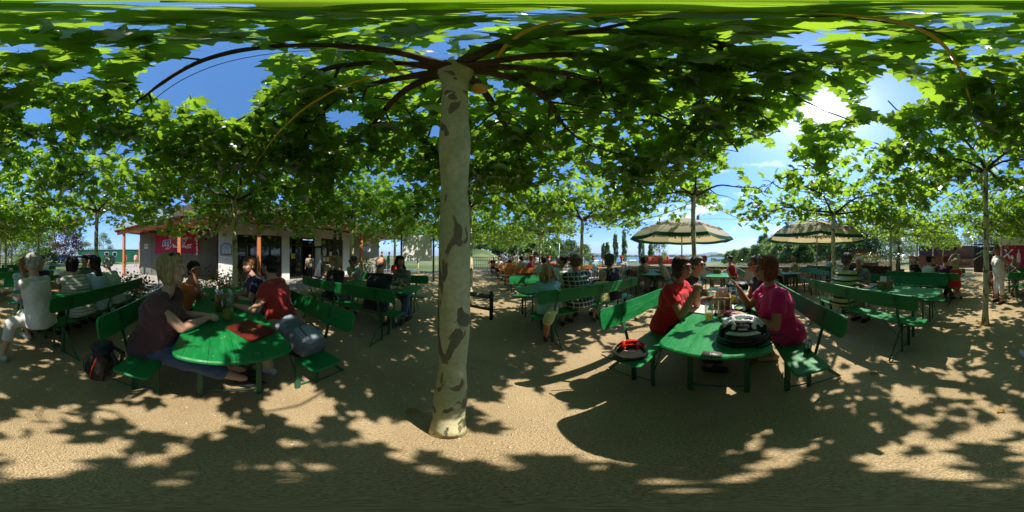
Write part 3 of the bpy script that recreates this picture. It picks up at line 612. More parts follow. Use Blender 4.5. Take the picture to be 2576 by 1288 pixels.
def rounded(x0, x1, y0, y1, r, bow=0, n=5):
    P = []
    for cx_, cy_, a0 in ((x1-r, y1-r, 0), (x0+r, y1-r, 90), (x0+r, y0+r, 180), (x1-r, y0+r, 270)):
        for k in range(n): a = R(a0+90*k/(n-1)); P.append((cx_+r*cos(a), cy_+r*sin(a)))
    if bow:                                            # gently bowed ends
        Q = []
        for i, p in enumerate(P):
            q = P[(i+1) % len(P)]; Q.append(p)
            if abs(p[1]-q[1]) < 1e-6 and abs(p[0]-q[0]) > .2:
                for k in range(1, 8): t = k/8; Q.append((p[0]+(q[0]-p[0])*t, p[1]))
        ym = (y0+y1)/2; hw = (x1-x0)/2; xm = (x0+x1)/2
        P = [(x, y+(bow if y > ym else -bow)*max(0, 1-((x-xm)/hw)**2)*(1 if abs(y-ym) > (y1-y0)/2-r*1.01 else 0)) for x, y in Q]
    return P
def slab(poly, z0, z1, b=.008):
    m = MB(); cx_ = sum(p[0] for p in poly)/len(poly); cy_ = sum(p[1] for p in poly)/len(poly)
    n = len(poly); V = []
    for z, ins in ((z0, b), (z0+b, 0), (z1-b, 0), (z1, b)):
        for x, y in poly:
            dx, dy = cx_-x, cy_-y; V.append((x+math.copysign(min(ins, abs(dx)), dx), y+math.copysign(min(ins, abs(dy)), dy), z))
    F = [tuple(range(n-1, -1, -1)), tuple(3*n+i for i in range(n))]+[(k*n+i, k*n+(i+1) % n, (k+1)*n+(i+1) % n, (k+1)*n+i) for k in range(3) for i in range(n)]
    m.add(V, F); return m
def make_table(label, W_=.70, L=2.2, top=M_GREEN, steel=M_GSTEEL, group=None, bow=.06):
    t = thing('beer_table', label, 'table', group=group)
    o = slab(rounded(-W_/2, W_/2, 0, L, .07, bow), .72, .75).build('table_top', top, t); flat(o)
    gr = MB()
    for y in (.32, L-.32):
        for x in (-.215, .215):
            lg = MB(); lg.bar((x, y, .0), (x, y, .72), .045, .006, up=(0, 1, 0)); lg.bar((x+math.copysign(.02, x), y+.012, 0), (x+math.copysign(.02, x), y+.012, .72), .006, .03, up=(0, 1, 0)); lg.build('leg', steel, t, smooth=False)
    for y, s_ in ((.32, 1), (L-.32, -1)):
        b = MB(); b.tube([(-.21, y, .10), (.21, y, .10)], .009, 6); b.tube([(-.21, y, .60), (.21, y, .60)], .009, 6)
        b.tube([(-.1, y, .58), (-.1, y+s_*.45, .715)], .008, 6); b.tube([(.1, y, .58), (.1, y+s_*.45, .715)], .008, 6)
        b.bar((-W_/2+.04, y, .705), (W_/2-.04, y, .705), .05, .02); build_each(b, 'brace', steel, t, smooth=False)
    return t
def make_bench(label, L=2.2, back=True, top=M_GREEN, steel=M_GSTEEL, group=None, bh=.19):
    t = thing('beer_bench', label, 'bench', group=group)
    flat(slab(rounded(-.135, .125, 0, L, .035), .45, .475).build('seat', top, t))
    for y in (.28, L-.28):
        for x in (-.09, .09):
            lg = MB(); lg.bar((x, y, 0), (x, y, .45), .04, .006, up=(0, 1, 0)); lg.bar((x+math.copysign(.018, x), y+.012, 0), (x+math.copysign(.018, x), y+.012, .45), .006, .025, up=(0, 1, 0)); lg.build('leg', steel, t, smooth=False)
        b = MB(); b.tube([(-.09, y, .06), (.09, y, .06)], .008, 6); b.tube([(-.09, y, .36), (.09, y, .36)], .008, 6)
        s_ = 1 if y < 1 else -1
        b.tube([(0, y, .36), (0, y+s_*.3, .445)], .008, 6); b.tube([(-.06, y+s_*.02, .06), (-.02, y+s_*.42, .44)], .006, 5)
        if back: b.bar((.10, y, .42), (.40, y, .01), .035, .006, up=(0, 1, 0)); b.tube([(.10, y, .03), (.39, y, .03)], .008, 6)
        build_each(b, 'brace', steel, t, smooth=False)
    if back:
        pb = MB(); prof = rounded(0, L, -bh/2, bh/2, .045)
        tilt = R(9); V = []; n = len(prof)
        for off in (-.011, .011):
            for y, h in prof: V.append((.235+h*sin(tilt)+off*cos(tilt), y, .80+h*cos(tilt)-off*sin(tilt)))
        F = [tuple(range(n-1, -1, -1)), tuple(range(n, 2*n))]+[(i, (i+1) % n, n+(i+1) % n, n+i) for i in range(n)]
        pb.add(V, F); flat(pb.build('backrest', top, t))
        for y in (.28, L*.5, L-.28):
            k = MB(); k.bar((.14, y, .41), (.212, y, .69), .035, .006, up=(1, 0, 0)); k.bar((.212, y, .69), (.236, y, .88), .035, .006, up=(1, 0, 0))
            k.bar((.262, y, .73), (.283, y, .875), .03, .005, up=(1, 0, 0)); k.bar((.02, y, .442), (.15, y, .442), .035, .006); k.build('bracket', steel, t, smooth=False)
    return t
class Set:                                             # a table with its frame: +y along the table, +x to its right
    def __init__(s, x, y, azd): s.o = (x, y); s.a = R(azd); s.ax = (sin(s.a), cos(s.a)); s.pr = (cos(s.a), -sin(s.a))
    def w(s, x, y): return (s.o[0]+s.pr[0]*x+s.ax[0]*y, s.o[1]+s.pr[1]*x+s.ax[1]*y)
TB0 = BN0 = None
GT_, GB_ = 'green beer tables', 'green beer benches'
def put_table(S, label, y0=0, proto=[None]):
    if proto[0] is None: proto[0] = make_table(label, group=GT_); r = proto[0]
    else: r = dup(proto[0], label=label)
    r.location = (*S.w(0, y0), 0); r.rotation_euler = (0, 0, -S.a); return r
def put_bench(S, side, label, x=.61, y0=0, proto=[None]):
    if proto[0] is None: proto[0] = make_bench(label, group=GB_); r = proto[0]
    else: r = dup(proto[0], label=label)
    if side > 0: r.location = (*S.w(x, y0), 0); r.rotation_euler = (0, 0, -S.a)
    else: r.location = (*S.w(-x, y0+2.2), 0); r.rotation_euler = (0, 0, -S.a+pi)
    return r
S1 = Set(-.84, -.11, -104); S2 = Set(.85, .30, 78); S3 = Set(-.30, -2.47, -105); S4 = Set(-1.62, 2.42, -104.5)
S5 = Set(.13, 2.87, 77); S6 = Set(1.32, -2.25, 74); S7 = Set(1.88, -4.75, 75); S9 = Set(.64, -5.25, -105); S9b = Set(-.3, -7.7, -105)
S10 = Set(*at(72.2, 4.7), 72); S11 = Set(*at(99, 5.5), 80); S12 = Set(6.3, -3.4, 75); S13 = Set(*at(49, 5.2), 49)
for S, lt, ll, lr in [
    (S1, 'green table with beer mugs and a red menu beside the plum blouse', 'bench under the woman in the plum blouse, black backpack hung on its back', 'bench under the man in the red shirt, grey backpack on its end'),
    (S2, 'green table with the white and black bicycle helmet on it', 'bench under the woman in the red t-shirt, red helmet on its end', 'bench under the woman in magenta, steel cup at its edge'),
    (S3, 'green table in front of the four people with their backs turned at the left', 'far bench under the woman on the phone at the left', 'bench carrying the white-haired man and the woman in the striped top'),
    (S4, 'green table between the bald man in black and the man with sunglasses', 'long bench under the bald man in black and the patterned skirt', 'bench under the dark-haired woman in the tank top'),
    (S5, 'green table in front of the blonde girl and the plaid shirt', 'bench under the young man in white and navy', 'bench carrying the blonde girl, the plaid shirt and the toddler'),
    (S6, 'sunlit green table with wicker basket and black menus', 'bench under the man in the striped polo shirt', 'bench behind the sunlit table with the basket'),
    (S7, 'green table in front of the purple dress and the white shirt', 'bench under the girl in the red dress and the purple dress', 'bench on the far side of the purple dress table'),
    (S9, 'green table before the seated man in grey beside the kiosk', 'bench under the seated man in grey', 'bench whose back is next to the standing woman in white'),
    (S9b, 'green table farthest back at the lawn side', 'far bench at the rearmost lawn-side table', 'near bench at the rearmost lawn-side table'),
    (S10, 'green table end-on under the left parasol with a basket', 'bench under the man in the white t-shirt by the wall', 'bench under the woman in the red tank top by the wall'),
    (S11, 'bluish green table with basket by the wall, between the parasols', 'bench under the man in black by the wall', 'bench under the man in the pale yellow shirt'),
    (S12, 'green table under the right parasol', 'bench with its back toward the garden under the right parasol', 'bench on the wall side under the right parasol')]:
    put_table(S, lt); put_bench(S, -1, ll, x=.61 if S not in (S10,) else .55); put_bench(S, 1, lr, x=.61 if S not in (S10,) else .55)
put_table(S13, 'green table end-on with three people in front of the slatted seats')
# varnished orange sets farther off
TO = make_table('', top=M_ORANGE); BO = make_bench('', top=M_ORANGE, bh=.2)
GO = 'varnished wooden benches of the far rows'
first = [True, True]
oset = [(Set(-.45, 6.75, 78), 'first row behind the green ones'), (Set(-.9, 9.0, 78), 'second row'), (Set(-1.5, 11.1, 78), 'third row'), (Set(-2.0, 13.4, 78), 'fourth row, by the iron gate'),
        (Set(2.3, 7.9, 78), 'row beside the plane trunk'), (Set(2.4, 10.3, 78), 'row before the far lawn'), (Set(.3, 15.2, 78), 'farthest row')]
for S, nm in oset:
    if first[0]: t = TO; first[0] = False
    else: t = dup(TO)
    t['label'] = 'varnished wooden table, '+nm; t['group'] = 'varnished wooden tables of the far rows'; t.location = (*S.w(0, 0), 0); t.rotation_euler = (0, 0, -S.a)
    for sd_ in (1, -1):
        if first[1]: b = BO; first[1] = False
        else: b = dup(BO)
        b['label'] = 'orange varnished bench, %s side of the %s' % ('near' if sd_ > 0 else 'far', nm); b['group'] = GO
        b.location = (*S.w(.62*sd_, 0 if sd_ > 0 else 2.2), 0); b.rotation_euler = (0, 0, -S.a+(0 if sd_ > 0 else pi))
# weathered slatted garden seats before the low wall
def slatted(label):
    t = thing('slatted_seat', label, 'garden seat', group='weathered slatted seats'); b = MB()
    for k in range(3): b.box((.1*k-.1, .8, .43), (.07, 1.6, .03), m=0)
    b.build('seat', M_GREY, t, smooth=False); b = MB()
    for k in range(10): b.bar((.22, .08+k*.16, .45), (.42, .14+k*.16, .86), .05, .02, up=(1, 0, 0))
    b.bar((.18, 0, .46), (.18, 1.6, .46), .06, .04); b.bar((.43, 0, .88), (.43, 1.6, .88), .07, .04); b.build('backrest', M_GREY, t, smooth=False)
    for y in (.1, 1.5):
        for x in (-.14, .2): l = MB(); l.bar((x, y, 0), (x, y, .43), .06, .05); l.build('leg', M_GREY, t, smooth=False)
    return t
sl0 = None
for i, (a, d, az_) in enumerate([(5, 5.35, 80), (27, 6.6, 78), (34, 6.1, 84), (38, 7.1, 84), (43, 6.6, 95)]):
    lb = ['slatted seat behind the nearest green bench back', 'slatted seat left of the plaid shirt\'s head', 'slatted seat right behind the plaid shirt', 'slatted seat close to the low wall', 'slatted seat left of the brown folding chair'][i]
    o = sl0 = slatted(lb) if sl0 is None else sl0
    if i: o = dup(sl0, label=lb)
    o.location = (*at(a, d), 0); o.rotation_euler = (0, 0, -R(az_))
# brown folding chair at the three-person table, and plain bench
ch = thing('folding_chair', 'brown folding chair left of the three-person table', 'chair', at(43.3, 5.6), -R(75))
M_CH = mat('chair_brown', (.16, .06, .04), .5, var=.2)
b = MB(); b.box((0, 0, .45), (.4, .38, .02), bev=.01); b.build('seat', M_CH, ch); b = MB(); b.box((-.02, -.2, .78), (.4, .02, .2), bev=.01); b.build('backrest', M_CH, ch)
for x in (-.19, .19):
    for q in (1, -1): b = MB(); b.tube([(x, -.22*q, 0), (x, .18*q, .45)]+([(x, .2*q-.03, .84)] if q < 0 else []), .011, 6); b.build('leg', M_GSTEEL, ch)
for sd_, lb in ((-1, 'green bench end left of the three-person table'), (1, 'green bench under the bald man in the pale shirt')):
    put_bench(S13, sd_, lb, x=.6)
b = put_bench(Set(*at(107.5, 5.2), 78), 1, 'single worn bench left of the right parasol pole', x=0)
# ---------------------------------------------------------------- parasols
M_CANV = mat('cream_canvas', (.78, .71, .53), .85, bump=.2, bs=90); t_, b_ = nodes_of(M_CANV)
tr = N(t_, 'ShaderNodeBsdfTranslucent'); tr.inputs[0].default_value = (.75, .66, .45, 1); mxs = N(t_, 'ShaderNodeMixShader'); mxs.inputs[0].default_value = .6
ou = t_.nodes['Material Output']; t_.links.new(b_.outputs[0], mxs.inputs[1]); t_.links.new(tr.outputs[0], mxs.inputs[2]); t_.links.new(mxs.outputs[0], ou.inputs[0])
M_CANG = mat('green_canvas', (.03, .16, .09), .85, bump=.2, bs=90); t_, b_ = nodes_of(M_CANG)
tr = N(t_, 'ShaderNodeBsdfTranslucent'); tr.inputs[0].default_value = (.08, .22, .12, 1); mxs = N(t_, 'ShaderNodeMixShader'); mxs.inputs[0].default_value = .4
ou = t_.nodes['Material Output']; t_.links.new(b_.outputs[0], mxs.inputs[1]); t_.links.new(tr.outputs[0], mxs.inputs[2]); t_.links.new(mxs.outputs[0], ou.inputs[0])
M_LETTER = mat('dark_letter', (.05, .035, .02), .8); M_ALU = mat('aluminium_pole', (.38, .38, .36), .45, .6); M_BLET = mat('cream_letter', (.6, .58, .5), .8)
def parasol(label, pos, Rr, zr, za, rot, tilt=(0, 0)):
    t = thing('parasol', label, 'parasol', pos, rot, 'large cream parasols with a green border')
    b = MB(); b.lathe([(.03, .0), (.03, za-.1)], n=12); b.build('pole', M_ALU, t)
    b = MB(); b.box((0, 0, .03), (.8, .8, .06), bev=.01); b.lathe([(.12, .06), (.1, .1), (.04, .3)], n=12); b.build('base_plate', mat('concrete', (.3, .3, .28), .9, var=.2), t)
    ng = 8; prof = [(0, 0), (.2, .07), (.45, .24), (.7, .47), (.86, .68), (.955, .88), (1, 1.0)]   # radius share, drop share
    def P(k, i, out=0, sub=0, ns=6):                  # gore k, ring i
        a0, a1 = 2*pi*k/ng, 2*pi*(k+1)/ng; f = sub/ns; rr, dd = prof[i]
        p0 = np.array([cos(a0), sin(a0)])*rr*Rr; p1 = np.array([cos(a1), sin(a1)])*rr*Rr; p = p0*(1-f)+p1*f
        sag = -.05*rr*4*f*(1-f)
        p = p*(1+ (-.03*4*f*(1-f) if i == len(prof)-1 else 0)); z = za-(za-zr)*dd-sag*(-1 if i < len(prof)-1 else -1.2)
        return (p[0], p[1], z+out)
    cn = MB(); gn = MB()
    for k in range(ng):
        for lay, s_ in ((.0, 1), (-.006, -1)):
            for tgt, i0, i1 in ((cn, 0, 5), (gn, 5, 6)):
                V = [P(k, i, lay, j) for i in range(i0, i1+1) for j in range(7)]
                F = [(i*7+j, i*7+j+1, (i+1)*7+j+1, (i+1)*7+j) for i in range(i1-i0) for j in range(6)]
                tgt.add(V, F if s_ < 0 else [tuple(reversed(f)) for f in F])
    cn.build('canopy', M_CANV, t); gn.build('border', M_CANG, t)
    for k in range(ng):
        rb = MB(); rb.tube([P(k, i, -.02) for i in range(len(prof))], .009, 5); a = 2*pi*k/ng
        q = P(k, 3, -.02); rb.tube([(.04*cos(a), .04*sin(a), za-.75), q], .008, 5); rb.build('rib', M_ALU, t)
        # lettering on each panel, outside and showing through inside
        a = 2*pi*(k+.5)/ng; ap = cos(pi/ng)
        r0, r1 = Rr*.70*ap, Rr*.86*ap; z0, z1 = za-(za-zr)*.47, za-(za-zr)*.68
        down = Vector((cos(a)*(r1-r0), sin(a)*(r1-r0), z1-z0)).normalized(); tan_ = Vector((-sin(a), cos(a), 0)); nrm = tan_.cross(-down).normalized()
        if nrm.z < 0: nrm = -nrm
        for off, zz, rr0, nm in ((.035, .5, 0, 'lettering'), (-.07, .5, 0, 'lettering')):
            c = Vector((cos(a)*(r0+r1)/2*.97, sin(a)*(r0+r1)/2*.97, (z0+z1)/2))+nrm*off
            M = Matrix((( tan_.x, -down.x, nrm.x, c.x), (tan_.y, -down.y, nrm.y, c.y), (tan_.z, -down.z, nrm.z, c.z), (0, 0, 0, 1)))
            text_obj('Freiberger', .33*Rr/2.15, M_LETTER, t, M, name=nm, shear=.15, bold=.004)
    return t
parasol('large cream parasol on the left, in front of the lake', at(59.7, 7.0), 2.2, 2.02, 3.0, R(8))
parasol('large cream parasol on the right, in front of the wild trees', at(107.2, 7.2), 2.3, 2.04, 2.95, R(-14))
# ---------------------------------------------------------------- low wall
M_PLAS = mat('plaster', (.42, .36, .30), .9, var=.15, vs=2, bump=.4); M_CAPW = mat('brown_timber', (.11, .065, .04), .75, var=.3, vs=6, bump=.4); M_TIMB = mat('timber', (.25, .12, .07), .8, var=.25, vs=4, bump=.5, stretch=(1, 8, 8))
wl = thing('low_wall', 'low plastered wall with brown timber cap along the lake side', 'wall')
b = MB(); c = MB()
for (x0, y0), (x1, y1) in zip(WALL, WALL[1:]):
    b.bar((x0, y0, .36), (x1, y1, .36), .22, .72); L_ = sqrt((x1-x0)**2+(y1-y0)**2)
    c.bar((x0, y0, .77), (x1, y1, .77), .34, .09)
b.build('wall', M_PLAS, wl, smooth=False); c.build('cap', M_CAPW, wl, smooth=False)
# grey post, slim poles, signpost
def post(name, label, cat, pos, h, r, m, z=0, extra=None):
    t = thing(name, label, cat, (*pos, z)); b = MB(); b.lathe([(r, 0), (r*.9, h)], n=12); b.build('pole', m, t); 
    if extra: extra(t)
    return t
M_PGREY = mat('grey_metal', (.16, .18, .20), .5, .5); M_DARKW = mat('dark_wood', (.05, .035, .025), .7, var=.2)
post('post', 'grey steel post left of the left parasol pole', 'post', at(46.4, 9.3), 2.6, .05, M_PGREY, -.05)
p = at(16.6, 30); post('flag_pole', 'pale flag pole left of the wooden signpost', 'pole', p, 4.4, .09, M_ALU, terr(*p))
p = at(24.2-1.8, 30); post('flag_pole', 'thin pole right of the wooden signpost', 'pole', p, 5, .04, M_PGREY, terr(*p))
def arrow(t):
    b = MB(); b.add([(x*1.0, y, z) for y in (-.03, .03) for x, z in ((-.1, 2.25), (2.1, 2.25), (2.35, 2.4), (2.1, 2.55), (-.1, 2.55))], [(0, 1, 2, 3, 4), (9, 8, 7, 6, 5), (0, 5, 6, 1), (1, 6, 7, 2), (2, 7, 8, 3), (3, 8, 9, 4), (4, 9, 5, 0)])
    b.build('arrow_board', M_TIMB, t, smooth=False)
    text_obj('Restaurant', .26, M_BLET, t, Matrix(((1, 0, 0, 1.0), (0, 0, -1, -.035), (0, 1, 0, 2.4), (0, 0, 0, 1))))
p = at(18.3, 24); post('signpost', 'dark signpost with brown arrow-shaped board pointing right', 'signpost', p, 4.2, .05, M_DARKW, terr(*p), arrow).rotation_euler = (0, 0, -R(18))
# ================================================================ restaurant
FO = Vector((-8.45, -1.25, 0)); FA = R(-12.8); FX = Vector((sin(FA), cos(FA), 0)); FN = Vector((-FX.y, FX.x, 0))   # FN points into the building
if FN.x > 0: FN = -FN
def fx(azd):
    a = R(azd); r = Vector((sin(a), cos(a), 0)); M = Matrix(((r.x, -FX.x), (r.y, -FX.y))); s_ = M.inverted() @ Vector((FO.x, FO.y)); return s_[1]
B = thing('restaurant_building', 'restaurant with white plastered front, dark glazing and orange timber eaves', 'building')
BM_ = Matrix.Translation(FO) @ Matrix(((FX.x, FN.x, 0, 0), (FX.y, FN.y, 0, 0), (0, 0, 1, 0), (0, 0, 0, 1)))
def fbox(b, x0, x1, y0, y1, z0, z1, m=0):
    V = [tuple(BM_ @ Vector((x, y, z))) for x in (x0, x1) for y in (y0, y1) for z in (z0, z1)]
    b.add(V, [(0, 1, 3, 2), (4, 6, 7, 5), (0, 4, 5, 1), (2, 3, 7, 6), (0, 2, 6, 4), (1, 5, 7, 3)], m)
M_WHITE = mat('white_plaster', (.72, .72, .68), .9, var=.06, vs=1.5, bump=.3, bs=80); M_FRAME = mat('dark_frame', (.035, .03, .03), .4)
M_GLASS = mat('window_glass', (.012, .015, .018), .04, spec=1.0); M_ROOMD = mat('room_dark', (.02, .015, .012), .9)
M_CLAD = mat('grey_cladding', (.16, .175, .14), .6, var=.1, vs=2); t_, b_ = nodes_of(M_CLAD)
tcx = N(t_, 'ShaderNodeTexCoord'); wv = N(t_, 'ShaderNodeTexWave', wave_type='BANDS', bands_direction='Y'); wv.inputs['Scale'].default_value = 6; t_.links.new(tcx.outputs['Object'], wv.inputs[0])
bmq = N(t_, 'ShaderNodeBump'); bmq.inputs['Strength'].default_value = .8; bmq.inputs['Distance'].default_value = .02; t_.links.new(wv.outputs[0], bmq.inputs['Height']); t_.links.new(bmq.outputs[0], b_.inputs['Normal'])
M_BROWN = mat('brown_panel', (.075, .05, .038), .8, var=.15, vs=3, bump=.3); M_OTIM = mat('orange_timber', (.50, .17, .06), .6, var=.25, vs=5, bump=.3, stretch=(6, 6, 1)); M_ZINC = mat('zinc_fascia', (.30, .36, .36), .45, .3, var=.08)
X = [fx(a) for a in (-103.2, -97.8, -80.8, -78.2, -69.2, -67.1, -59.4, -56.2)]
b = MB(); fbox(b, X[0], X[1], -.12, .3, 0, 3.1); fbox(b, X[1], X[7], 0, .3, 2.5, 3.08)
fbox(b, X[2], X[3], .002, .3, 0, 2.5); fbox(b, X[4], X[5], .002, .3, 0, 2.5); fbox(b, X[6]+.02, X[7], .002, .3, 0, 2.5); b.build('wall', M_WHITE, B, smooth=False)
b = MB(); fbox(b, X[0]-.3, X[7]+.5, .05, .3, 3.1, 3.5); b.build('upper_wall', M_BROWN, B, smooth=False)
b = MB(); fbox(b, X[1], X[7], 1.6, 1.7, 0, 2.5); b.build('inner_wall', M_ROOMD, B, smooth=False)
def window(x0, x1, n, door=None):
    f = MB(); g = MB(); fbox(f, x0, x1, .1, .18, 0, .08); fbox(f, x0, x1, .1, .18, 2.42, 2.5); fbox(f, x0, x1, .095, .185, 1.95, 2.03)
    for k in range(n+1):
        x = x0+(x1-x0)*k/n; fbox(f, max(x0, x-.045), min(x1, x+.045), .09, .19, .081, 2.419)
    fo = f.build('door_frame' if door is not None else 'window', M_FRAME, B, smooth=False)
    for k in range(n):
        if door == k: continue
        xa, xb = x0+(x1-x0)*k/n+.045, x0+(x1-x0)*(k+1)/n-.045; g = MB(); fbox(g, xa, xb, .135, .15, .08, 1.95); fbox(g, xa, xb, .135, .15, 2.03, 2.42); g.build('pane', M_GLASS, fo, smooth=False)
window(X[1], X[2], 4); window(X[3], X[4], 2, door=1); window(X[5], X[6], 3)
# open door leaf
x = X[4]-.05; d = MB(); 
for z0, z1 in ((0, .12), (1.85, 1.95)): fbox(d, x-.02, x+.02, -.8, .08, z0+.003, z1)
for y0, y1 in ((-.8, -.7), (0, .08)): fbox(d, x-.022, x+.022, y0, y1, .1, 1.87)
do = d.build('door', M_FRAME, B, smooth=False); g = MB(); fbox(g, x-.006, x+.006, -.7, 0, .12, 1.85); g.build('pane', mat('clear_glass', (.8, .85, .85), .03, trans=.9, ior=1.1), do, smooth=False)
h = MB(); fbox(h, x-.07, x-.03, -.76, -.73, .95, 1.1); h.build('handle', M_ALU, do, smooth=False)
# posters stuck on the glazing
M_YEL = mat('yellow_paper', (.6, .5, .06), .8); M_PAP = mat('white_paper', (.6, .6, .58), .8); M_BLU = mat('blue_paper', (.12, .2, .5), .8); M_BLK = mat('black_ink', (.02, .02, .02), .7)
for k, (u, z0, z1, w_, m_) in enumerate([(.06, 1.35, 1.6, .22, M_YEL), (.06, 1.0, 1.25, .22, M_PAP), (.2, .98, 1.28, .24, M_YEL), (.33, 1.35, 1.65, .22, M_PAP), (.75, 1.2, 1.6, .3, M_PAP), (.8, .9, 1.1, .2, M_YEL)]):
    b = MB(); xx = X[5]+(X[6]-X[5])*u+.1; fbox(b, xx, xx+w_, .085, .088, z0, z1); b.build('notice', m_, B, smooth=False)
b = MB(); fbox(b, X[3]+.15, X[3]+.4, .085, .088, 1.2, 1.5); b.build('notice', M_YEL, B, smooth=False)
# grey clad side wing
def wseg(b, p, q, z0, z1, th=.2): b.bar((p[0], p[1], (z0+z1)/2), (q[0], q[1], (z0+z1)/2), th, z1-z0)
WA, WB, WC = (-9.5, -8.1), (-9.3, -6.85), (-10.3, -2.5); p0 = BM_ @ Vector((X[0]-.05, .15, 0))
b = MB(); wseg(b, WA, WB, 0, 3.0); wseg(b, WB, WC, 0, 2.99); wseg(b, WA, (-13, -9), 0, 3.0); b.build('side_wall', M_CLAD, B, smooth=False)
b = MB(); wseg(b, (-9.5, -8.1), (-9.34, -6.85), 3.0, 3.5, .16); wseg(b, (-9.34, -6.85), (-10.34, -2.5), 3.0, 3.5, .16); wseg(b, WC, (p0.x, p0.y), 0, 3.5, .14); b.build('eaves_wall', M_BROWN, B, smooth=False)
b = MB()
for zz, s_ in ((.55, .07), (2.45, .08)): b.ell((-10.05, -3.2, zz), (.04, s_, s_)) 
build_each(b, 'vent', M_BLK, B)
b = MB(); b.bar((-9.42, -5.9, .9), (-9.5, -5.5, .9), .02, .8); b.build('service_hatch', M_WHITE, B, smooth=False)
# right-hand clad block beyond the glazed front
q0 = BM_ @ Vector((X[7], .05, 0)); q1 = Vector((*at(-53, 12.5), 0)); q2 = Vector((*at(-47.2, 14), 0))
b = MB(); wseg(b, (q0.x, q0.y), (q1.x, q1.y), 0, 3.3); wseg(b, (q1.x, q1.y), (q2.x, q2.y), 0, 3.29); wseg(b, (q2.x, q2.y), (-14.5, 13.5), 0, 3.28); b.build('side_wall', mat('beige_panel', (.34, .33, .25), .8, var=.08), B, smooth=False)
b = MB()
for k in range(1, 5): b.box((q1.x+(q2.x-q1.x)*k/5, q1.y+(q2.y-q1.y)*k/5, 1.6), (.03, .03, 3.2))
build_each(b, 'panel_joint', M_BROWN, B, smooth=False)
# roof on timber posts
edge = [(-7.5, -8.9), (-6.45, -3.6), (-6.9, .3), (-8.3, 7.0), (-9.6, 12.4)]
b = MB(); back = [(-17, 13), (-17, -9)]; poly = edge+back; n = len(poly)
b.prism(poly, 3.17, 3.25); b.build('roof', M_OTIM, B, smooth=False)
b = MB(); poly2 = [(x*1.0+.02, y) for x, y in edge]+back; b.prism(poly2, 3.52, 3.6); b.build('roof_cover', mat('dark_felt', (.08, .075, .07), .9), B, smooth=False)
b = MB(); b9 = MB(); b8 = b
for qi, ((x0, y0), (x1, y1)) in enumerate(zip(edge, edge[1:])):
    b = b8 if qi == 0 else b9
    b.bar((x0+.03, y0, 3.38), (x1+.03, y1, 3.38), .03, .44)
    L_ = sqrt((x1-x0)**2+(y1-y0)**2)
    for k in range(int(L_/.8)): f = (k+.5)/int(L_/.8); b.box((x0+(x1-x0)*f+.055, y0+(y1-y0)*f, 3.38), (.03, .03, .44))
b9.build('fascia', M_BROWN, B, smooth=False); b = b8; b.bar((edge[0][0], edge[0][1], 3.38), (-17, -9.03, 3.38), .03, .44); b.build('fascia', M_ZINC, B, smooth=False)
b = MB()
for (x0, y0), (x1, y1) in zip(edge, edge[1:]): b.bar((x0-.35, y0, 3.0), (x1-.35, y1, 3.0), .14, .24)
b.build('eaves_beam', M_OTIM, B, smooth=False)
for k in range(16):
    f = k/15*.999*4; i = int(f); f -= i; x = edge[i][0]+(edge[i+1][0]-edge[i][0])*f; y = edge[i][1]+(edge[i+1][1]-edge[i][1])*f
    b = MB(); b.bar((x-.05, y, 3.115), (x-4.6, y+.6, 3.12), .09, .1); b.build('rafter', M_OTIM, B, smooth=False)
for i, (a, d) in enumerate([(-136.4, 11.2), (-130.9, 17), (-116.9, 7.6), (-89, 7.6), (-53, 11), (-48.2, 14)]):
    x, y = at(a, d); b = MB(); b.box((x, y, 1.44), (.16, .16, 2.88), rz=.2, bev=.008); b.build('timber_post', M_OTIM, B, smooth=False)
b = MB(); b.box((*at(-62.3, 8.2), 1.6), (.13, .13, 3.2)); b.box((*at(-60.4, 8.25), 1.6), (.11, .11, 3.2)); build_each(b, 'drain_pipe', M_BROWN, B, smooth=False)
# banner on the side wing
def wallpt(azd, off=.14):                              # where a bearing meets the wall between WB and WC
    a = R(azd); r = Vector((sin(a), cos(a))); p = Vector(WB); q = Vector(WC)-p; M = Matrix(((r.x, -q.x), (r.y, -q.y))); s_ = M.inverted() @ p
    P = p+q*s_[1]; nrm = Vector((q.y, -q.x)).normalized(); nrm = nrm if nrm.dot(-P) > 0 else -nrm; return P+nrm*off, nrm
pL, nn_ = wallpt(-125.3); pR, _ = wallpt(-109.8); wid = (pR-pL).length; u = (pR-pL).normalized()
BN = thing('banner', 'crimson advertising banner with blue and white lettering on the grey wall', 'banner', (pL.x, pL.y, 0), atan2(u.y, u.x))
M_CRIM = mat('crimson_vinyl', (.36, .02, .07), .45, var=.15, vs=2, bump=.25, bs=3); M_BL = mat('blue_ink', (.05, .13, .5), .5); M_WT = mat('white_ink', (.8, .8, .8), .5); M_RD = mat('red_ink', (.62, .05, .04), .5)
b = MB(); b.box((wid/2, 0, 2.2), (wid, .02, 1.36)); b.build('cloth', M_CRIM, BN, smooth=False)
def tm(x, z, off, rot=0): c_, s_ = cos(rot), sin(rot); return Matrix(((c_, -s_, 0, x), (0, 0, -1, off), (s_, c_, 0, z), (0, 0, 0, 1)))
def btext(s_, x, z, size, m1, rot=0, sh=0, bold=.01, outline=None, al='CENTER'):
    if outline: text_obj(s_, size, outline, BN, tm(x, z, -.014, rot), shear=sh, bold=bold+.035, ext=.001, align=al)
    text_obj(s_, size, m1, BN, tm(x, z, -.018, rot), shear=sh, bold=bold, ext=.001, align=al)
btext('mi', wid*.29, 2.3, .72, M_BL, R(6), .25, .012, M_WT); btext('ery', wid*.56, 2.36, .72, M_BL, R(8), .25, .012, M_WT); btext('X', wid*.40, 2.25, 1.15, M_RD, R(8), .35, .012, M_WT)
btext('Bier + Cola +', wid*.60, 1.98, .2, M_WT); btext('x', wid*.77, 2.02, .4, M_RD, R(5), .3, .004, M_WT); btext('be part of the party', wid*.945, 2.2, .2, M_WT, pi/2)
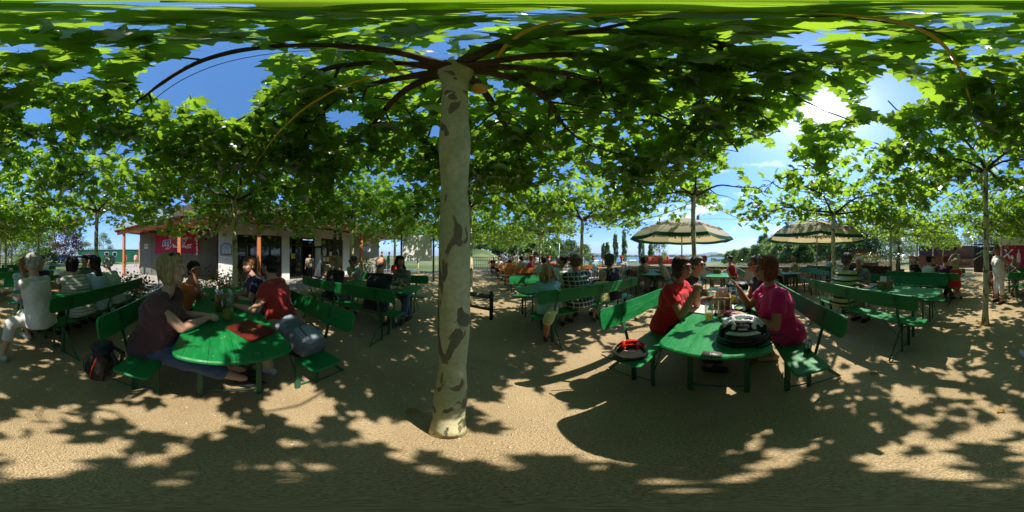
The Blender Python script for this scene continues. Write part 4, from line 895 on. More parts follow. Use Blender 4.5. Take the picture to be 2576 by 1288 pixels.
sg = thing('sign', 'small white toilet sign at the left end of the grey wall', 'sign', (-9.28, -7.35, 0), atan2(u.y, u.x)+.25); b = MB(); b.box((0, -.07, 2.05), (.36, .02, .36)); b.build('plate', M_PAP, sg, smooth=False); text_obj('WC', .15, M_BLK, sg, tm(-.04, 2.05, -.09))
# poster on the right-hand block, menu case on the white pillar
pp_ = q1+(q2-q1)*.0; po = thing('poster', 'yellow and white poster beside the orange post at the right of the front', 'poster', (*at(-51.2, 12.2), 0), -R(-51)); b = MB(); b.box((0, 0, 2.15), (.6, .02, 1.0)); b.build('sheet', M_PAP, po, smooth=False)
b = MB(); b.box((0, -.015, 2.56), (.6, .01, .18)); b.build('heading', M_YEL, po, smooth=False); b = MB(); b.box((0, -.015, 1.7), (.58, .01, .06)); b.build('footer', M_BLU, po, smooth=False); text_obj('Sommer', .13, M_BLK, po, tm(0, 2.56, -.025)); text_obj('Fest', .2, M_BLK, po, tm(0, 2.15, -.025))
c_ = BM_ @ Vector(((X[0]+X[1])/2+.0, -.12, 0)); mc = thing('menu_case', 'arched glass menu case mounted on the white pillar', 'display case', (c_.x, c_.y, 0), atan2(FX.y, FX.x))
arch = [(-.3, 0), (.3, 0), (.3, .42), (.2, .55), (0, .6), (-.2, .55), (-.3, .42)]; b = MB(); V = [(x, y, 1.42+z) for y in (-.09, 0) for x, z in arch]; n = 7
b.add(V, [tuple(range(n)), tuple(range(2*n-1, n-1, -1))]+[(i, n+i, n+(i+1) % n, (i+1) % n) for i in range(n)]); b.build('case', M_FRAME, mc, smooth=False)
b = MB(); V = [(x*.88, -.098, 1.45+z*.9) for x, z in arch]; b.add(V, [tuple(range(n))]); b.build('glass_front', mat('lit_menu', (.45, .5, .52), .15), mc, smooth=False)
b = MB()
for k in (-1, 0, 1): b.box((.16*k, -.105, 1.6), (.13, .004, .2))
build_each(b, 'menu_page', M_PAP, mc, smooth=False)
# white screen board on posts
sx, sy = at(-33.3, 9.0); sc_ = thing('screen_board', 'white board on tall posts in front of the plane trees', 'screen', (sx, sy, 0), -R(-33.3))
b = MB(); b.box((0, 0, 1.78), (1.62, .06, 1.42), bev=.01); b.build('board', M_WHITE, sc_, smooth=False); b = MB(); b.box((0, -.035, 2.12), (1.62, .01, .015)); b.build('seam', M_PAP, sc_, smooth=False)
for x in (-.88, .9): b = MB(); b.box((x, .02, 1.4), (.1, .1, 2.8)); b.build('post', M_DARKW, sc_, smooth=False)
# ================================================================ cabin, cars, bar, kiosk
M_CAB = mat('green_steel_cladding', (.02, .16, .075), .5, var=.1, vs=1); t_, b_ = nodes_of(M_CAB)
tcx = N(t_, 'ShaderNodeTexCoord'); wv = N(t_, 'ShaderNodeTexWave', wave_type='BANDS', bands_direction='X'); wv.inputs['Scale'].default_value = 2.2; t_.links.new(tcx.outputs['Object'], wv.inputs[0])
bmq = N(t_, 'ShaderNodeBump'); bmq.inputs['Strength'].default_value = 1; bmq.inputs['Distance'].default_value = .05; t_.links.new(wv.outputs[0], bmq.inputs['Height']); t_.links.new(bmq.outputs[0], b_.inputs['Normal'])
cb_ = thing('site_cabin', 'long green site cabin with two small white windows', 'cabin', at(-141, 38), R(141)+R(-6)); b = MB(); b.box((0, 0, 1.35), (15, 3, 2.7)); b.build('wall', M_CAB, cb_, smooth=False)
b = MB(); b.box((0, 0, 2.78), (15.2, 3.2, .14)); b.build('roof', M_ZINC, cb_, smooth=False)
for x in (-.8, 1.0):
    b = MB(); b.box((x, -1.53, 1.75), (.9, .06, 1.0)); f_ = b.build('window', M_WHITE, cb_, smooth=False); b = MB(); b.box((x, -1.57, 1.75), (.7, .03, .8)); b.build('pane', M_GLASS, f_, smooth=False)
b = MB(); b.box((5.2, -1.53, 1.1), (1, .05, 2.1)); b.build('door', M_GSTEEL, cb_, smooth=False)
M_TYRE = mat('tyre', (.02, .02, .02), .8); M_RIM = mat('rim', (.4, .4, .42), .3, .8); M_LAMP = mat('headlight', (.6, .62, .65), .1)
def car(label, pos, rz, col, nm, van=0):
    t = thing('parked_car', label, 'car', pos, rz, 'parked cars at the lawn'); pm = mat(nm, col, .25, .3, spec=.6)
    h = 1.5+van*.35
    lower = [(-2.05, .32), (-2.1, .65), (-2.0, .85), (-1.2, .93), (-.5, .95), (1.6, 1.0), (2.0, .95), (2.08, .6), (2.0, .3)]
    cab = [(-1.25, .92), (-.45, h-.08), (.2, h), (1.2, h-.03), (1.75-.3*(1-van), h-.25), (2.0, .97)]
    def ext(b, pr, wf):
        n = len(pr); V = [(x, s_*wf(x, z), z) for s_ in (-1, 1) for x, z in pr]; b.add(V, [tuple(range(n)), tuple(range(2*n-1, n-1, -1))]+[(i, n+i, n+(i+1) % n, (i+1) % n) for i in range(n)])
    b = MB(); ext(b, lower, lambda x, z: .86-.05*max(0, abs(x)-1.5)); o = b.build('body', pm, t, bevel=.05)
    b = MB(); ext(b, [(-1.15, .93), (-.42, h-.12), (1.5, h-.12), (1.9, .95)], lambda x, z: .80-.16*(z-.9)); b.build('windows', M_GLASS, t, smooth=False)
    b = MB(); ext(b, [(-.5, h-.13), (-.35, h-.04), (.3, h), (1.2, h-.03), (1.6, h-.13)], lambda x, z: .71); 
    for x0, x1 in ((-1.2, -.46), (.35, .3), (1.95, 1.55)):
        for s_ in (-1, 1): b.bar((x0, s_*.82, .93), (x1, s_*.71, h-.1), .08, .05)
    b.build('roof', pm, t)
    for x in (-1.35, 1.35):
        for s_ in (-1, 1):
            b = MB(); b.tube([(x, s_*.7, .31), (x, s_*.9, .31)], .31, 18); w_ = b.build('wheel', M_TYRE, t); b = MB(); b.tube([(x, s_*.88, .31), (x, s_*.915, .31)], .18, 14); b.build('rim', M_RIM, w_)
    for s_ in (-1, 1): b = MB(); b.ell((-2.0, s_*.62, .68), (.1, .17, .1)); b.build('headlight', M_LAMP, t)
    b = MB(); b.box((-2.1, 0, .42), (.03, .5, .11)); b.build('number_plate', M_PAP, t, smooth=False)
    return t
car('dark blue car, leftmost of the parked row', (*at(-161.3, 34), 0), R(95), (.015, .03, .10), 'car_blue_dark')
car('blue compact car parked left of the seated man\'s head', (*at(-157.6, 31), 0), R(80), (.02, .045, .17), 'car_blue', .3)
car('pale silver car parked behind the purple tree trunk', (*at(-152.8, 32), 0), R(78), (.42, .45, .48), 'car_silver')
car('red van-like car parked beside the silver car', (*at(-148.8, 31), 0), R(75), (.25, .015, .04), 'car_red', .6)
car('black car, rightmost, before the green cabin', (*at(-141.9, 30), 0), R(60), (.012, .02, .025), 'car_black')
# wooden bar
t_az = 153.3; bx, by = at(t_az, 19.8); br_ = thing('wooden_bar', 'long wooden bar front painted with palm leaves and lettering', 'bar', (bx, by, 0), -R(t_az)+R(4))
M_BARW = mat('bar_boards', (.17, .065, .035), .75, var=.3, vs=3, bump=.5, bs=20, stretch=(.6, 1, 14)); M_BARD = mat('bar_dark', (.07, .045, .05), .8, var=.2, vs=4, stretch=(8, 1, 1))
b = MB(); b.box((1.2, 0, 1.78), (4.9, .1, 1.5)); b.build('sign_wall', M_BARW, br_, smooth=False); b = MB(); b.box((-2.4, .05, 1.26), (2.3, .1, 2.52)); b.build('shed_wall', M_BARD, br_, smooth=False)
b = MB(); b.box((-2.2, -.02, 1.1), (.9, .06, 1.9)); b.build('door', M_BARD, br_, smooth=False)
b = MB(); b.box((0, 0, 2.57), (7.2, .3, .08)); b.build('cap', M_CAPW, br_, smooth=False); b = MB(); b.box((1.3, -.5, .5), (4.7, .7, 1.0), bev=.01); b.build('counter', mat('counter_wood', (.30, .15, .06), .7, var=.3, vs=4, bump=.4), br_, smooth=False)
b = MB(); b.box((1.3, -.5, 1.03), (4.9, .9, .05)); b.build('counter_top', M_CAPW, br_, smooth=False)
M_PALMP = mat('painted_leaf', (.02, .12, .05), .8)
text_obj('Strandbar', .42, mat('orange_letter', (.4, .12, .03), .7), br_, tm(1.4, 2.15, -.06)); text_obj('Schilbach', .62, mat('brown_letter', (.06, .03, .015), .7), br_, tm(1.5, .5, -.86), bold=.015)
rq = random.Random(3); b = MB()
for cx_ in (-.6, 3.1):
    for k in range(9):
        a = R(-30+k*30); L_ = rq.uniform(.4, .7); P = [(cx_, -.06, 1.85), (cx_+L_*.5*cos(a), -.062, 1.9+L_*.5*sin(a)+.1), (cx_+L_*cos(a), -.064, 1.85+L_*sin(a))]
        n_ = .09; b.add([(P[0][0], P[0][1], P[0][2]), (P[1][0]-n_*sin(a), -.062, P[1][2]+n_*cos(a)), P[2], (P[1][0]+n_*sin(a), -.062, P[1][2]-n_*cos(a))], [(0, 1, 2, 3)])
build_each(b, 'painted_leaf', M_PALMP, br_, smooth=False)
b = MB(); b.box((1.1, 0, 2.85), (.95, .05, .5)); b.build('top_sign', mat('orange_sign', (.55, .2, .04), .6), br_, smooth=False)
lc = thing('counter_block', 'lower wooden counter left of the bar, behind the seated group', 'counter', (*at(145.4, 16.6), 0), -R(145.4)); b = MB(); b.box((0, 0, .65), (3.3, .8, 1.3)); b.build('front', M_BARW, lc, smooth=False); b = MB(); b.box((0, 0, 1.33), (3.5, .95, .06)); b.build('top', M_CAPW, lc, smooth=False)
# fence behind the bar and red kiosk
fz = thing('picket_fence', 'tall dark slat fence behind the brown dog', 'fence', (*at(168.3, 13.5), 0), -R(168.3)); b = MB()
for k in range(22): b.box((-1.3+k*.125, 0, 1.3), (.07, .03, 2.9))
b.box((0, .03, .5), (2.8, .04, .1)); b.box((0, .03, 2.3), (2.8, .04, .1)); b.build('slats', M_DARKW, fz, smooth=False); b = MB(); b.box((0, .08, 1.05), (2.8, .04, 2.1)); b.build('backing', M_BARD, fz, smooth=False)
kz = thing('drinks_kiosk', 'crimson drinks kiosk with white roof panel at the right edge', 'kiosk', (*at(175.9, 11.6), 0), -R(175.9)); b = MB(); b.box((0, .9, 1.05), (1.75, 1.8, 2.1), bev=.02); b.build('cabinet', M_CRIM, kz, smooth=False)
b = MB(); b.box((0, .9, 2.38), (1.9, 2, .55), bev=.02); b.build('roof_panel', M_WHITE, kz, smooth=False); b = MB(); b.box((0, -.025, 2.14), (1.8, .05, .1)); b.build('trim', M_DARKW, kz, smooth=False)
text_obj('X', 1.0, M_WT, kz, tm(-.45, 1.45, -.012), shear=.3, bold=.01); text_obj('mixery', .26, M_BL, kz, tm(-.45, 1.62, -.02), shear=.2, bold=.01)
b = MB(); b.lathe([(.13, 0), (.13, .55), (.05, .75), (.05, .95)], c=(.45, -.02, .9), n=14); b.build('painted_bottle', M_PAP, kz)
# slatted fence with flowers and palms, right of the right parasol
fp = thing('picket_fence', 'low brown picket fence beside the palm tubs', 'fence'); b = MB(); A, Bp = at(120.5, 7.9), at(133, 6.6)
for k in range(30):
    f = k/29; x, y = A[0]+(Bp[0]-A[0])*f, A[1]+(Bp[1]-A[1])*f; b.box((x, y, .46), (.05, .07, .92+.03*((k*7) % 3)), rz=.6)
b.bar((*A, .2), (*Bp, .2), .05, .06); b.bar((*A, .75), (*Bp, .75), .05, .06); b.build('pickets', M_DARKW, fp, smooth=False)
L_PALM = leaf_mat('palm_leaf', (.03, .08, .02), (.07, .15, .04), (.1, .2, .03), .3, .3)
M_TUB = mat('tub', (.03, .03, .03), .6); M_POT = mat('planter_wood', (.16, .10, .06), .8, var=.2)
def palm(label, pos, h, s_, seed):
    r_ = random.Random(seed); t = thing('palm', label, 'palm', (*pos, 0), group='potted palms'); b = MB(); b.lathe([(.24*s_, 0), (.3*s_, .5*s_)], n=16); b.build('tub', M_TUB, t)
    b = MB(); b.tube([(0, 0, .4*s_), (.02, 0, h*.6), (0, .02, h*.75)], [.09*s_, .08*s_, .06*s_], 10); b.build('trunk', M_WOOD, t)
    for k in range(13):
        a = k*2.4+r_.random(); el = r_.uniform(.1, 1.2); L_ = s_*r_.uniform(1.0, 1.4); b = MB(); P = []
        for j in range(8): q = j/7; P.append(Vector((cos(a)*cos(el)*L_*q, sin(a)*cos(el)*L_*q, h*.75+sin(el)*L_*q-.55*L_*q*q)))
        b.tube(P, [.012*(1-j/8) for j in range(8)], 4)
        sdv = Vector((-sin(a), cos(a), 0))
        for j in range(1, 8):
            for f in (0, .5):
                p = P[j-1].lerp(P[j], f)
                for s2 in (-1, 1):
                    tip = p+sdv*s2*.26*s_*(1-.5*j/8)+(P[j]-P[j-1]).normalized()*.16*s_-Vector((0, 0, .06)); wv_ = (P[j]-P[j-1]).normalized()*.018*s_
                    b.add([tuple(p-wv_), tuple(p+wv_), tuple(tip)], [(0, 1, 2)])
        b.build('frond', L_PALM, t, smooth=False)
palm('tall potted palm left of a plane trunk, beyond the picket fence', at(136.0, 9.6), 2.7, 1.15, 1); palm('shorter potted palm beside the picket fence', at(135.5, 7.6), 1.5, .85, 2); palm('small potted palm near the dog fence', at(166.5, 12.4), 1.9, .8, 3)
M_PETR = leaf_mat('red_petal', (.35, .01, .02), (.6, .03, .05), (.4, .02, .03), .3, .1); M_PETP = leaf_mat('pink_petal', (.5, .1, .2), (.7, .3, .4), (.4, .1, .2), .3, .1)
def flowers(label, pos, z, w_, l_, h, seed, rz=0, n=500, pet=None, box=True):
    r_ = np.random.default_rng(seed); t = thing('flower_box', label, 'flower box', (*pos, z), rz, 'boxes of red flowers')
    if box: b = MB(); b.box((0, 0, .14), (w_, l_, .28), bev=.02); b.build('planter', M_POT, t, smooth=False)
    P = r_.normal(0, 1, (n, 3))*np.array([w_*.32, l_*.33, h*.22])+np.array([0, 0, .28+h*.42]); foliage('leaves', P, .075, L_WILD, t, LB, r_, tilt=.9)
    Q = r_.normal(0, 1, (n//5, 3))*np.array([w_*.33, l_*.35, h*.2])+np.array([0, 0, .28+h*.62]); foliage('blossoms', Q, .06, pet or M_PETR, t, LS, r_, tilt=.9); return t
flowers('red flowers at the end of the long left bench', at(-132.5, 3.6), 0, .45, .9, .75, 1, n=900); flowers('red flowers in front of the white pillar, left of a plane trunk', at(-102.3, 4.5), 0, .5, 1.3, .75, 2, n=1100)
flowers('red flowers right of the plane trunk by the glazed front', at(-94, 4.8), 0, .5, .9, .7, 3, n=700); flowers('red flowers on the picket fence', at(123.6, 8.1), .75, .4, 1.6, .55, 4, n=900); flowers('green shrub in a tub by the entrance', at(-51.5, 7.5), 0, .6, .6, 1.2, 5, n=900, pet=L_WILD2)
# post-and-rail stub right behind the thick trunk, iron gate far away, beach things
rl = thing('rail_fence', 'rough wooden rail and post just right of the thick trunk', 'fence', at(-12.8, 3.35)); b = MB(); b.tube([(.32, 0, 0), (.33, 0, .62)], .04, 8); b.tube([(-.35, .3, 0), (-.35, .3, .66)], .045, 8); build_each(b, 'post', M_DARKW, rl); b = MB(); b.tube([(-.45, .25, .52), (.36, 0, .50)], .05, 8); b.tube([(-.45, .25, .25), (.36, 0, .22)], .035, 8); build_each(b, 'rail', M_WOOD, rl)
ig = thing('iron_gate', 'black wrought iron gate beyond the varnished benches', 'gate', at(-8.2, 17.5), R(8)); b = MB()
for k in range(34): b.tube([(-2.1+k*.2, 0, 0), (-2.1+k*.2, 0, 1.25)], .018, 4)
b.tube([(-2.2, 0, 1.22), (4.6, 0, 1.22)], .03, 5); b.tube([(-2.2, 0, .9), (4.6, 0, .9)], .02, 5); b.tube([(-2.2, 0, .15), (4.6, 0, .15)], .03, 5); b.build('bars', M_BLK, ig)
M_REDP = mat('red_plastic', (.6, .05, .02), .4)
for i, (a, d, w_, h, lb) in enumerate([(47.8, 60, 5, 2.6, 'left red inflatable beach panel'), (52.0, 60, 6, 3.0, 'right red inflatable beach panel'), (56, 62, 3, 1.8, 'red slatted beach stand right of the panels')]):
    p = at(a, d); t = thing('beach_panel', lb, 'beach panel', (*p, terr(*p)), -R(a)); b = MB()
    b.tube([(-w_/2, 0, .3), (w_/2, 0, .3)], .3, 8); b.tube([(-w_/2, 0, h), (w_/2, 0, h)], .3, 8); b.tube([(-w_/2, 0, 0), (-w_/2, 0, h)], .3, 8); b.tube([(w_/2, 0, 0), (w_/2, 0, h)], .3, 8); b.box((0, 0, h/2), (w_, .2, h*.9)); b.build('panel', M_REDP, t)
for i, (a, d, s_) in enumerate([(39.5, 150, 6), (42.5, 155, 7), (29.5, 150, 6), (32, 160, 5)]):
    p = at(a, d); t = thing('beach_tent', 'white tent on the beach, %s' % ['second from the left', 'rightmost', 'leftmost', 'small one between the others'][i], 'tent', (*p, terr(*p)), -R(a)); b = MB(); V = [(-s_/2, 0, 0), (s_/2, 0, 0), (s_/2, 3, 0), (-s_/2, 3, 0), (-s_/2, 0, 1.7), (s_/2, 0, 1.7), (s_/2, 3, 1.7), (-s_/2, 3, 1.7), (-s_/2+.6, 1.5, 2.8), (s_/2-.6, 1.5, 2.8)]
    b.add(V, [(0, 1, 5, 4), (2, 3, 7, 6), (1, 2, 6, 5), (3, 0, 4, 7), (4, 5, 9, 8), (6, 7, 8, 9), (5, 6, 9), (7, 4, 8)]); b.build('canvas', M_WHITE, t, smooth=False)
# houses on the far bank
M_TILE = mat('red_roof', (.30, .09, .05), .8); M_HW = mat('house_wall', (.55, .5, .42), .9)
rh = random.Random(12); hp = None
for i in range(26):
    a = 24+i*2.0+rh.uniform(-.7, .7); d = rh.uniform(1555, 1600); p = at(a, d); s_ = rh.uniform(.9, 1.5)
    if hp is None:
        hp = t = thing('house', '', 'house', (0, 0, 0), 0, 'houses on the far bank'); b = MB(); b.box((0, 0, 3), (12, 8, 6)); b.build('wall', M_HW, t, smooth=False)
        b = MB(); b.add([(-6.4, -4.6, 6), (6.4, -4.6, 6), (6.4, 4.6, 6), (-6.4, 4.6, 6), (-6.2, 0, 10.5), (6.2, 0, 10.5)], [(0, 1, 5, 4), (2, 3, 4, 5), (1, 2, 5), (3, 0, 4), (3, 2, 1, 0)]); rf = b.build('roof', M_TILE, t, smooth=False); b = MB(); b.box((2, 1, 10), (1, 1, 2.4)); b.build('chimney', M_TILE, rf, smooth=False)
        for k in range(4): b = MB(); b.box((-4.2+k*2.8, -4.02, 3.6), (1.2, .1, 1.6)); b.build('window', M_GLASS, t, smooth=False)
    else: t = dup(hp)
    t['label'] = 'red-roofed house among the trees on the far bank'; t.location = (*p, -5+rh.uniform(0, 5)); t.rotation_euler = (0, 0, -R(a)+rh.uniform(-.6, .6)); t.scale = (s_, s_, s_)
# ================================================================ cables and lanterns
M_CABLE = mat('yellow_cable', (.85, .62, .05), .45); M_WIRE = mat('thin_wire', (.05, .05, .05), .5)
def cable(label, A, Bq, r, m, sag=.12, n=26, name='light_cable', lat=0):
    A, Bq = Vector(A), Vector(Bq); P = [A.lerp(Bq, i/n)+Vector((lat*4*(i/n)*(1-i/n), 0, -sag*4*(i/n)*(1-i/n)+.006*sin(i*2.1))) for i in range(n+1)]
    b = MB(); b.tube(P, r, 6); o = b.build(name, m); return tag(o, label, 'cable', 'cables strung from tree to tree')
TP = {k: Vector((t.location.x, t.location.y, 0)) for k, t in TREES.items()}
mt = TP['main']+Vector((.07, -.03, 2.93)); st = TP['s']
cable('yellow cable overhead from the thick trunk to the slim pale tree', mt+Vector((.11, .05, 0)), (st.x-.03, st.y+.05, 3.12), .008, M_CABLE, -.02, lat=.09)
cable('yellow cable from the thick trunk toward the building-side tree', mt+Vector((-.05, -.03, -.02)), TP['w']+Vector((.06, .0, 2.72)), .009, M_CABLE, .05)
cable('yellow cable drooping between the two parasol trees', TP['e']+Vector((.05, 0, 2.75)), at(80.8, 4.6)+(2.38,), .009, M_CABLE, .02); cable('yellow cable rising to the right parasol tree', at(80.8, 4.6)+(2.38,), TP['se']+Vector((0, 0, 2.9)), .009, M_CABLE, .02)
cable('yellow cable between the trees left of the left parasol', TP['ne']+Vector((0, 0, 2.6)), TP['e']+Vector((-.05, 0, 2.6)), .009, M_CABLE, .35)
cable('yellow cable along the left row of trees', TP['w']+Vector((-.05, -.05, 2.7)), TP['sw']+Vector((0, 0, 2.65)), .009, M_CABLE, .1)
cable('yellow cable beyond the left row of trees', TP['sw']+Vector((0, 0, 2.65)), (*at(-166.4, 7.7), 2.6), .009, M_CABLE, .15)
cable('thin black wire crossing the blue gap', mt+Vector((-.06, -.05, .0)), TP['sw']+Vector((0, 0, 3.1)), .0035, M_WIRE, -.0, name='wire')
cable('thin wire running across behind the parasols', at(20, 11)+(3.0,), at(110, 9)+(3.1,), .006, M_WIRE, .1, name='wire')
cable('yellow cable from the slim pale tree to the right row', (st.x, st.y, 3.0), TP['fc']+Vector((0, 0, 2.6)), .009, M_CABLE, .15)
M_AMB = mat('amber_glass', (.85, .50, .07), .15); M_JARC = mat('jar_metal', (.3, .3, .28), .4, .8)
lp = None
for i, (p, lb) in enumerate([(TP['main']+Vector((.125, .03, 2.58)), 'amber jar lantern on the thick mottled trunk'), (TP['w']+Vector((.13, .02, 2.5)), 'amber jar lantern on the tree behind the navy shirt'), (TP['sw']+Vector((.12, .1, 2.35)), 'amber jar lantern on the tree behind the light blue t-shirt'),
        (Vector((*at(-167, 7.5), 2.3)), 'amber jar lantern on the far left pale trunk'), (TP['se']+Vector((-.06, -.14, 2.42)), 'amber jar lantern on the tree by the right parasol'), (TP['e']+Vector((.12, -.05, 2.3)), 'amber jar lantern on the tree by the left parasol'), (TP['nw']+Vector((-.05, -.15, 2.35)), 'amber jar lantern on the tree at the entrance')]):
    if lp is None:
        lp = t = thing('lantern', lb, 'lantern', tuple(p), 0, 'amber jar lanterns hung on the trees'); b = MB(); b.lathe([(.025, -.09), (.038, -.07), (.038, -.015), (.026, 0)], n=14); b.build('jar', M_AMB, t); b = MB(); b.lathe([(.027, 0), (.027, .015)], n=12); b.tube([(0, 0, .02), (0, 0, .12)], .003, 4); b.build('cap', M_JARC, t)
    else: t = dup(lp, tuple(p), label=lb)
# ================================================================ people
def skin_mat(nm, c):
    m = mat('skin_'+nm, c, .55, var=.08, vs=30, spec=.35); t, b = nodes_of(m); b.inputs['Subsurface Weight'].default_value = .08; b.inputs['Subsurface Radius'].default_value = (.02, .008, .004); return m
SK = {'f': skin_mat('fair', (.56, .31, .215)), 't': skin_mat('tan', (.42, .20, .12)), 'm': skin_mat('mid', (.50, .26, .17))}
def hair_mat(nm, c):
    m = mat('hair_'+nm, c, .55, var=.45, vs=10, bump=1, bs=16, stretch=(9, 9, 1.6), spec=.4); return m
HR = {'blond': hair_mat('blond', (.42, .31, .15)), 'grey': hair_mat('grey', (.40, .39, .36)), 'white': hair_mat('white', (.62, .61, .56)), 'dark': hair_mat('dark', (.018, .012, .01)), 'brown': hair_mat('brown', (.07, .032, .018)),
      'red': hair_mat('auburn', (.22, .055, .018)), 'ginger': hair_mat('ginger', (.24, .10, .035)), 'mouse': hair_mat('mouse', (.13, .09, .055)), 'dgrey': hair_mat('dark_grey', (.10, .095, .085)), 'flax': hair_mat('flax', (.55, .44, .25))}
def cloth(nm, c, rough=.9): return mat('cloth_'+nm, c, rough, var=.10, vs=5, bump=.8, bs=9, sheen=.15)
CW = cloth('white', (.68, .67, .62)); CB = cloth('black', (.016, .016, .02)); CR = cloth('red', (.48, .015, .02)); CN = cloth('navy', (.014, .018, .05)); CP = cloth('plum', (.10, .045, .052)); CM = cloth('magenta', (.58, .015, .14)); CG = cloth('grey', (.20, .21, .20))
CLB = cloth('light_blue', (.42, .56, .66)); CO = cloth('orange', (.55, .16, .03)); CK = cloth('khaki', (.36, .30, .19)); CJ = cloth('denim', (.07, .10, .17)); CMI = cloth('mint', (.33, .48, .36)); CPU = cloth('purple', (.06, .012, .035)); CYE = cloth('yellow', (.55, .48, .16)); CPK = cloth('pink', (.60, .28, .24)); CT = cloth('tan_trousers', (.30, .26, .19)); CBL = cloth('blue', (.03, .08, .40)); CGR = cloth('dark_green', (.10, .13, .10)); CRE2 = cloth('brick_red', (.36, .03, .022)); CCR = cloth('cream', (.55, .50, .38)); CTU = cloth('turquoise', (.28, .55, .58))
M_SHOE = mat('black_shoe', (.025, .022, .02), .6); M_SHOEG = mat('grey_trainer', (.42, .43, .45), .6, var=.3, vs=30); M_SHOEB = mat('beige_shoe', (.36, .28, .18), .7); M_EYEW = mat('eye_white', (.75, .73, .70), .2); M_EYED = mat('iris', (.03, .025, .02), .15); M_LIP = mat('lips', (.42, .12, .09), .45); M_SUNG = mat('sunglasses', (.01, .01, .012), .08, spec=.8)
XA, YA, ZA = Vector((1, 0, 0)), Vector((0, 1, 0)), Vector((0, 0, 1))
def ik(a, t, l1, l2, pole):
    a, t = Vector(a), Vector(t); d = t-a; L = d.length
    if L > (l1+l2)*.995: t = a+d*((l1+l2)*.995/L); d = t-a; L = d.length
    L = max(L, abs(l1-l2)+.03); c = (l1*l1-l2*l2+L*L)/(2*L); h = sqrt(max(0, l1*l1-c*c)); u = d.normalized(); p = Vector(pole); p = p-u*p.dot(u)
    p = p.normalized() if p.length > 1e-4 else u.orthogonal().normalized(); return a+u*c+p*h, t
def basis(yaw, pitch, roll=0): return Matrix.Rotation(-yaw, 3, 'Z') @ Matrix.Rotation(-pitch, 3, 'X') @ Matrix.Rotation(roll, 3, 'Y')
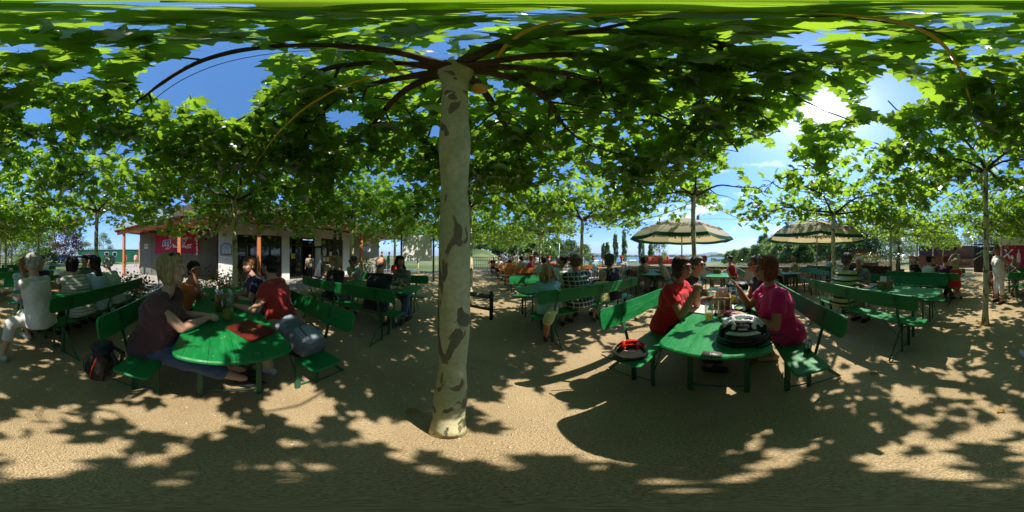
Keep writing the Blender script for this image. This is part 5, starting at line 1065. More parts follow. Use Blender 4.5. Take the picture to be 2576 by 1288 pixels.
def person(label, pos, face, z=0, h=1.0, sit=True, lean=12, seat=.475, fat=1.0, sex='m', skin='f', hair='short', hc='brown', top=CG, sleeve='short', bottom=CJ, legs='long', hands=None, feet=None, head=(0, 0), glasses=None, shoes=M_SHOE,
           lod=1, twist=0, group=None, roll=0, poleL=None, poleR=None, curl=.5, hem=.0, neckline=0, hdir=None, fold=.022, cap=None, child=False, name='person', hvol=1.0):
    """face = compass bearing; positions in hands/feet are local: x right, y forward, z up (metres, before scaling)"""
    vx = {0: .0065, 1: .011, 2: .02, 3: .034}[lod]; k = h
    zs = seat/k+.095 if sit else .93
    P = Vector((0, 0, zs)); L = R(lean); S_ = R(roll)
    u = Vector((sin(S_), sin(L), cos(L))).normalized(); rt = Matrix.Rotation(-R(twist), 3, 'Z') @ XA
    nb = P+u*.50; fwd = u.cross(rt)*-1
    fwd = rt.cross(u)*-1
    if fwd.y < 0 and abs(twist) < 90: fwd = -fwd
    hb = basis(R(head[0]), R(head[1]-lean*.25)); hd = (u*.55+hb @ ZA*.45).normalized(); H = nb+hd*.185+fwd*.025
    hs = 1.0 if not child else 1.16
    def hp(x, y, z_): return H+(hb @ Vector((x, y, z_)))*hs
    sw = (.185 if sex == 'm' else .165)*(.92+.08*fat); shL, shR = nb-u*.055-rt*sw, nb-u*.055+rt*sw
    hpx = .095*(1 if sex == 'm' else 1.05)
    hips = [P-rt*hpx, P+rt*hpx] if sit else [P-XA*hpx, P+XA*hpx]
    if hands is None: hands = [(-.22, .33, zs+.02), (.22, .33, zs+.02)] if sit else [(-.27, .06, .80), (.27, .06, .80)]
    if feet is None: feet = [(-.14, .44, .09), (.14, .40, .09)] if sit else [(-.11, .0, .09), (.11, .05, .09)]
    feet = [Vector(f) for f in feet]; kn = []
    for i in (0, 1):
        pole = Vector((.25*(i*2-1), .25 if sit else 1, 1.0 if sit else 0)); q, f_ = ik(hips[i], feet[i], .43, .42, pole); kn.append(q); feet[i] = f_
    poles = [poleL or (-.35, -.35, -.8), poleR or (.35, -.35, -.8)]
    el = []; wr = []
    for i, sh in enumerate((shL, shR)): e, q = ik(sh, hands[i], .285, .25, poles[i]); el.append(e); wr.append(q)
    b = MB(); hm = hb @ Matrix.Scale(hs, 3)
    # head
    b.ell(hp(0, -.012, .028), (.076, .094, .088), 16, 10, hm); b.ell(hp(0, .028, -.035), (.060, .062, .078), 14, 9, hm); b.ell(hp(0, .052, -.082), (.034, .034, .026), 10, 7, hm)
    if lod < 3:
        b.cap(hp(0, .086, .010), hp(0, .106, -.028), .0075, .0100, 8); b.ell(hp(0, .084, .026), (.050, .014, .011), 10, 6, hm); b.ell(hp(0, .083, -.058), (.026, .012, .012), 10, 6, hm)
        for s_ in (-1, 1): b.ell(hp(s_*.038, .064, -.024), (.022, .018, .020), 8, 6, hm); b.ell(hp(s_*.077, -.004, -.012), (.011, .019, .030), 8, 6, hm); b.ell(hp(s_*.011, .096, -.032), (.007, .009, .006), 6, 5, hm)
    nr = .056 if sex == 'm' else .047
    b.cap(hp(0, -.022, -.07), nb+u*.0, nr*.98, nr*1.15, 14); sg_ = .036 if top and sleeve != 'none' and neckline == 0 else .047
    b.cap(nb-u*.035, shL, nr*.8, sg_, 12); b.cap(nb-u*.035, shR, nr*.8, sg_, 12)
    tw_, td = (.155, .105) if sex == 'm' else (.14, .10); f = fat
    def torso(m, g, lo=-.08, hi=.46, uf=1.0):
        prof = [(-.10, .165, .125), (0, .172*(.95+.05*f), .130), (.10, .158, .120), (.20, .150, .112), (.30, .168, .118), (.38, .178, .115), (.44, .150, .095), (.48, .075, .070)]
        rg = []
        for q, w_, d_ in prof:
            if q < lo-.001 or q > hi+.001: continue
            ff = f if q < .35 else 1+(f-1)*.4
            if sex == 'f' and .1 <= q <= .2: w_ *= .94
            c = P+u*q+fwd*(.012*(f-1)*10*(1 if 0 < q < .25 else 0))
            rg.append((c, rt, fwd, w_*ff+g, d_*ff+g))
        m.loft(rg, 22)
        if sex == 'f':
            for s_ in (-1, 1): m.ell(P+u*.305+rt*(.075*s_)+fwd*(.085*f), (.068*f**.5+g*.6,)*3, 12, 8)
        elif f > 1.05: m.ell(P+u*.12+fwd*.05*f, (.15*f, .11*f, .13), 12, 8)
    torso(b, -.022 if top else 0)
    for i in (0, 1):
        sh = (shL, shR)[i]; a = f**.6*(1 if sex == 'm' else .93)
        b.cap(sh, el[i], (.053 if sleeve == 'none' or not top else .044)*a, .041*a, 12); b.cap(el[i], el[i].lerp(wr[i], .35), .041*a, .042*a, 12); b.cap(el[i].lerp(wr[i], .35), wr[i], .042*a, .027, 12)
        # hand: palm, four fingers and a thumb
        d = (wr[i]-el[i]).normalized(); sx = (i*2-1)
        if hdir and hdir[i]: d = Vector(hdir[i]).normalized()
        pn = d.cross(ZA); pn = pn.normalized() if pn.length > .2 else XA.copy(); pn = -pn*sx if False else pn
        nrm = pn.cross(d).normalized()                 # back of the hand
        if nrm.z < 0: nrm = -nrm
        lat = d.cross(nrm).normalized()
        Mh = Matrix((lat, d, nrm)).transposed()
        b.ell(wr[i]+d*.052, (.040, .056, .017), 12, 8, Mh)
        if lod < 3:
            for q in range(4):
                ln = (.070, .080, .076, .060)[q]; o_ = wr[i]+d*.082+lat*((q-1.5)*.0205)-nrm*.002; c_ = curl*(.9+.12*q)
                d1 = (d*cos(c_*.5)-nrm*sin(c_*.5)); d2 = (d*cos(c_*1.3)-nrm*sin(c_*1.3)); d3 = (d*cos(c_*2)-nrm*sin(c_*2))
                a1 = o_+d1*ln*.45; a2 = a1+d2*ln*.32; a3 = a2+d3*ln*.23; rf = .0092 if lod else .0088
                b.cap(o_, a1, rf, rf*.95, 7); b.cap(a1, a2, rf*.95, rf*.88, 7); b.cap(a2, a3, rf*.88, rf*.75, 7)
            ts = -sx if nrm.z > 0 else sx
            o_ = wr[i]+d*.028+lat*(.026*ts*(1 if lat.dot(XA) > 0 else -1)); tdv = (d*.75+lat*(.6*ts*(1 if lat.dot(XA) > 0 else -1))-nrm*.25).normalized()
            b.cap(o_, o_+tdv*.04, .0125, .0105, 8); b.cap(o_+tdv*.04, o_+tdv*.045+(tdv*.6+d*.6).normalized()*.028, .0105, .0085, 8)
        g = f**.7
        b.cap(hips[i], kn[i], (.082 if not bottom else .066)*g, .057*g**.5, 14); b.cap(kn[i], kn[i].lerp(feet[i], .32), .054, .056*g**.3, 12); b.cap(kn[i].lerp(feet[i], .32), feet[i], .056*g**.3, .036, 12)
        fd = Vector((.12*(i*2-1), 1, -.25 if feet[i].z > .075 else 0)).normalized(); b.cap(feet[i]-Vector((0, .02, .035)), feet[i]+fd*.13-Vector((0, 0, .04)), .034, .030, 10); 
    o = b.build(name, SK[skin]); defer(o, vx, 3 if lod < 2 else 2)
    o.location = (pos[0], pos[1], z); o.rotation_euler = (0, 0, -R(face)); o.scale = (k, k, k); tag(o, label, 'person', group)
    # clothes
    if top:
        m = MB(); g = .019; torso(m, g, -.10+hem, .44)
        if sleeve != 'none':
            for i in (0, 1):
                sh = (shL, shR)[i]; a = f**.6; q = {'short': .52, 'cap': .26, 'elbow': .85, 'long': 1}[sleeve]
                m.cap(sh+(sh-el[i])*0, sh.lerp(el[i], .3*q), .066*a, .064*a, 14); m.cap(sh.lerp(el[i], .25*q), sh.lerp(el[i], q), .064*a, .066*a if sleeve != 'long' else .055*a, 14, flat=sleeve != 'long')
                if sleeve == 'long': m.cap(el[i], el[i].lerp(wr[i], .96), .054*a, .040, 12)
                m.cap(nb-u*.045+rt*(i*2-1)*.05, sh+u*.008, .05, .058*a, 12)
        else:
            for i in (0, 1): m.cap(nb-u*.05+rt*(i*2-1)*.06, nb-u*.05+rt*(i*2-1)*.12, .045, .045, 12)
        if neckline == 0: m.cap(nb-u*.05, nb+u*.018, .070, nr+.014, 14, flat=True)
        c = m.build('shirt', top, o); defer(c, vx*1.15, 3, fold, .07, .35)
    if bottom:
        m = MB(); g = .012; ff = f**.8
        m.loft([(P+u*q, rt, fwd, (w_*ff+g), (d_*ff+g)) for q, w_, d_ in ((-.12, .13, .10), (-.06, .165, .125), (0, .162, .120), (.03, .13, .10))], 20)
        if legs == 'skirt':
            mid = (kn[0]+kn[1])/2; dv = (mid-P)
            if sit: m.cap(P+dv*.15, P+dv*.95, .145*ff, .12*ff, 16); m.cap(hips[0], kn[0].lerp(feet[0], .12), .105*ff, .085, 14); m.cap(hips[1], kn[1].lerp(feet[1], .12), .105*ff, .085, 14)
            else: m.cap(P, P-ZA*.5, .17*ff, .2*ff, 18, flat=True)
        else:
            for i in (0, 1):
                m.cap(hips[i], kn[i], .098*ff, .074, 16)
                q = {'long': .90, 'capri': .55, 'shorts': 0}[legs]
                if legs == 'shorts': m.cap(hips[i].lerp(kn[i], .5), hips[i].lerp(kn[i], .93), .09*ff, .086*ff, 14, flat=True)
                else: m.cap(kn[i], kn[i].lerp(feet[i], q), .074, .066 if not sit else .062, 14, flat=True)
        c = m.build('skirt' if legs == 'skirt' else 'shorts' if legs == 'shorts' else 'trousers', bottom, o); defer(c, vx*1.25, 3, fold, .09, .35)
    if shoes and lod < 3:
        for i in (0, 1):
            fd = Vector((.12*(i*2-1), 1, -.22 if feet[i].z > .1 else 0)).normalized(); m = MB(); a = feet[i]-Vector((0, .035, .045)); e = feet[i]+fd*.15-Vector((0, 0, .048))
            m.cap(a, a.lerp(e, .5), .042, .046, 10); m.cap(a.lerp(e, .5), e, .046, .036, 10); m.cap(a-ZA*.022, e-ZA*.022, .036, .034, 10); m.cap(feet[i]-ZA*.04, feet[i]+ZA*.0, .044, .043, 10, flat=True); c = m.build('shoe', shoes, o); defer(c, max(vx, .009), 2)
    # hair
    if hair and hair != 'none':
        m = MB(); v = hvol
        if hair == 'bald':
            m.ell(hp(0, -.045, -.02), (.079, .070, .055), 14, 8, hm)
        else:
            m.ell(hp(0, -.022, .042), (.086*v, .098*v, .088*v), 18, 11, hm); m.ell(hp(0, -.045, -.005), (.084*v, .075*v, .08), 14, 9, hm)
            if hair == 'short': m.ell(hp(0, .035, .085), (.062, .05, .032), 12, 8, hm)
            if hair in ('bob', 'tousled', 'long', 'curly', 'pony'): m.ell(hp(0, .040, .078), (.068, .052, .038), 12, 8, hm)
            if hair in ('bob', 'tousled'):
                for s_ in (-1, 1): m.ell(hp(s_*.070, -.012, -.035), (.026, .058, .078), 12, 8, hm)
                m.ell(hp(0, -.055, -.05), (.078*v, .055, .075), 14, 9, hm)
            if hair == 'tousled':
                r_ = random.Random(len(label))
                for q in range(46):
                    a = r_.uniform(0, 2*pi); e = r_.uniform(-.5, 1.3); d_ = Vector((cos(a)*cos(e), sin(a)*cos(e)*1.05, sin(e)))
                    if d_.y > .55 and d_.z < .45: continue
                    p_ = Vector((0, -.02, .02))+d_*.088; m.cap(hp(*p_), hp(*(p_+d_*.028+Vector((r_.uniform(-.02, .02), .012, -.018)))), .011, .004, 6)
            if hair == 'long':
                for s_ in (-1, 1): m.ell(hp(s_*.068, -.02, -.06), (.028, .055, .11), 12, 8, hm)
                bk = hp(0, -.07, -.04); m.loft([(bk, hb @ XA, hb @ YA, .075, .04), (nb-fwd*.06+u*.03, rt, fwd, .085, .035), (nb-fwd*.085-u*.09, rt, fwd, .075, .03), (nb-fwd*.10-u*.19, rt, fwd, .045, .02)], 14)
            if hair == 'curly':
                r_ = random.Random(3)
                for q in range(60):
                    a = r_.uniform(0, 2*pi); e = r_.uniform(-.9, 1.4); d_ = Vector((cos(a)*cos(e), sin(a)*cos(e), sin(e)))
                    if d_.y > .5 and d_.z < .5: continue
                    m.ell(hp(*(Vector((0, -.025, .02))+d_*.095)), (.028,)*3, 8, 6)
            if hair == 'pony': m.ell(hp(0, -.10, .09), (.035, .035, .035), 10, 7, hm)
            if hair == 'bigcurl':
                r_ = random.Random(4)
                for q in range(90):
                    a = r_.uniform(0, 2*pi); e = r_.uniform(-1.2, 1.4); d_ = Vector((cos(a)*cos(e), sin(a)*cos(e), sin(e)))
                    if d_.y > .4 and d_.z < .5: continue
                    p_ = Vector((0, -.03, -.01))+Vector((d_.x*.11, d_.y*.11, d_.z*.13)); m.cap(hp(*p_), hp(*(p_+Vector((d_.x*.02, d_.y*.02, -.06)))), .022, .012, 7)
        if sex == 'm' and lod < 2 and hair == 'short':
            for s_ in (-1, 1): m.ell(hp(s_*.074, .012, .01), (.010, .022, .03), 8, 6, hm)
        if lod < 2 and hair in ('bob', 'tousled', 'short', 'long', 'pony'):
            r_ = random.Random(len(label)*7); lk = MB()
            for q in range(300 if lod == 0 else 150):
                a = r_.uniform(0, 2*pi); e0 = r_.uniform(.25, 1.45); span = r_.uniform(.35, .6) if hair in ('short', 'pony') else r_.uniform(.8, 1.9); P_ = []
                a_ = a
                for j in range(6):
                    e = e0-span*j/5; a_ += r_.uniform(-.07, .07); w_ = 1.015+.02*r_.random()+(.10*j/5*(r_.random()-.2) if hair == 'tousled' else 0)
                    if e > 0: P_.append(Vector((cos(a_)*cos(e)*.087, -.022+sin(a_)*cos(e)*.099, .042+sin(e)*.089))*v*w_)
                    else: P_.append(Vector((cos(a_)*.087*(1+.03*e), -.022+sin(a_)*.099*(1+.03*e), .042+e*.10))*v*w_)
                if any(t_p.y > .050 and t_p.z < .062 for t_p in P_) or (hair == 'short' and P_[-1].z < -.03): continue
                lk.tube([hp(*t_p) for t_p in P_], [.0025, .0055, .006, .0055, .004, .0015], 4, cap=False)
            if lk.v: lk.build('hair_locks', HR[hc], o)
        c = m.build('hair', HR[hc], o); defer(c, max(vx, .009) if lod else .0075, 1, .012 if hair != 'bald' else .004, .03)
    if lod < 2:
        m = MB(); m2 = MB()
        for s_ in (-1, 1): m.ell(hp(s_*.031, .076, .003), (.0108, .0072, .0055), 10, 7, hm); m2.ell(hp(s_*.031, .0815, .003), (.006, .004, .006), 8, 6, hm)
        for s_ in (-1, 1): m2.cap(hp(s_*.018, .0915, .025), hp(s_*.045, .083, .025), .003, .002, 5)
        if not glasses == 'sun':
            ey = build_each(m, 'eye', M_EYEW, o); k2 = build_each(m2, 'iris', M_EYED, ey[0]); k2[1].parent = ey[1]; k2[2].parent = o; k2[3].parent = o; k2[2].name = 'eyebrow'; k2[3].name = 'eyebrow'
        m = MB(); m.ell(hp(0, .0935, -.058), (.022, .005, .0065), 10, 6, hm); m.build('lips', M_LIP, o)
    if glasses and lod < 3:
        m = MB(); yy = .094
        if glasses == 'sun':
            for s_ in (-1, 1): m.ell(hp(s_*.034, yy, .002), (.030, .010, .019), 12, 8, hm)
        else:
            for s_ in (-1, 1): m.tube([hp(s_*.034+.025*cos(q*.524), yy+.004, .0+.018*sin(q*.524)) for q in range(13)], .002, 4)
        m.tube([hp(-.012, yy+.006, .006), hp(.012, yy+.006, .006)], .003, 5)
        for s_ in (-1, 1): m.tube([hp(s_*.062, yy-.008, .006), hp(s_*.080, .0, .004)], .003, 5)
        m.build('sunglasses' if glasses == 'sun' else 'glasses', M_SUNG, o)
    if glasses == 'onhead' or cap == 'onhead':
        m = MB()
        for s_ in (-1, 1): m.ell(hp(s_*.036, .035, .118), (.034, .022, .015), 12, 7, hm); m.tube([hp(s_*.06, .02, .115), hp(s_*.088, -.04, .03)], .004, 5)
        m.build('sunglasses', M_SUNG, o)
    if cap and cap != 'onhead':
        m = MB(); m.ell(hp(0, -.01, .062), (.092, .105, .07), 16, 9, hm); m.ell(hp(0, .10, .045), (.06, .06, .008), 12, 6, hm); m.build('cap', cap, o)
    o['_k'] = 1; del o['_k']
    return o
def local(S, q, pos, face, k=1.0, z=0):                # a point of the table frame in the person's own frame
    wx, wy = S.w(q[0], q[1]); dx, dy = wx-pos[0], wy-pos[1]; a = R(face); return (Vector((dx*cos(a)-dy*sin(a), dx*sin(a)+dy*cos(a), q[2]))/k)
def sitter(S, side, y, label, x=.60, hands=None, feet=None, turn=0, k=1.0, **kw):
    pos = S.w(side*x, y); face = math.degrees(S.a)-90*side+turn
    if hands is None: hands = [(side*.20, y+.16*side, .79), (side*.20, y-.16*side, .79)]   # forearms resting on the table
    H_ = [local(S, h_, pos, face, k) if h_ else None for h_ in hands]
    if feet is None: feet = [(side*.12, y+.12*side, .085), (side*.18, y-.10*side, .085)]
    F_ = [local(S, h_, pos, face, k) for h_ in feet]
    return person(label, pos, face, h=k, hands=H_, feet=F_, **kw)
# ---- nearest table on the left
sitter(S1, -1, .44, 'woman in a plum blouse with tousled blond hair, hands folded on the green table', x=.63, hands=[(-.20, .60, .80), (-.19, .52, .795)], poleL=(-.5, -.2, -.8), poleR=(.75, -.1, -.7), feet=[(.20, .58, .10), (.26, .42, .09)], lod=0, sex='f', skin='f', hair='tousled', hc='blond', hvol=1.06, top=CP, sleeve='cap', bottom=CJ, legs='capri', lean=17, fat=1.14, head=(12, -4), cap='onhead', neckline=1, curl=1.1, k=1.02, turn=8, fold=.03)
sitter(S1, -1, 1.32, 'boy in an orange shirt holding his hand to his face', hands=[(-.30, 1.40, .80), (-.36, 1.22, 1.08)], lod=1, skin='t', hair='short', hc='dark', top=CO, bottom=CJ, lean=22, k=.94, head=(35, 0), turn=15)
sitter(S1, 1, 1.52, 'young man in a navy t-shirt with ginger brown hair, arms crossed on the table', x=.62, hands=[(.14, 1.40, .79), (.17, 1.52, .79)], lod=0, skin='f', hair='short', hc='ginger', top=CN, sleeve='short', bottom=CJ, lean=22, head=(-42, 2), k=1.0, curl=.9)
sitter(S1, 1, .90, 'man in a red checked shirt with dark hair seen from behind', x=.66, hands=[(.10, .92, .80), (.22, .66, .80)], feet=[(.40, .62, .09), (.18, .85, .09)], lod=0, skin='m', hair='short', hc='dark', top=CRE2, bottom=CK, lean=16, head=(8, 0), fat=1.14, turn=48, shoes=M_SHOEG)
# ---- nearest table on the right
sitter(S2, -1, .80, 'woman in a bright red t-shirt with a brown bob, hands clasped above the table', x=.62, hands=[(-.25, .70, 1.00), (-.27, .63, .98)], lod=0, sex='f', skin='t', hair='bob', hc='brown', top=CR, bottom=CB, lean=17, head=(14, 0), glasses='clear', fat=1.05, poleL=(-.3, .2, -1), poleR=(.3, .2, -1), curl=1.3, turn=8)
sitter(S2, -1, 1.42, 'man in black with sunglasses beside the woman in red', hands=[(-.25, 1.5, .80), (-.2, 1.2, .80)], lod=1, skin='f', hair='short', hc='dgrey', top=CB, bottom=CB, lean=18, head=(14, 0), glasses='sun', turn=8)
sitter(S2, 1, .66, 'woman in a magenta polo shirt with auburn hair, one palm raised', x=.62, hands=[(.24, .50, .80), (.17, .80, 1.00)], lod=0, sex='f', skin='t', hair='bob', hc='red', hvol=1.04, top=CM, bottom=CB, lean=18, head=(-10, 0), glasses='clear', fat=1.22, hdir=[None, (-.15, .5, .75)], curl=.25, turn=-6, poleR=(.3, .1, -1), feet=[(.40, .95, .09), (.55, .88, .09)], shoes=M_SHOEB, legs='capri')
sitter(S2, 1, 1.40, 'man in a dark shirt behind the auburn haired woman', hands=[(.25, 1.5, .80), (.2, 1.2, .80)], lod=1, skin='m', hair='short', hc='dgrey', top=CB, bottom=CT, lean=16, head=(-8, 0), glasses='sun', turn=-6, shoes=M_SHOE)
# ---- long table at the far left
sitter(S3, 1, .03, 'white-haired man in a pale shirt and white trousers at the end of the left bench', lod=1, skin='f', hair='curly', hc='grey', top=CW, bottom=CW, legs='capri', lean=12, fat=1.02, k=1.03, feet=[(.10, .1, .09), (.55, -.42, .09)], turn=-16, shoes=M_SHOEG, sleeve='elbow')
sitter(S3, 1, .68, 'woman in a finely striped top with a dark bob', lod=1, sex='f', skin='m', hair='bob', hc='dark', top=stripe_mat('striped_top', (.58, .55, .45), (.22, .24, .22), 24, .28, 2), sleeve='elbow', bottom=CB, lean=18, fat=1.2)
sitter(S3, 1, 1.12, 'woman in a light blue t-shirt with long dark hair', lod=1, sex='f', skin='m', hair='long', hc='dark', top=CLB, bottom=CJ, lean=12, head=(-25, 0))
sitter(S3, 1, 1.55, 'old lady with white hair in a pale green blouse', lod=1, sex='f', skin='m', hair='curly', hc='white', top=cloth('pale_green', (.5, .56, .46)), bottom=CG, lean=16, fat=1.1, sleeve='elbow')
sitter(S3, -1, .28, 'woman with sunglasses holding a phone to her ear', hands=[(-.45, .20, 1.14), (-.45, .42, 1.14)], lod=1, sex='f', skin='t', hair='bob', hc='ginger', top=CLB, bottom=CG, legs='capri', lean=16, k=.96, glasses='sun', curl=1.0, poleL=(-.2, .5, -.9), poleR=(.2, .5, -.9))
sitter(S3, -1, .62, 'person in dark blue half hidden by the white-haired man', lod=2, skin='m', hair='short', hc='dark', top=CN, lean=12)
sitter(S3, -1, 1.28, 'grey-haired man in a striped shirt bending over the table', lod=1, skin='t', hair='short', hc='grey', top=stripe_mat('thin_stripe', (.60, .56, .46), (.3, .28, .24), 30, .3, 0), lean=26, head=(0, -26))
sitter(S3, -1, 1.9, 'dark-haired young man turned sideways behind the striped top', lod=1, skin='m', hair='short', hc='dark', top=CGR, lean=8, head=(60, 0), turn=25)
# ---- table by the entrance
sitter(S4, -1, .46, 'bald man in a black t-shirt with his elbows on the table', lod=1, skin='m', hair='bald', hc='dgrey', top=CB, bottom=CT, legs='shorts', lean=16, fat=1.12, head=(18, 0))
sitter(S4, -1, 1.52, 'woman in black with a patterned black and white skirt', lod=1, sex='f', skin='t', hair='short', hc='blond', top=CB, bottom=stripe_mat('patterned', (.55, .55, .58), (.03, .03, .04), 38, .45, 2, plaid=True), legs='skirt', lean=18, fat=1.05, hands=[(-.25, 1.4, .85), (-.3, 1.68, 1.05)])
sitter(S4, 1, .50, 'woman in a tank top with long dark hair and blue jeans', lod=1, sex='f', skin='t', hair='long', hc='dark', top=CGR, sleeve='none', bottom=CJ, lean=14, head=(-30, 0), feet=[(.1, .3, .09), (.35, .25, .09)])
sitter(S4, 1, 1.82, 'man with sunglasses in a pale green shirt', lod=1, skin='t', hair='short', hc='dgrey', top=cloth('sage', (.33, .42, .36)), lean=18, glasses='sun', head=(25, 0))
person('man in a khaki cap sitting before the right glazed window', at(-63.3, 5.6), 110, lod=2, top=CK, cap=CO, skin='m', hair='short', glasses='sun', bottom=CG)
person('waiter in a beige shirt standing in the open doorway', at(-71.2, 8.9), 100, sit=False, h=.86, lod=2, top=CK, bottom=CB, skin='m', hc='dark')
person('person in a red top beyond the bald man', at(-41.0, 5.4), 100, lod=2, sex='f', top=CR, hair='long', hc='dark', skin='m')
person('person in a green shirt standing far behind the bald man', at(-43.6, 14.5), 20, sit=False, lod=3, top=cloth('teal_green', (.03, .25, .2)), bottom=CG)
person('person in dark clothes standing beside the orange post', at(-46.2, 13), 60, sit=False, lod=3, top=CB, bottom=CB, hair='short')
# ---- table with the blonde girl
sitter(S5, 1, .26, 'blonde curly-haired girl in a light blue top and yellow shorts', lod=1, sex='f', skin='t', hair='bigcurl', hc='blond', top=CTU, sleeve='cap', bottom=CYE, legs='shorts', lean=10, k=.83, hands=[(.28, .42, .96), (.30, .58, .95)], child=True, feet=[(.2, .35, .22), (.75, .16, .16)], turn=22, hvol=1.05)
sitter(S5, 1, .86, 'broad person in a green and white plaid shirt', lod=1, skin='m', hair='curly', hc='mouse', top=stripe_mat('plaid', (.022, .05, .03), (.42, .44, .38), 15, .22, 2, plaid=True), sleeve='elbow', bottom=CK, legs='shorts', lean=14, fat=1.25, k=1.02, hem=-.0)
sitter(S5, 1, 1.40, 'toddler with a flaxen bob in a yellow green top turned to the backrest', lod=1, skin='f', hair='bob', hc='flax', top=stripe_mat('lime_net', (.45, .48, .12), (.6, .62, .4), 40, .4, 2), bottom=CLB, legs='skirt', lean=4, k=.66, child=True, turn=20, feet=[(.5, 1.4, .12), (.45, 1.3, .12)])
sitter(S5, 1, 1.66, 'woman in a black jacket with grey brown hair', lod=1, sex='f', skin='m', hair='bob', hc='dgrey', top=CB, sleeve='long', bottom=CW, lean=8, k=1.03)
sitter(S5, -1, 1.25, 'young man in a white and navy t-shirt with short dark hair', lod=1, skin='t', hair='short', hc='dark', top=CW, lean=10, head=(75, 0), turn=40)
# ---- table with the basket on the right
sitter(S6, -1, 1.50, 'man in a yellow and black striped polo shirt', lod=1, skin='t', hair='short', hc='dgrey', top=stripe_mat('polo_stripe', (.42, .46, .17), (.02, .025, .02), 11, .38, 2, c3=(.6, .6, .45)), sleeve='short', bottom=CT, legs='shorts', lean=10, fat=1.22, k=1.04, head=(-15, 0), shoes=M_SHOE)
sitter(S6, 1, 1.95, 'woman in a dark grey t-shirt with short blond hair resting her chin', lod=1, sex='f', skin='t', hair='curly', hc='white', top=CG, lean=22, hands=[(.25, 1.8, .8), (.36, 1.98, 1.12)], head=(-20, 0), poleR=(.2, .3, -1))
person('man in a dark blue shirt behind the striped polo shirt', at(119.6, 5.2), 80, lod=2, top=CN, hc='dgrey', bottom=CG, lean=14)
# ---- table behind it
sitter(S7, -1, .14, 'girl in a red dress with straight blond hair', lod=1, sex='f', skin='f', hair='long', hc='blond', top=CR, sleeve='none', bottom=CR, legs='skirt', lean=8, k=.9, child=False, x=.62)
sitter(S7, -1, .44, 'woman in a purple dress with her auburn hair pinned up', lod=1, sex='f', skin='f', hair='pony', hc='red', top=CPU, sleeve='cap', bottom=CB, lean=10, neckline=1, fat=1.05)
sitter(S7, -1, .95, 'man in a sleeveless white shirt with cropped hair', lod=1, skin='t', hair='short', hc='dark', top=CW, sleeve='none', bottom=CJ, lean=14, k=1.0)
sitter(S7, 1, 1.12, 'young woman in dark violet facing the man in sleeveless white', lod=2, sex='f', skin='m', hair='short', hc='dark', top=CPU, sleeve='none', lean=14, head=(10, 0))
sitter(S7, 1, 1.75, 'woman in black resting her chin, left of the sleeveless white shirt', lod=2, sex='f', skin='m', hair='curly', hc='mouse', top=CB, lean=20, hands=[(.3, 1.6, 1.1), (.3, 1.8, .8)])
person('man in a grey shirt standing with a hand on his hip before the bar', at(155.6, 7.4), -70, sit=False, lod=1, top=CG, bottom=CT, skin='m', hair='short', hc='dark', lean=10, hands=[(-.3, -.1, .95), (.28, .12, .98)], head=(0, -15), poleL=(-1, -.4, 0))
person('woman in a sleeveless white blouse and white capri trousers, hand on her hip', at(171.5, 4.62), 40, sit=False, h=.95, lod=1, sex='f', skin='t', hair='short', hc='ginger', top=CW, sleeve='none', bottom=CW, legs='capri', fat=1.18, hem=-.0, hands=[(-.20, -.02, .99), (.21, .02, .99)], poleL=(-1, -.5, -.1), poleR=(1, -.5, -.1), feet=[(-.13, .0, .09), (.13, -.02, .09)], shoes=M_SHOE, head=(20, 0), hdir=[(.7, .4, -.5), (-.7, .4, -.5)])
sitter(S9, -1, .40, 'man in a grey shirt with sunglasses looking down at his hands', lod=1, skin='t', hair='short', hc='dgrey', top=CG, bottom=CG, legs='shorts', glasses='sun', lean=10, head=(-10, -15), x=.62)
sitter(S9, 1, 2.0, 'person in a white shirt seen from behind near the blue cars', lod=2, top=CW, hair='short', hc='dgrey', cap=CB, x=.6)
sitter(S9, 1, 1.35, 'person in dark blue two places left of the white-haired man', lod=2, top=CN, hair='short', hc='brown', x=.6)
sitter(S9b, 1, 1.2, 'dark-clothed person at the rearmost left table', lod=2, top=CB, hair='short', hc='brown')
# ---- guests by the wall, under the parasols
sitter(S10, -1, 1.40, 'man in a white t-shirt at the table end-on under the parasol', x=.62, lod=2, skin='t', hair='short', hc='ginger', top=CW, bottom=CW, legs='shorts', cap=CR)
sitter(S10, 1, 1.45, 'woman in a red tank top and cream shorts by the wall', x=.62, lod=2, sex='f', skin='t', hair='short', hc='dark', top=CR, sleeve='none', bottom=CCR, legs='shorts')
sitter(S11, -1, 1.05, 'grey-haired person in a black shirt by the wall', lod=2, top=CB, hair='curly', hc='dgrey', bottom=CB)
sitter(S11, 1, 1.40, 'balding man in a pale yellow shirt', lod=2, top=CYE, hair='bald', hc='grey', skin='t')
sitter(S12, 1, 1.75, 'bald man in a pink checked shirt under the right parasol', lod=2, top=CPK, hair='bald', hc='grey', skin='t')
sitter(S12, -1, .75, 'woman in a turquoise blouse behind the right parasol pole', lod=2, sex='f', top=CTU, hair='bob', hc='ginger')
sitter(S12, 1, .65, 'person in yellow between the plane trunk and the striped polo shirt', lod=2, top=CYE, hair='short', hc='mouse')
sitter(S13, -1, .75, 'dark-haired woman in a patterned beige blouse under the left parasol', x=.50, lod=1, sex='f', skin='t', hair='bob', hc='dark', top=stripe_mat('beige_pattern', (.34, .30, .20), (.12, .12, .08), 26, .4, 2, plaid=True), bottom=CT, legs='capri', lean=24, head=(0, -20))
sitter(S13, -1, 1.55, 'blonde woman in a coral top with sunglasses', x=.35, lod=2, sex='f', skin='t', hair='curly', hc='blond', top=CPK, sleeve='cap', glasses='sun', turn=20)
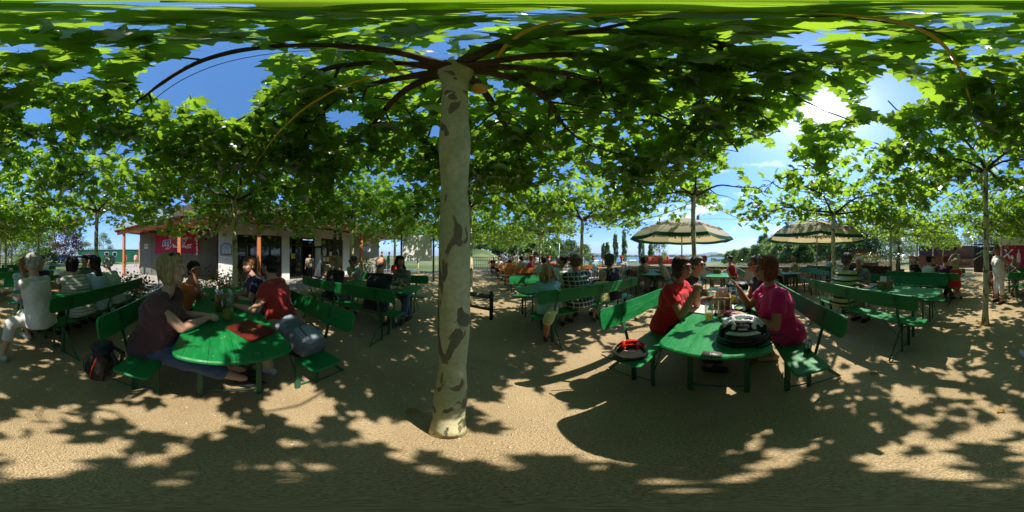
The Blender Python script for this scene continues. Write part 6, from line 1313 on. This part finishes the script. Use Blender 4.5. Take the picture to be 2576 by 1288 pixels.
sitter(S13, 1, .80, 'bald man in a pale striped shirt under the left parasol', x=.55, lod=1, skin='t', hair='bald', hc='grey', top=stripe_mat('pale_stripe', (.58, .55, .44), (.42, .40, .33), 26, .35, 0), bottom=CGR, lean=22, head=(0, -15))
person('grey-haired person in navy left of the parasol pole', at(58.2, 7.4), 250, lod=2, top=CN, hair='short', hc='dgrey')
# ---- guests on the varnished benches (small in the picture)
GS = 'guests at the varnished benches'
far_people = [(15.3, 5.2, 60, 'man in a dark checked shirt behind the young man in white', dict(top=stripe_mat('small_check', (.3, .33, .32), (.03, .03, .04), 40, .5, 2, plaid=True), hc='grey', lod=2)), (11.0, 5.1, 20, 'woman in a mint green blouse seen from behind', dict(sex='f', top=CMI, hair='bob', hc='dark', fat=1.15, lod=2, sleeve='elbow')),
    (13.0, 6.6, 200, 'man in a bright orange shirt behind the mint blouse', dict(top=cloth('bright_orange', (.75, .12, .04)), cap=CR, lod=2)), (10.9, 8, 200, 'sunburnt person left of the bright orange shirt', dict(top=CPK, hc='ginger')), (2.4, 6.9, 60, 'man in a khaki shirt sitting on the orange benches', dict(top=CK, hc='dark', lod=2, lean=14)), (5.8, 7.0, 80, 'woman in a crimson top with braided hair', dict(sex='f', top=cloth('crimson', (.45, .02, .08)), hair='pony', hc='red', lod=2)),
    (22.5, 8.6, 330, 'person in a tan shirt at the wall end of the benches', dict(top=CCR, hc='dark', lod=2)), (19.6, 9, 30, 'shirtless child beside the lawn', dict(top=None, hc='dark')), (18.6, 8.8, 30, 'child in a red swim vest', dict(top=CR, hc='dark')), (16.4, 8.8, 100, 'person with a dark bun in black', dict(sex='f', top=CB, hair='pony', hc='dark')), (33.0, 9.4, 320, 'person in a beige jacket leaning on the wall rail', dict(top=CCR, hc='dark', lod=2)),
    (-6.4, 11.6, 170, 'white-haired man in a dark jacket far left on the benches', dict(top=CN, hc='white')), (-3.2, 12.4, 160, 'child in pink on the far benches', dict(sex='f', top=cloth('hot_pink', (.65, .1, .2)), h=.8)), (-2.2, 12.6, 200, 'person in pale grey on the far benches', dict(top=CLB, hc='white')), (-.2, 12.2, 190, 'person in black on the far benches', dict(top=CB, hc='dark'))]
far_people += [(-4.6, 9.6, 165, 'person in a white blouse left of the orange benches', dict(sex='f', top=CW, hc='brown', hair='bob')), (1.2, 9.3, 250, 'man in a pale yellow shirt on the second orange row', dict(top=CYE, hc='grey')), (4.4, 10.8, 160, 'woman in pale blue on the third orange row', dict(sex='f', top=CLB, hair='bob', hc='blond')), (8.0, 9.6, 170, 'man in dark green on the second orange row', dict(top=CGR, hc='dark')), (17.5, 7.2, 200, 'man in a white shirt behind the young man in white and navy', dict(top=CW, hc='grey', lod=2)), (20.6, 7.4, 330, 'woman in a tan blouse left of the plaid shirt', dict(sex='f', top=CT, hair='bob', hc='brown', lod=2)), (28.5, 8.6, 200, 'woman in turquoise by the wall behind the plaid shirt', dict(sex='f', top=CTU, hair='bob', hc='dark', lod=2)), (38.6, 8.0, 220, 'man in a red cap and white shirt by the wall', dict(top=CW, cap=CR, lod=2)), (64.5, 7.6, 250, 'woman in mint beside the left parasol', dict(sex='f', top=CMI, hair='curly', hc='grey', lod=2)), (-.6, 14.2, 170, 'person in orange on the farthest row', dict(top=CO, hc='brown')), (3.0, 15.6, 170, 'person in white on the farthest row', dict(top=CW, hc='dark'))]
for a, d, fc, lb, kw in far_people:
    kw = dict(kw); kw.setdefault('lod', 3); person(lb, at(a, d), fc, group=GS, **kw)
stand = [(-1.7, 17, 190, 'man in a bright blue shirt standing by the iron gate', dict(top=CBL)), (-2.9, 17.5, 190, 'man in a pale blue shirt standing by the iron gate', dict(top=CLB)), (-3.8, 18.2, 200, 'person in red standing behind the iron gate', dict(top=CR)), (3.2, 20, 150, 'person in a red vest with white hair standing on the path', dict(top=CR, hc='white')), (4.2, 18, 90, 'person in beige standing on the path', dict(top=CCR, bottom=CCR)), (1.5, 21, 80, 'person in cream leaning over behind the plane trunk', dict(top=CCR, lean=30)),
         (6.6, 15, 120, 'man in a red t-shirt with hand on hip near the lawn', dict(top=CR, bottom=CK, hands=[(-.3, -.1, .95), (.3, -.1, .95)])), (8.9, 22, 40, 'woman in white standing on the lawn', dict(sex='f', top=CW, bottom=CW)), (-136.1, 20, -90, 'man in a red shirt and grey trousers walking on the path', dict(top=CR, bottom=CG)), (-132.4, 20.5, -100, 'man in a pink shirt and khaki trousers walking beside the post', dict(top=CPK, bottom=CK)), (76.5, 30, 60, 'walker in grey beyond the wall', dict(top=CG, bottom=CT))]
for a, d, fc, lb, kw in stand:
    kw = dict(kw); kw.setdefault('lod', 3); p = at(a, d); person(lb, p, fc, sit=False, z=max(-1.2, terr(*p)) if d > 17 and a > 0 else 0, **kw)
# bathers on the beach, a few pixels each
bp = None; rb_ = random.Random(2)
for i in range(34):
    a = rb_.uniform(21, 66); d = rb_.uniform(60, 230); p = at(a, d)
    if i < 4: bp_ = [CW, CR, CBL, None][i]; o = person('bather on the beach lawn', p, a*7, sit=False, lod=3, top=bp_, bottom=[CB, CW, CR, CB][i], legs='shorts', shoes=None, group='bathers on the beach'); bp = (bp or [])+[o]
    else: o = dup(bp[i % 4], p, rz=a*3)
    o.location.z = terr(*p)-.05
# ---- the dog behind the woman in white
M_DOG = mat('russet_fur', (.26, .075, .025), .8, var=.3, vs=9, bump=.6, bs=60); b = MB()
for (p, q, r0, r1) in [((-.30, 0, .52), (.05, 0, .50), .105, .10), ((.05, 0, .50), (.25, 0, .47), .11, .135), ((.30, 0, .55), (.46, 0, .70), .085, .065), ((.47, 0, .73), (.52, 0, .72), .07, .065), ((.52, 0, .71), (.66, 0, .67), .045, .032), ((-.36, 0, .55), (-.50, .02, .53), .02, .016), ((-.50, .02, .53), (-.60, .04, .60), .016, .008)]: b.cap(p, q, r0, r1, 14)
for s_ in (-1, 1):
    for chain in ([(-.32, .07, .48), (-.24, .08, .30), (-.40, .08, .17), (-.37, .08, .03), (-.31, .08, .025)], [(.24, .07, .44), (.22, .08, .24), (.24, .08, .04), (.29, .08, .025)]):
        rs = [.085, .05, .026, .022, .024] if len(chain) == 5 else [.07, .036, .024, .024]
        for (p, q, r0, r1) in zip(chain, chain[1:], rs, rs[1:]): b.cap((p[0], p[1]*s_, p[2]), (q[0], q[1]*s_, q[2]), r0, r1, 10)
    b.ell((.46, .065*s_, .70), (.035, .014, .06), 8, 6)
dg_ = b.build('dog', M_DOG); defer(dg_, .012, 3); tag(dg_, 'russet short-haired dog standing behind the woman in white', 'dog'); dg_.location = (*at(169.3, 5.5), 0); dg_.rotation_euler = (0, 0, R(-90-171)+pi+.25)
import bmesh
# ================================================================ things on tables and benches
def thin_glass(name, tint, body=None, bw=0):
    m = bpy.data.materials.new(name); m.use_nodes = True; t = m.node_tree; t.nodes.clear(); tr = N(t, 'ShaderNodeBsdfTransparent'); tr.inputs[0].default_value = (*tint, 1); gl = N(t, 'ShaderNodeBsdfGlossy'); gl.inputs['Roughness'].default_value = .03
    fr = N(t, 'ShaderNodeLayerWeight'); fr.inputs[0].default_value = .2; mx = N(t, 'ShaderNodeMixShader'); t.links.new(fr.outputs['Facing'], mx.inputs[0]); t.links.new(tr.outputs[0], mx.inputs[1]); t.links.new(gl.outputs[0], mx.inputs[2]); out = mx
    if body: d = N(t, 'ShaderNodeBsdfTranslucent'); d.inputs[0].default_value = (*body, 1); d2 = N(t, 'ShaderNodeBsdfDiffuse'); d2.inputs[0].default_value = (*body, 1); a = N(t, 'ShaderNodeMixShader'); t.links.new(d.outputs[0], a.inputs[1]); t.links.new(d2.outputs[0], a.inputs[2]); a.inputs[0].default_value = .4; m2 = N(t, 'ShaderNodeMixShader'); m2.inputs[0].default_value = bw; t.links.new(mx.outputs[0], m2.inputs[1]); t.links.new(a.outputs[0], m2.inputs[2]); out = m2
    o = N(t, 'ShaderNodeOutputMaterial'); t.links.new(out.outputs[0], o.inputs[0]); return m
M_GLS = thin_glass('clear_glass_mug', (.93, .96, .94)); M_BEER = thin_glass('pale_beer', (.95, .85, .3), (.95, .80, .18), .8); M_BEERA = thin_glass('amber_beer', (.9, .5, .1), (.90, .42, .06), .85); M_FOAM = mat('foam', (.8, .78, .7), .8)
def mug(label, S, x, y, beer, lvl, h=.205, r=.05, rot=0, handle=True, group='beer glasses'):
    t = thing('beer_mug' if handle else 'drinking_glass', label, 'beer mug' if handle else 'glass', (*S.w(x, y), .751), rot, group); b = MB()
    prof = [(r*.92, 0), (r, .01), (r, h), (r-.005, h), (r-.006, .018), (.001, .016)]
    b.lathe(prof, n=20); b.build('glass', M_GLS, t)
    if handle: b = MB(); b.tube([(r-.002, 0, h*.82), (r+.03, 0, h*.84), (r+.046, 0, h*.62), (r+.044, 0, h*.38), (r+.02, 0, h*.2), (r-.002, 0, h*.2)], .008, 8); b.build('handle', M_GLS, t)
    if lvl: b = MB(); b.lathe([(.001, .019), (r-.008, .02), (r-.008, h*lvl), (.001, h*lvl)], n=18); b.build('beer', beer, t)
    return t
mug('beer mug with pale beer left, nearest the camera on the left table', S1, .0, .60, M_BEER, .5, rot=.8); mug('full beer mug of dark amber beer on the left table', S1, -.06, .86, M_BEERA, .85, rot=2.6); mug('beer mug half full behind the nearest one', S1, .05, .84, M_BEER, .4, rot=.4)
mug('glass with a little pale beer in front of the red t-shirt', S2, -.10, .52, M_BEER, .45, handle=False, h=.16, r=.04); mug('empty glass between the beer glass and the helmet', S2, .0, .62, M_BEER, .04, handle=False, h=.17, r=.038); mug('tall mug half full right of the wicker basket', S2, .11, 1.15, M_BEER, .45, rot=1.2); mug('glass in front of the man with sunglasses', S2, -.2, 1.25, M_BEER, 0, handle=False, h=.12, r=.035)
mug('glass beside the blue bottle', S5, -.05, .75, M_BEER, .7, handle=False); mug('wine glass before the dark-haired woman', S4, .1, .35, M_BEER, .3, handle=False, h=.17, r=.035)
M_WICK = mat('wicker', (.34, .21, .09), .8, var=.4, vs=30, bump=1, bs=50); M_CUT = mat('cutlery', (.5, .5, .5), .25, .95); M_NAP = mat('napkin', (.72, .70, .66), .9, bump=.3)
def basket(label, pos, rz, full=True, z=.751, s=1.0):
    t = thing('cutlery_basket', label, 'basket', (*pos, z), rz, 'wicker cutlery baskets'); b = MB(); w_, l_, h_ = .15*s, .24*s, .11*s
    for k in range(7):
        z_ = h_*k/6; o_ = .008*(k/6); pts = rounded(-w_/2-o_, w_/2+o_, -l_/2-o_, l_/2+o_, .02, n=4); b.tube([(x, y, z_+.008) for x, y in pts]+[(pts[0][0], pts[0][1], z_+.008)], .0105*s, 6)
    b.prism(rounded(-w_/2+.004, w_/2-.004, -l_/2+.004, l_/2-.004, .02), .004, h_*.45); b.build('wicker', M_WICK, t)
    rr3 = random.Random(int(pos[0]*100)); b = MB()
    for k in range(9 if full else 4): x, y = rr3.uniform(-.05, .02)*s, rr3.uniform(-.1, .0)*s; b.bar((x, y, .04), (x+rr3.uniform(-.06, .04), y+rr3.uniform(-.08, .02), .19*s), .012, .003, up=(1, 0, 0))
    build_each(b, 'fork', M_CUT, t, smooth=False); b = MB()
    for k in range(3): b.box((.01, .04+.014*k, .12*s), (.11*s, .008, .15*s), mat=Matrix.Rotation(.12*k, 3, 'X'))
    build_each(b, 'napkin', M_NAP, t, smooth=False)
    return t
basket('wicker cutlery basket beside the mugs on the left table', S1.w(.02, 1.08), .4); basket('wicker basket with menus, napkins and forks on the right table', S2.w(-.02, 1.0), -1.3, s=1.1); basket('wicker basket standing on the sunlit table at the right', S6.w(.0, .98), .35, s=1.15)
basket('wicker basket between the striped top and the bending man', S3.w(-.05, .75), .3, s=1.05); basket('wicker basket on the table end-on under the left parasol', S10.w(0, .9), 0, False); basket('wicker basket on the bluish table by the wall', S11.w(0, 1.0), 0, False); basket('wicker basket on the rear table at the far left', S9.w(0, 1.05), 0, False)
M_REDBK = mat('red_leather', (.13, .018, .014), .35, var=.2, vs=12, bump=.2); M_BLKBK = mat('black_leather', (.012, .012, .013), .35, bump=.2); M_GOLD = mat('gold_print', (.45, .33, .12), .4, .6)
def menu(label, S, x, y, rot, m, z=.751, text=True, w_=.23, l_=.31, opn=True):
    t = thing('menu_folder', label, 'menu', (*S.w(x, y), z), -S.a+rot, 'leather menu folders'); b = MB(); b.box((0, 0, .003), (l_, w_, .005), bev=.002)
    b.box((0, 0, .016), (l_, w_, .004), mat=Matrix.Rotation(.06, 3, 'X'), m=0); b.box((0, 0, .009), (l_*.96, w_*.94, .006)); b.build('cover', m, t, smooth=False)
    if text:
        for k, (s_, sz) in enumerate((('Speisen', .032), ('und Getränke', .026), ('Karte', .022))): text_obj(s_, sz, M_GOLD, t, Matrix.Translation((0, .03-.035*k, .0195+.06*(.03-.035*k))) @ Matrix.Rotation(.06, 4, 'X'), ext=.0004, align='CENTER')
    return t
menu('dark red leather menu lying open-edged on the left table', S1, .15, .34, R(-62), M_REDBK); menu('black leather menu in front of the man with sunglasses', S2, -.17, 1.10, R(-40), M_BLKBK)
menu('black menu lying left of the sunlit basket, nearer one', S6, -.12, 1.30, R(20), M_BLKBK, text=False); menu('black menu lying left of the sunlit basket, farther one', S6, .08, 1.36, R(50), M_BLKBK, text=False)
menu('white paper pad by the elbow of the red t-shirt', S2, -.20, .80, R(-10), mat('paper_pad', (.62, .60, .54), .8), text=False)
# plates, ashtray, purse, tissues
M_CHINA = mat('china', (.7, .7, .68), .2); M_FOOD = mat('salad', (.20, .28, .05), .7, var=.6, vs=60, bump=.6); M_PL = mat('red_purse', (.14, .02, .03), .5)
def plate(label, S, x, y, r=.12, m=M_CHINA, food=True):
    t = thing('plate', label, 'plate', (*S.w(x, y), .751), 0, 'plates'); b = MB(); b.lathe([(r*.6, 0), (r, .015), (r, .019), (r*.62, .006), (.001, .006)], n=26); b.build('dish', m, t)
    if food: b = MB(); b.ell((.01, 0, .012), (r*.45, r*.38, .014)); b.build('food', M_FOOD, t); b = MB(); b.bar((-.05, .05, .024), (.10, .09, .022), .018, .003); b.bar((.0, .07, .024), (.12, .04, .022), .012, .003); build_each(b, 'fork', M_CHINA, t, smooth=False)
    return t
plate('white plate with salad and plastic cutlery right of the basket', S2, .17, .86, m=M_BLKBK); plate('plate behind the tall mug', S2, .2, 1.35); plate('plate in front of the man in the pale green shirt', S4, .1, 1.7); plate('plate of the bending grey-haired man', S3, -.1, 1.4)
b = MB(); b.lathe([(.05, 0), (.055, .03), (.045, .03), (.04, .01), (.001, .01)], n=18); o = b.build('ashtray', M_PL); o.location = (*S2.w(-.02, .70), .751); tag(o, 'dark red round tin behind the beer glass', 'tin')
b = MB(); b.box((0, 0, .016), (.12, .07, .03), bev=.01); o = b.build('tissue_pack', mat('tissue_wrap', (.35, .65, .68), .3, var=.4, vs=20)); o.location = (*S2.w(.06, .50), .751); o.rotation_euler = (0, 0, .9); tag(o, 'pale turquoise pack of tissues beside the white helmet', 'tissues')
b = MB(); b.box((0, 0, .02), (.16, .09, .035), bev=.012); o = b.build('purse', M_PL); o.location = (*S2.w(.08, .66), .751); o.rotation_euler = (0, 0, .3); tag(o, 'dark red purse behind the tissue pack', 'purse')
b = MB(); b.bar((0, -.055, 0), (0, .055, 0), .05, .003); o = b.build('number_tag', mat('tag_metal', (.12, .11, .10), .5, .5)); 
o.location = (*S2.w(0, -.03), .7525); o.rotation_euler = (0, 0, -S2.a+pi/2); tag(o, 'small dark metal number plate screwed to the near edge of the right table', 'number plate'); text_obj('61', .028, M_PAP, o, Matrix.Translation((0, 0, .002)) @ Matrix.Rotation(pi/2, 4, 'Z'), ext=.0003)
b = MB(); b.lathe([(.03, 0), (.034, .11), (.031, .11), (.028, .01), (.001, .01)], n=18); o = b.build('steel_cup', mat('steel', (.5, .5, .5), .2, 1)); o.location = (*S2.w(.78, .20), .0); 
p_ = S2.w(.70, .30); o.location = (p_[0], p_[1], .477); tag(o, 'small steel cup on the edge of the right bench', 'cup')
b = MB(); b.lathe([(.032, 0), (.034, .02), (.034, .16), (.014, .21), (.013, .25)], n=16); o = b.build('water_bottle', mat('blue_plastic', (.08, .35, .55), .1, trans=.6)); o.location = (*S5.w(.18, .62), .751); tag(o, 'blue plastic water bottle beside the blonde girl', 'bottle')
for i, (S, x, y) in enumerate([(S1, -.1, 1.3), (S3, .1, 1.0)]):
    b = MB(); b.bar((0, -.06, .006), (0, .06, .006), .06, .01); o = b.build('mobile_phone', M_BLKBK, smooth=False); o.location = (*S.w(x, y), .752); tag(o, ['black phone by the boy in orange', 'black phone on the long left table'][i], 'phone')
# folded card menus in a little stand at the far end of the left table
t = thing('napkin_stand', 'napkin stand with red and yellow cards at the far end of the left table', 'napkin stand', (*S1.w(-.05, 1.45), .751), .3); b = MB(); b.box((0, 0, .05), (.16, .1, .1), bev=.01); b.build('holder', M_WICK, t); b = MB(); b.box((0, 0, .13), (.14, .02, .14)); b.build('card', mat('card_red', (.45, .06, .03), .5), t, smooth=False); b = MB(); b.box((0, -.03, .12), (.13, .02, .1)); b.build('napkins', M_NAP, t, smooth=False)
# ---- bicycle helmets
import bmesh
def helmet(label, pos, z, rz, shell, side, low, s=1.0, tilt=0, accent=None):
    t = thing('bicycle_helmet', label, 'helmet', (*pos, z), rz, None); t.rotation_euler = (tilt, 0, rz); n_u, n_v = 56, 22
    def surf(a, e, g=0):
        ce = cos(max(0, e))**.8 if e > 0 else cos(e*2.5)
        return Vector((cos(a)*ce*(.092+g)*s*(1-.12*sin(a)*0), sin(a)*ce*(.138+g)*s*(1.10 if sin(a) < 0 else 1), (sin(e)*(.165+g)+(.028*max(0, -sin(a))**2 if e < .3 else 0))*s))
    shells = {0: MB(), 1: MB(), 2: MB()}
    def vent(a, e):
        x = cos(a)*cos(e); y = sin(a)*cos(e)
        if e < R(15) or e > R(87): return False
        for xc in (-.62, -.21, .21, .62):
            for y0, y1 in ((-.86, -.45), (-.30, .22), (.36, .82)):
                if abs(x-xc*(1-.25*abs((y0+y1)/2))) < .125 and y0 < y < y1 and abs(x) < .93: return True
        return False
    g = .012
    for i in range(n_u):
        for j in range(n_v):
            a0, a1 = 2*pi*i/n_u, 2*pi*(i+1)/n_u; e0, e1 = R(-6+96*j/n_v), R(-6+96*(j+1)/n_v); am, em = (a0+a1)/2, (e0+e1)/2
            if vent(am, em): continue
            k = 0 if em > R(36) else (1 if em > R(7) else 2)
            if accent and abs(cos(am)) > .7 and R(26) < em < R(34): k = 0
            q = [surf(a0, e0, g), surf(a1, e0, g), surf(a1, e1, g), surf(a0, e1, g)]
            shells[k].add([tuple(v) for v in q], [(0, 1, 2, 3)])
    for k, (nm, m_) in enumerate((('shell', shell), ('side_shell', side), ('rim', low))):
        o_ = shells[k].build(nm, m_, t); bm_ = bmesh.new(); bm_.from_mesh(o_.data); bmesh.ops.remove_doubles(bm_, verts=bm_.verts, dist=.0004); bm_.to_mesh(o_.data); bm_.free()
        s1 = o_.modifiers.new('so', 'SOLIDIFY'); s1.thickness = .02; s1.offset = -1 if k < 2 else -.9; s2 = o_.modifiers.new('su', 'SUBSURF'); s2.levels = 1; s2.render_levels = 2
    b = MB(); b.ell((0, 0, .02*s), (.086*s, .130*s, .128*s), 24, 14); b.build('liner', M_BLK, t)
    b = MB(); V = [tuple(surf(pi/2+q, R(-2), .012)+Vector((0, 0, .0))) for q in (-.8, -.4, 0, .4, .8)]+[tuple(surf(pi/2+q, R(-8), .05)) for q in (-.6, -.3, 0, .3, .6)]; b.add(V, [(i, i+1, 6+i, 5+i) for i in range(4)]); b.build('visor', M_BLK, t)
    b = MB()
    for s_ in (-1, 1): b.tube([(s_*.085*s, -.03, .01), (s_*.11*s, -.09*s, -.005), (s_*.05, -.2*s, .0), (s_*.02, -.26*s, .012)], .006, 5)
    b.build('strap', M_BLK, t); return t
M_HR = mat('red_shell', (.65, .02, .01), .2, spec=.7); M_HS = mat('silver_shell', (.42, .42, .42), .25, .3); M_HB = mat('black_shell', (.012, .012, .014), .25, spec=.6); M_HW2 = mat('white_shell', (.66, .66, .68), .2, spec=.6)
helmet('red and silver bicycle helmet on the end of the left-hand bench', S2.w(-.62, .12), .482, R(-128), M_HR, M_HS, M_HB, .88)
helmet('white and black bicycle helmet with visor on the table corner', S2.w(.17, .16), .758, R(10), M_HW2, M_HB, M_HB, 1.10, accent=1)
# ---- rucksacks
M_NYG = mat('grey_nylon', (.12, .135, .16), .6, var=.12, vs=9, bump=.6, bs=18); M_NYB = mat('black_nylon', (.018, .018, .022), .5, var=.2, vs=9, bump=.7, bs=18); M_NYL = mat('light_nylon', (.25, .28, .32), .55, bump=.6, bs=18)
def rucksack(label, loc, rot, main, flap, s=1.0, straps=True):
    t = thing('rucksack', label, 'rucksack', loc); t.rotation_euler = rot; b = MB()
    b.loft([(Vector((0, 0, z_)), XA, YA, w_*s, d_*s) for z_, w_, d_ in ((0, .10, .07), (.02*s, .145, .10), (.15*s, .16, .115), (.30*s, .155, .105), (.40*s, .13, .085), (.46*s, .07, .05))], 22); o = b.build('bag', main, t); defer(o, .009, 3, .02, .08)
    b = MB(); b.loft([(Vector((0, -.095*s, z_)), XA, YA, w_*s, d_*s) for z_, w_, d_ in ((.03*s, .09, .03), (.06*s, .11, .05), (.18*s, .11, .055), (.25*s, .09, .03))], 18); o = b.build('front_pocket', flap, t); defer(o, .009, 3, .012, .06)
    b = MB(); b.ell((0, -.01, .42*s), (.14*s, .11*s, .06*s)); o = b.build('lid', flap, t); defer(o, .009, 2, .015, .07)
    b = MB(); b.tube([(-.08*s, -.145*s, .10*s), (-.07*s, -.155*s, .21*s), (.0, -.155*s, .235*s), (.07*s, -.155*s, .21*s), (.08*s, -.145*s, .1*s)], .004, 5); b.build('zip', M_BLK, t)
    if straps:
        for s_ in (-1, 1): b = MB(); b.tube([(s_*.05*s, .09*s, .42*s), (s_*.09*s, .17*s, .34*s), (s_*.11*s, .16*s, .16*s), (s_*.12*s, .09*s, .03*s)], [.016, .02, .016, .008], 7); b.build('shoulder_strap', M_NYB, t)
    b = MB(); b.tube([(-.05*s, .05*s, .45*s), (-.02, .05*s, .5*s), (.02, .05*s, .5*s), (.05*s, .05*s, .45*s)], .007, 6); b.build('handle', M_NYB, t)
    b = MB(); b.tube([(.15*s, -.03*s, .05*s), (.165*s, -.02*s, .2*s), (.14*s, 0, .37*s)], .006, 5); b.build('red_piping', M_REDP, t)
    return t
x_, y_ = S1.w(.62, .16); rucksack('grey and light nylon rucksack leaning on the right bench', (x_, y_, .555), (R(-70), R(0), -S1.a+R(14)), M_NYG, M_NYL, .92)
x_, y_ = S1.w(-.93, .12); rucksack('black rucksack hanging from the back of the left bench', (x_, y_, .22), (R(-6), 0, -S1.a+R(-75)), M_NYB, M_NYB, .82)
x_, y_ = S2.w(.0, 1.75); rucksack('black bag lying on the far end of the right table', (x_, y_, .83), (R(85), 0, .4), M_NYB, M_NYB, .75, False)
b = MB(); rb2 = random.Random(7)
for k in range(7): P = [Vector((rb2.uniform(-.14, .14), rb2.uniform(-.1, .1), .02+rb2.uniform(0, .06))) for _ in range(5)]; b.tube(P, .012, 6)
o = b.build('lanyard', mat('blue_strap', (.02, .06, .35), .5)); o.location = (*S2.w(.16, 1.52), .755); tag(o, 'tangle of bright blue straps on the right table', 'strap')
# fallen leaves on the gravel
LF_ = leaf_mat('fallen_leaf', (.30, .18, .05), (.42, .26, .08), (.3, .15, .03), .2, .1); LT2 = LT
rg = np.random.default_rng(31)
for i in range(14):
    a, d = rg.uniform(0, 360), rg.uniform(.7, 4.5); x, y = at(a, d); o = foliage('fallen_leaf', [(0, 0, .02)], .09, LF_, None, LT2, rg, tilt=.12); o.location = (x, y, 0); tag(o, 'dry brown leaf lying on the gravel', 'leaf', 'dry leaves on the gravel')
# ================================================================ air
hzm = bpy.data.materials.new('haze'); hzm.use_nodes = True; t_ = hzm.node_tree; t_.nodes.clear()
pv_ = N(t_, 'ShaderNodeVolumePrincipled'); pv_.inputs['Density'].default_value = 6e-5; pv_.inputs['Color'].default_value = (.72, .84, 1, 1); pv_.inputs['Anisotropy'].default_value = .3
ho_ = N(t_, 'ShaderNodeOutputMaterial'); t_.links.new(pv_.outputs[0], ho_.inputs['Volume'])
b = MB(); b.box((0, 0, 235), (36000, 36000, 580)); o = b.build('haze', hzm, kind='stuff', smooth=False); tag(o, 'thin bluish summer haze over the lake and hills', 'haze')
bake_deferred()
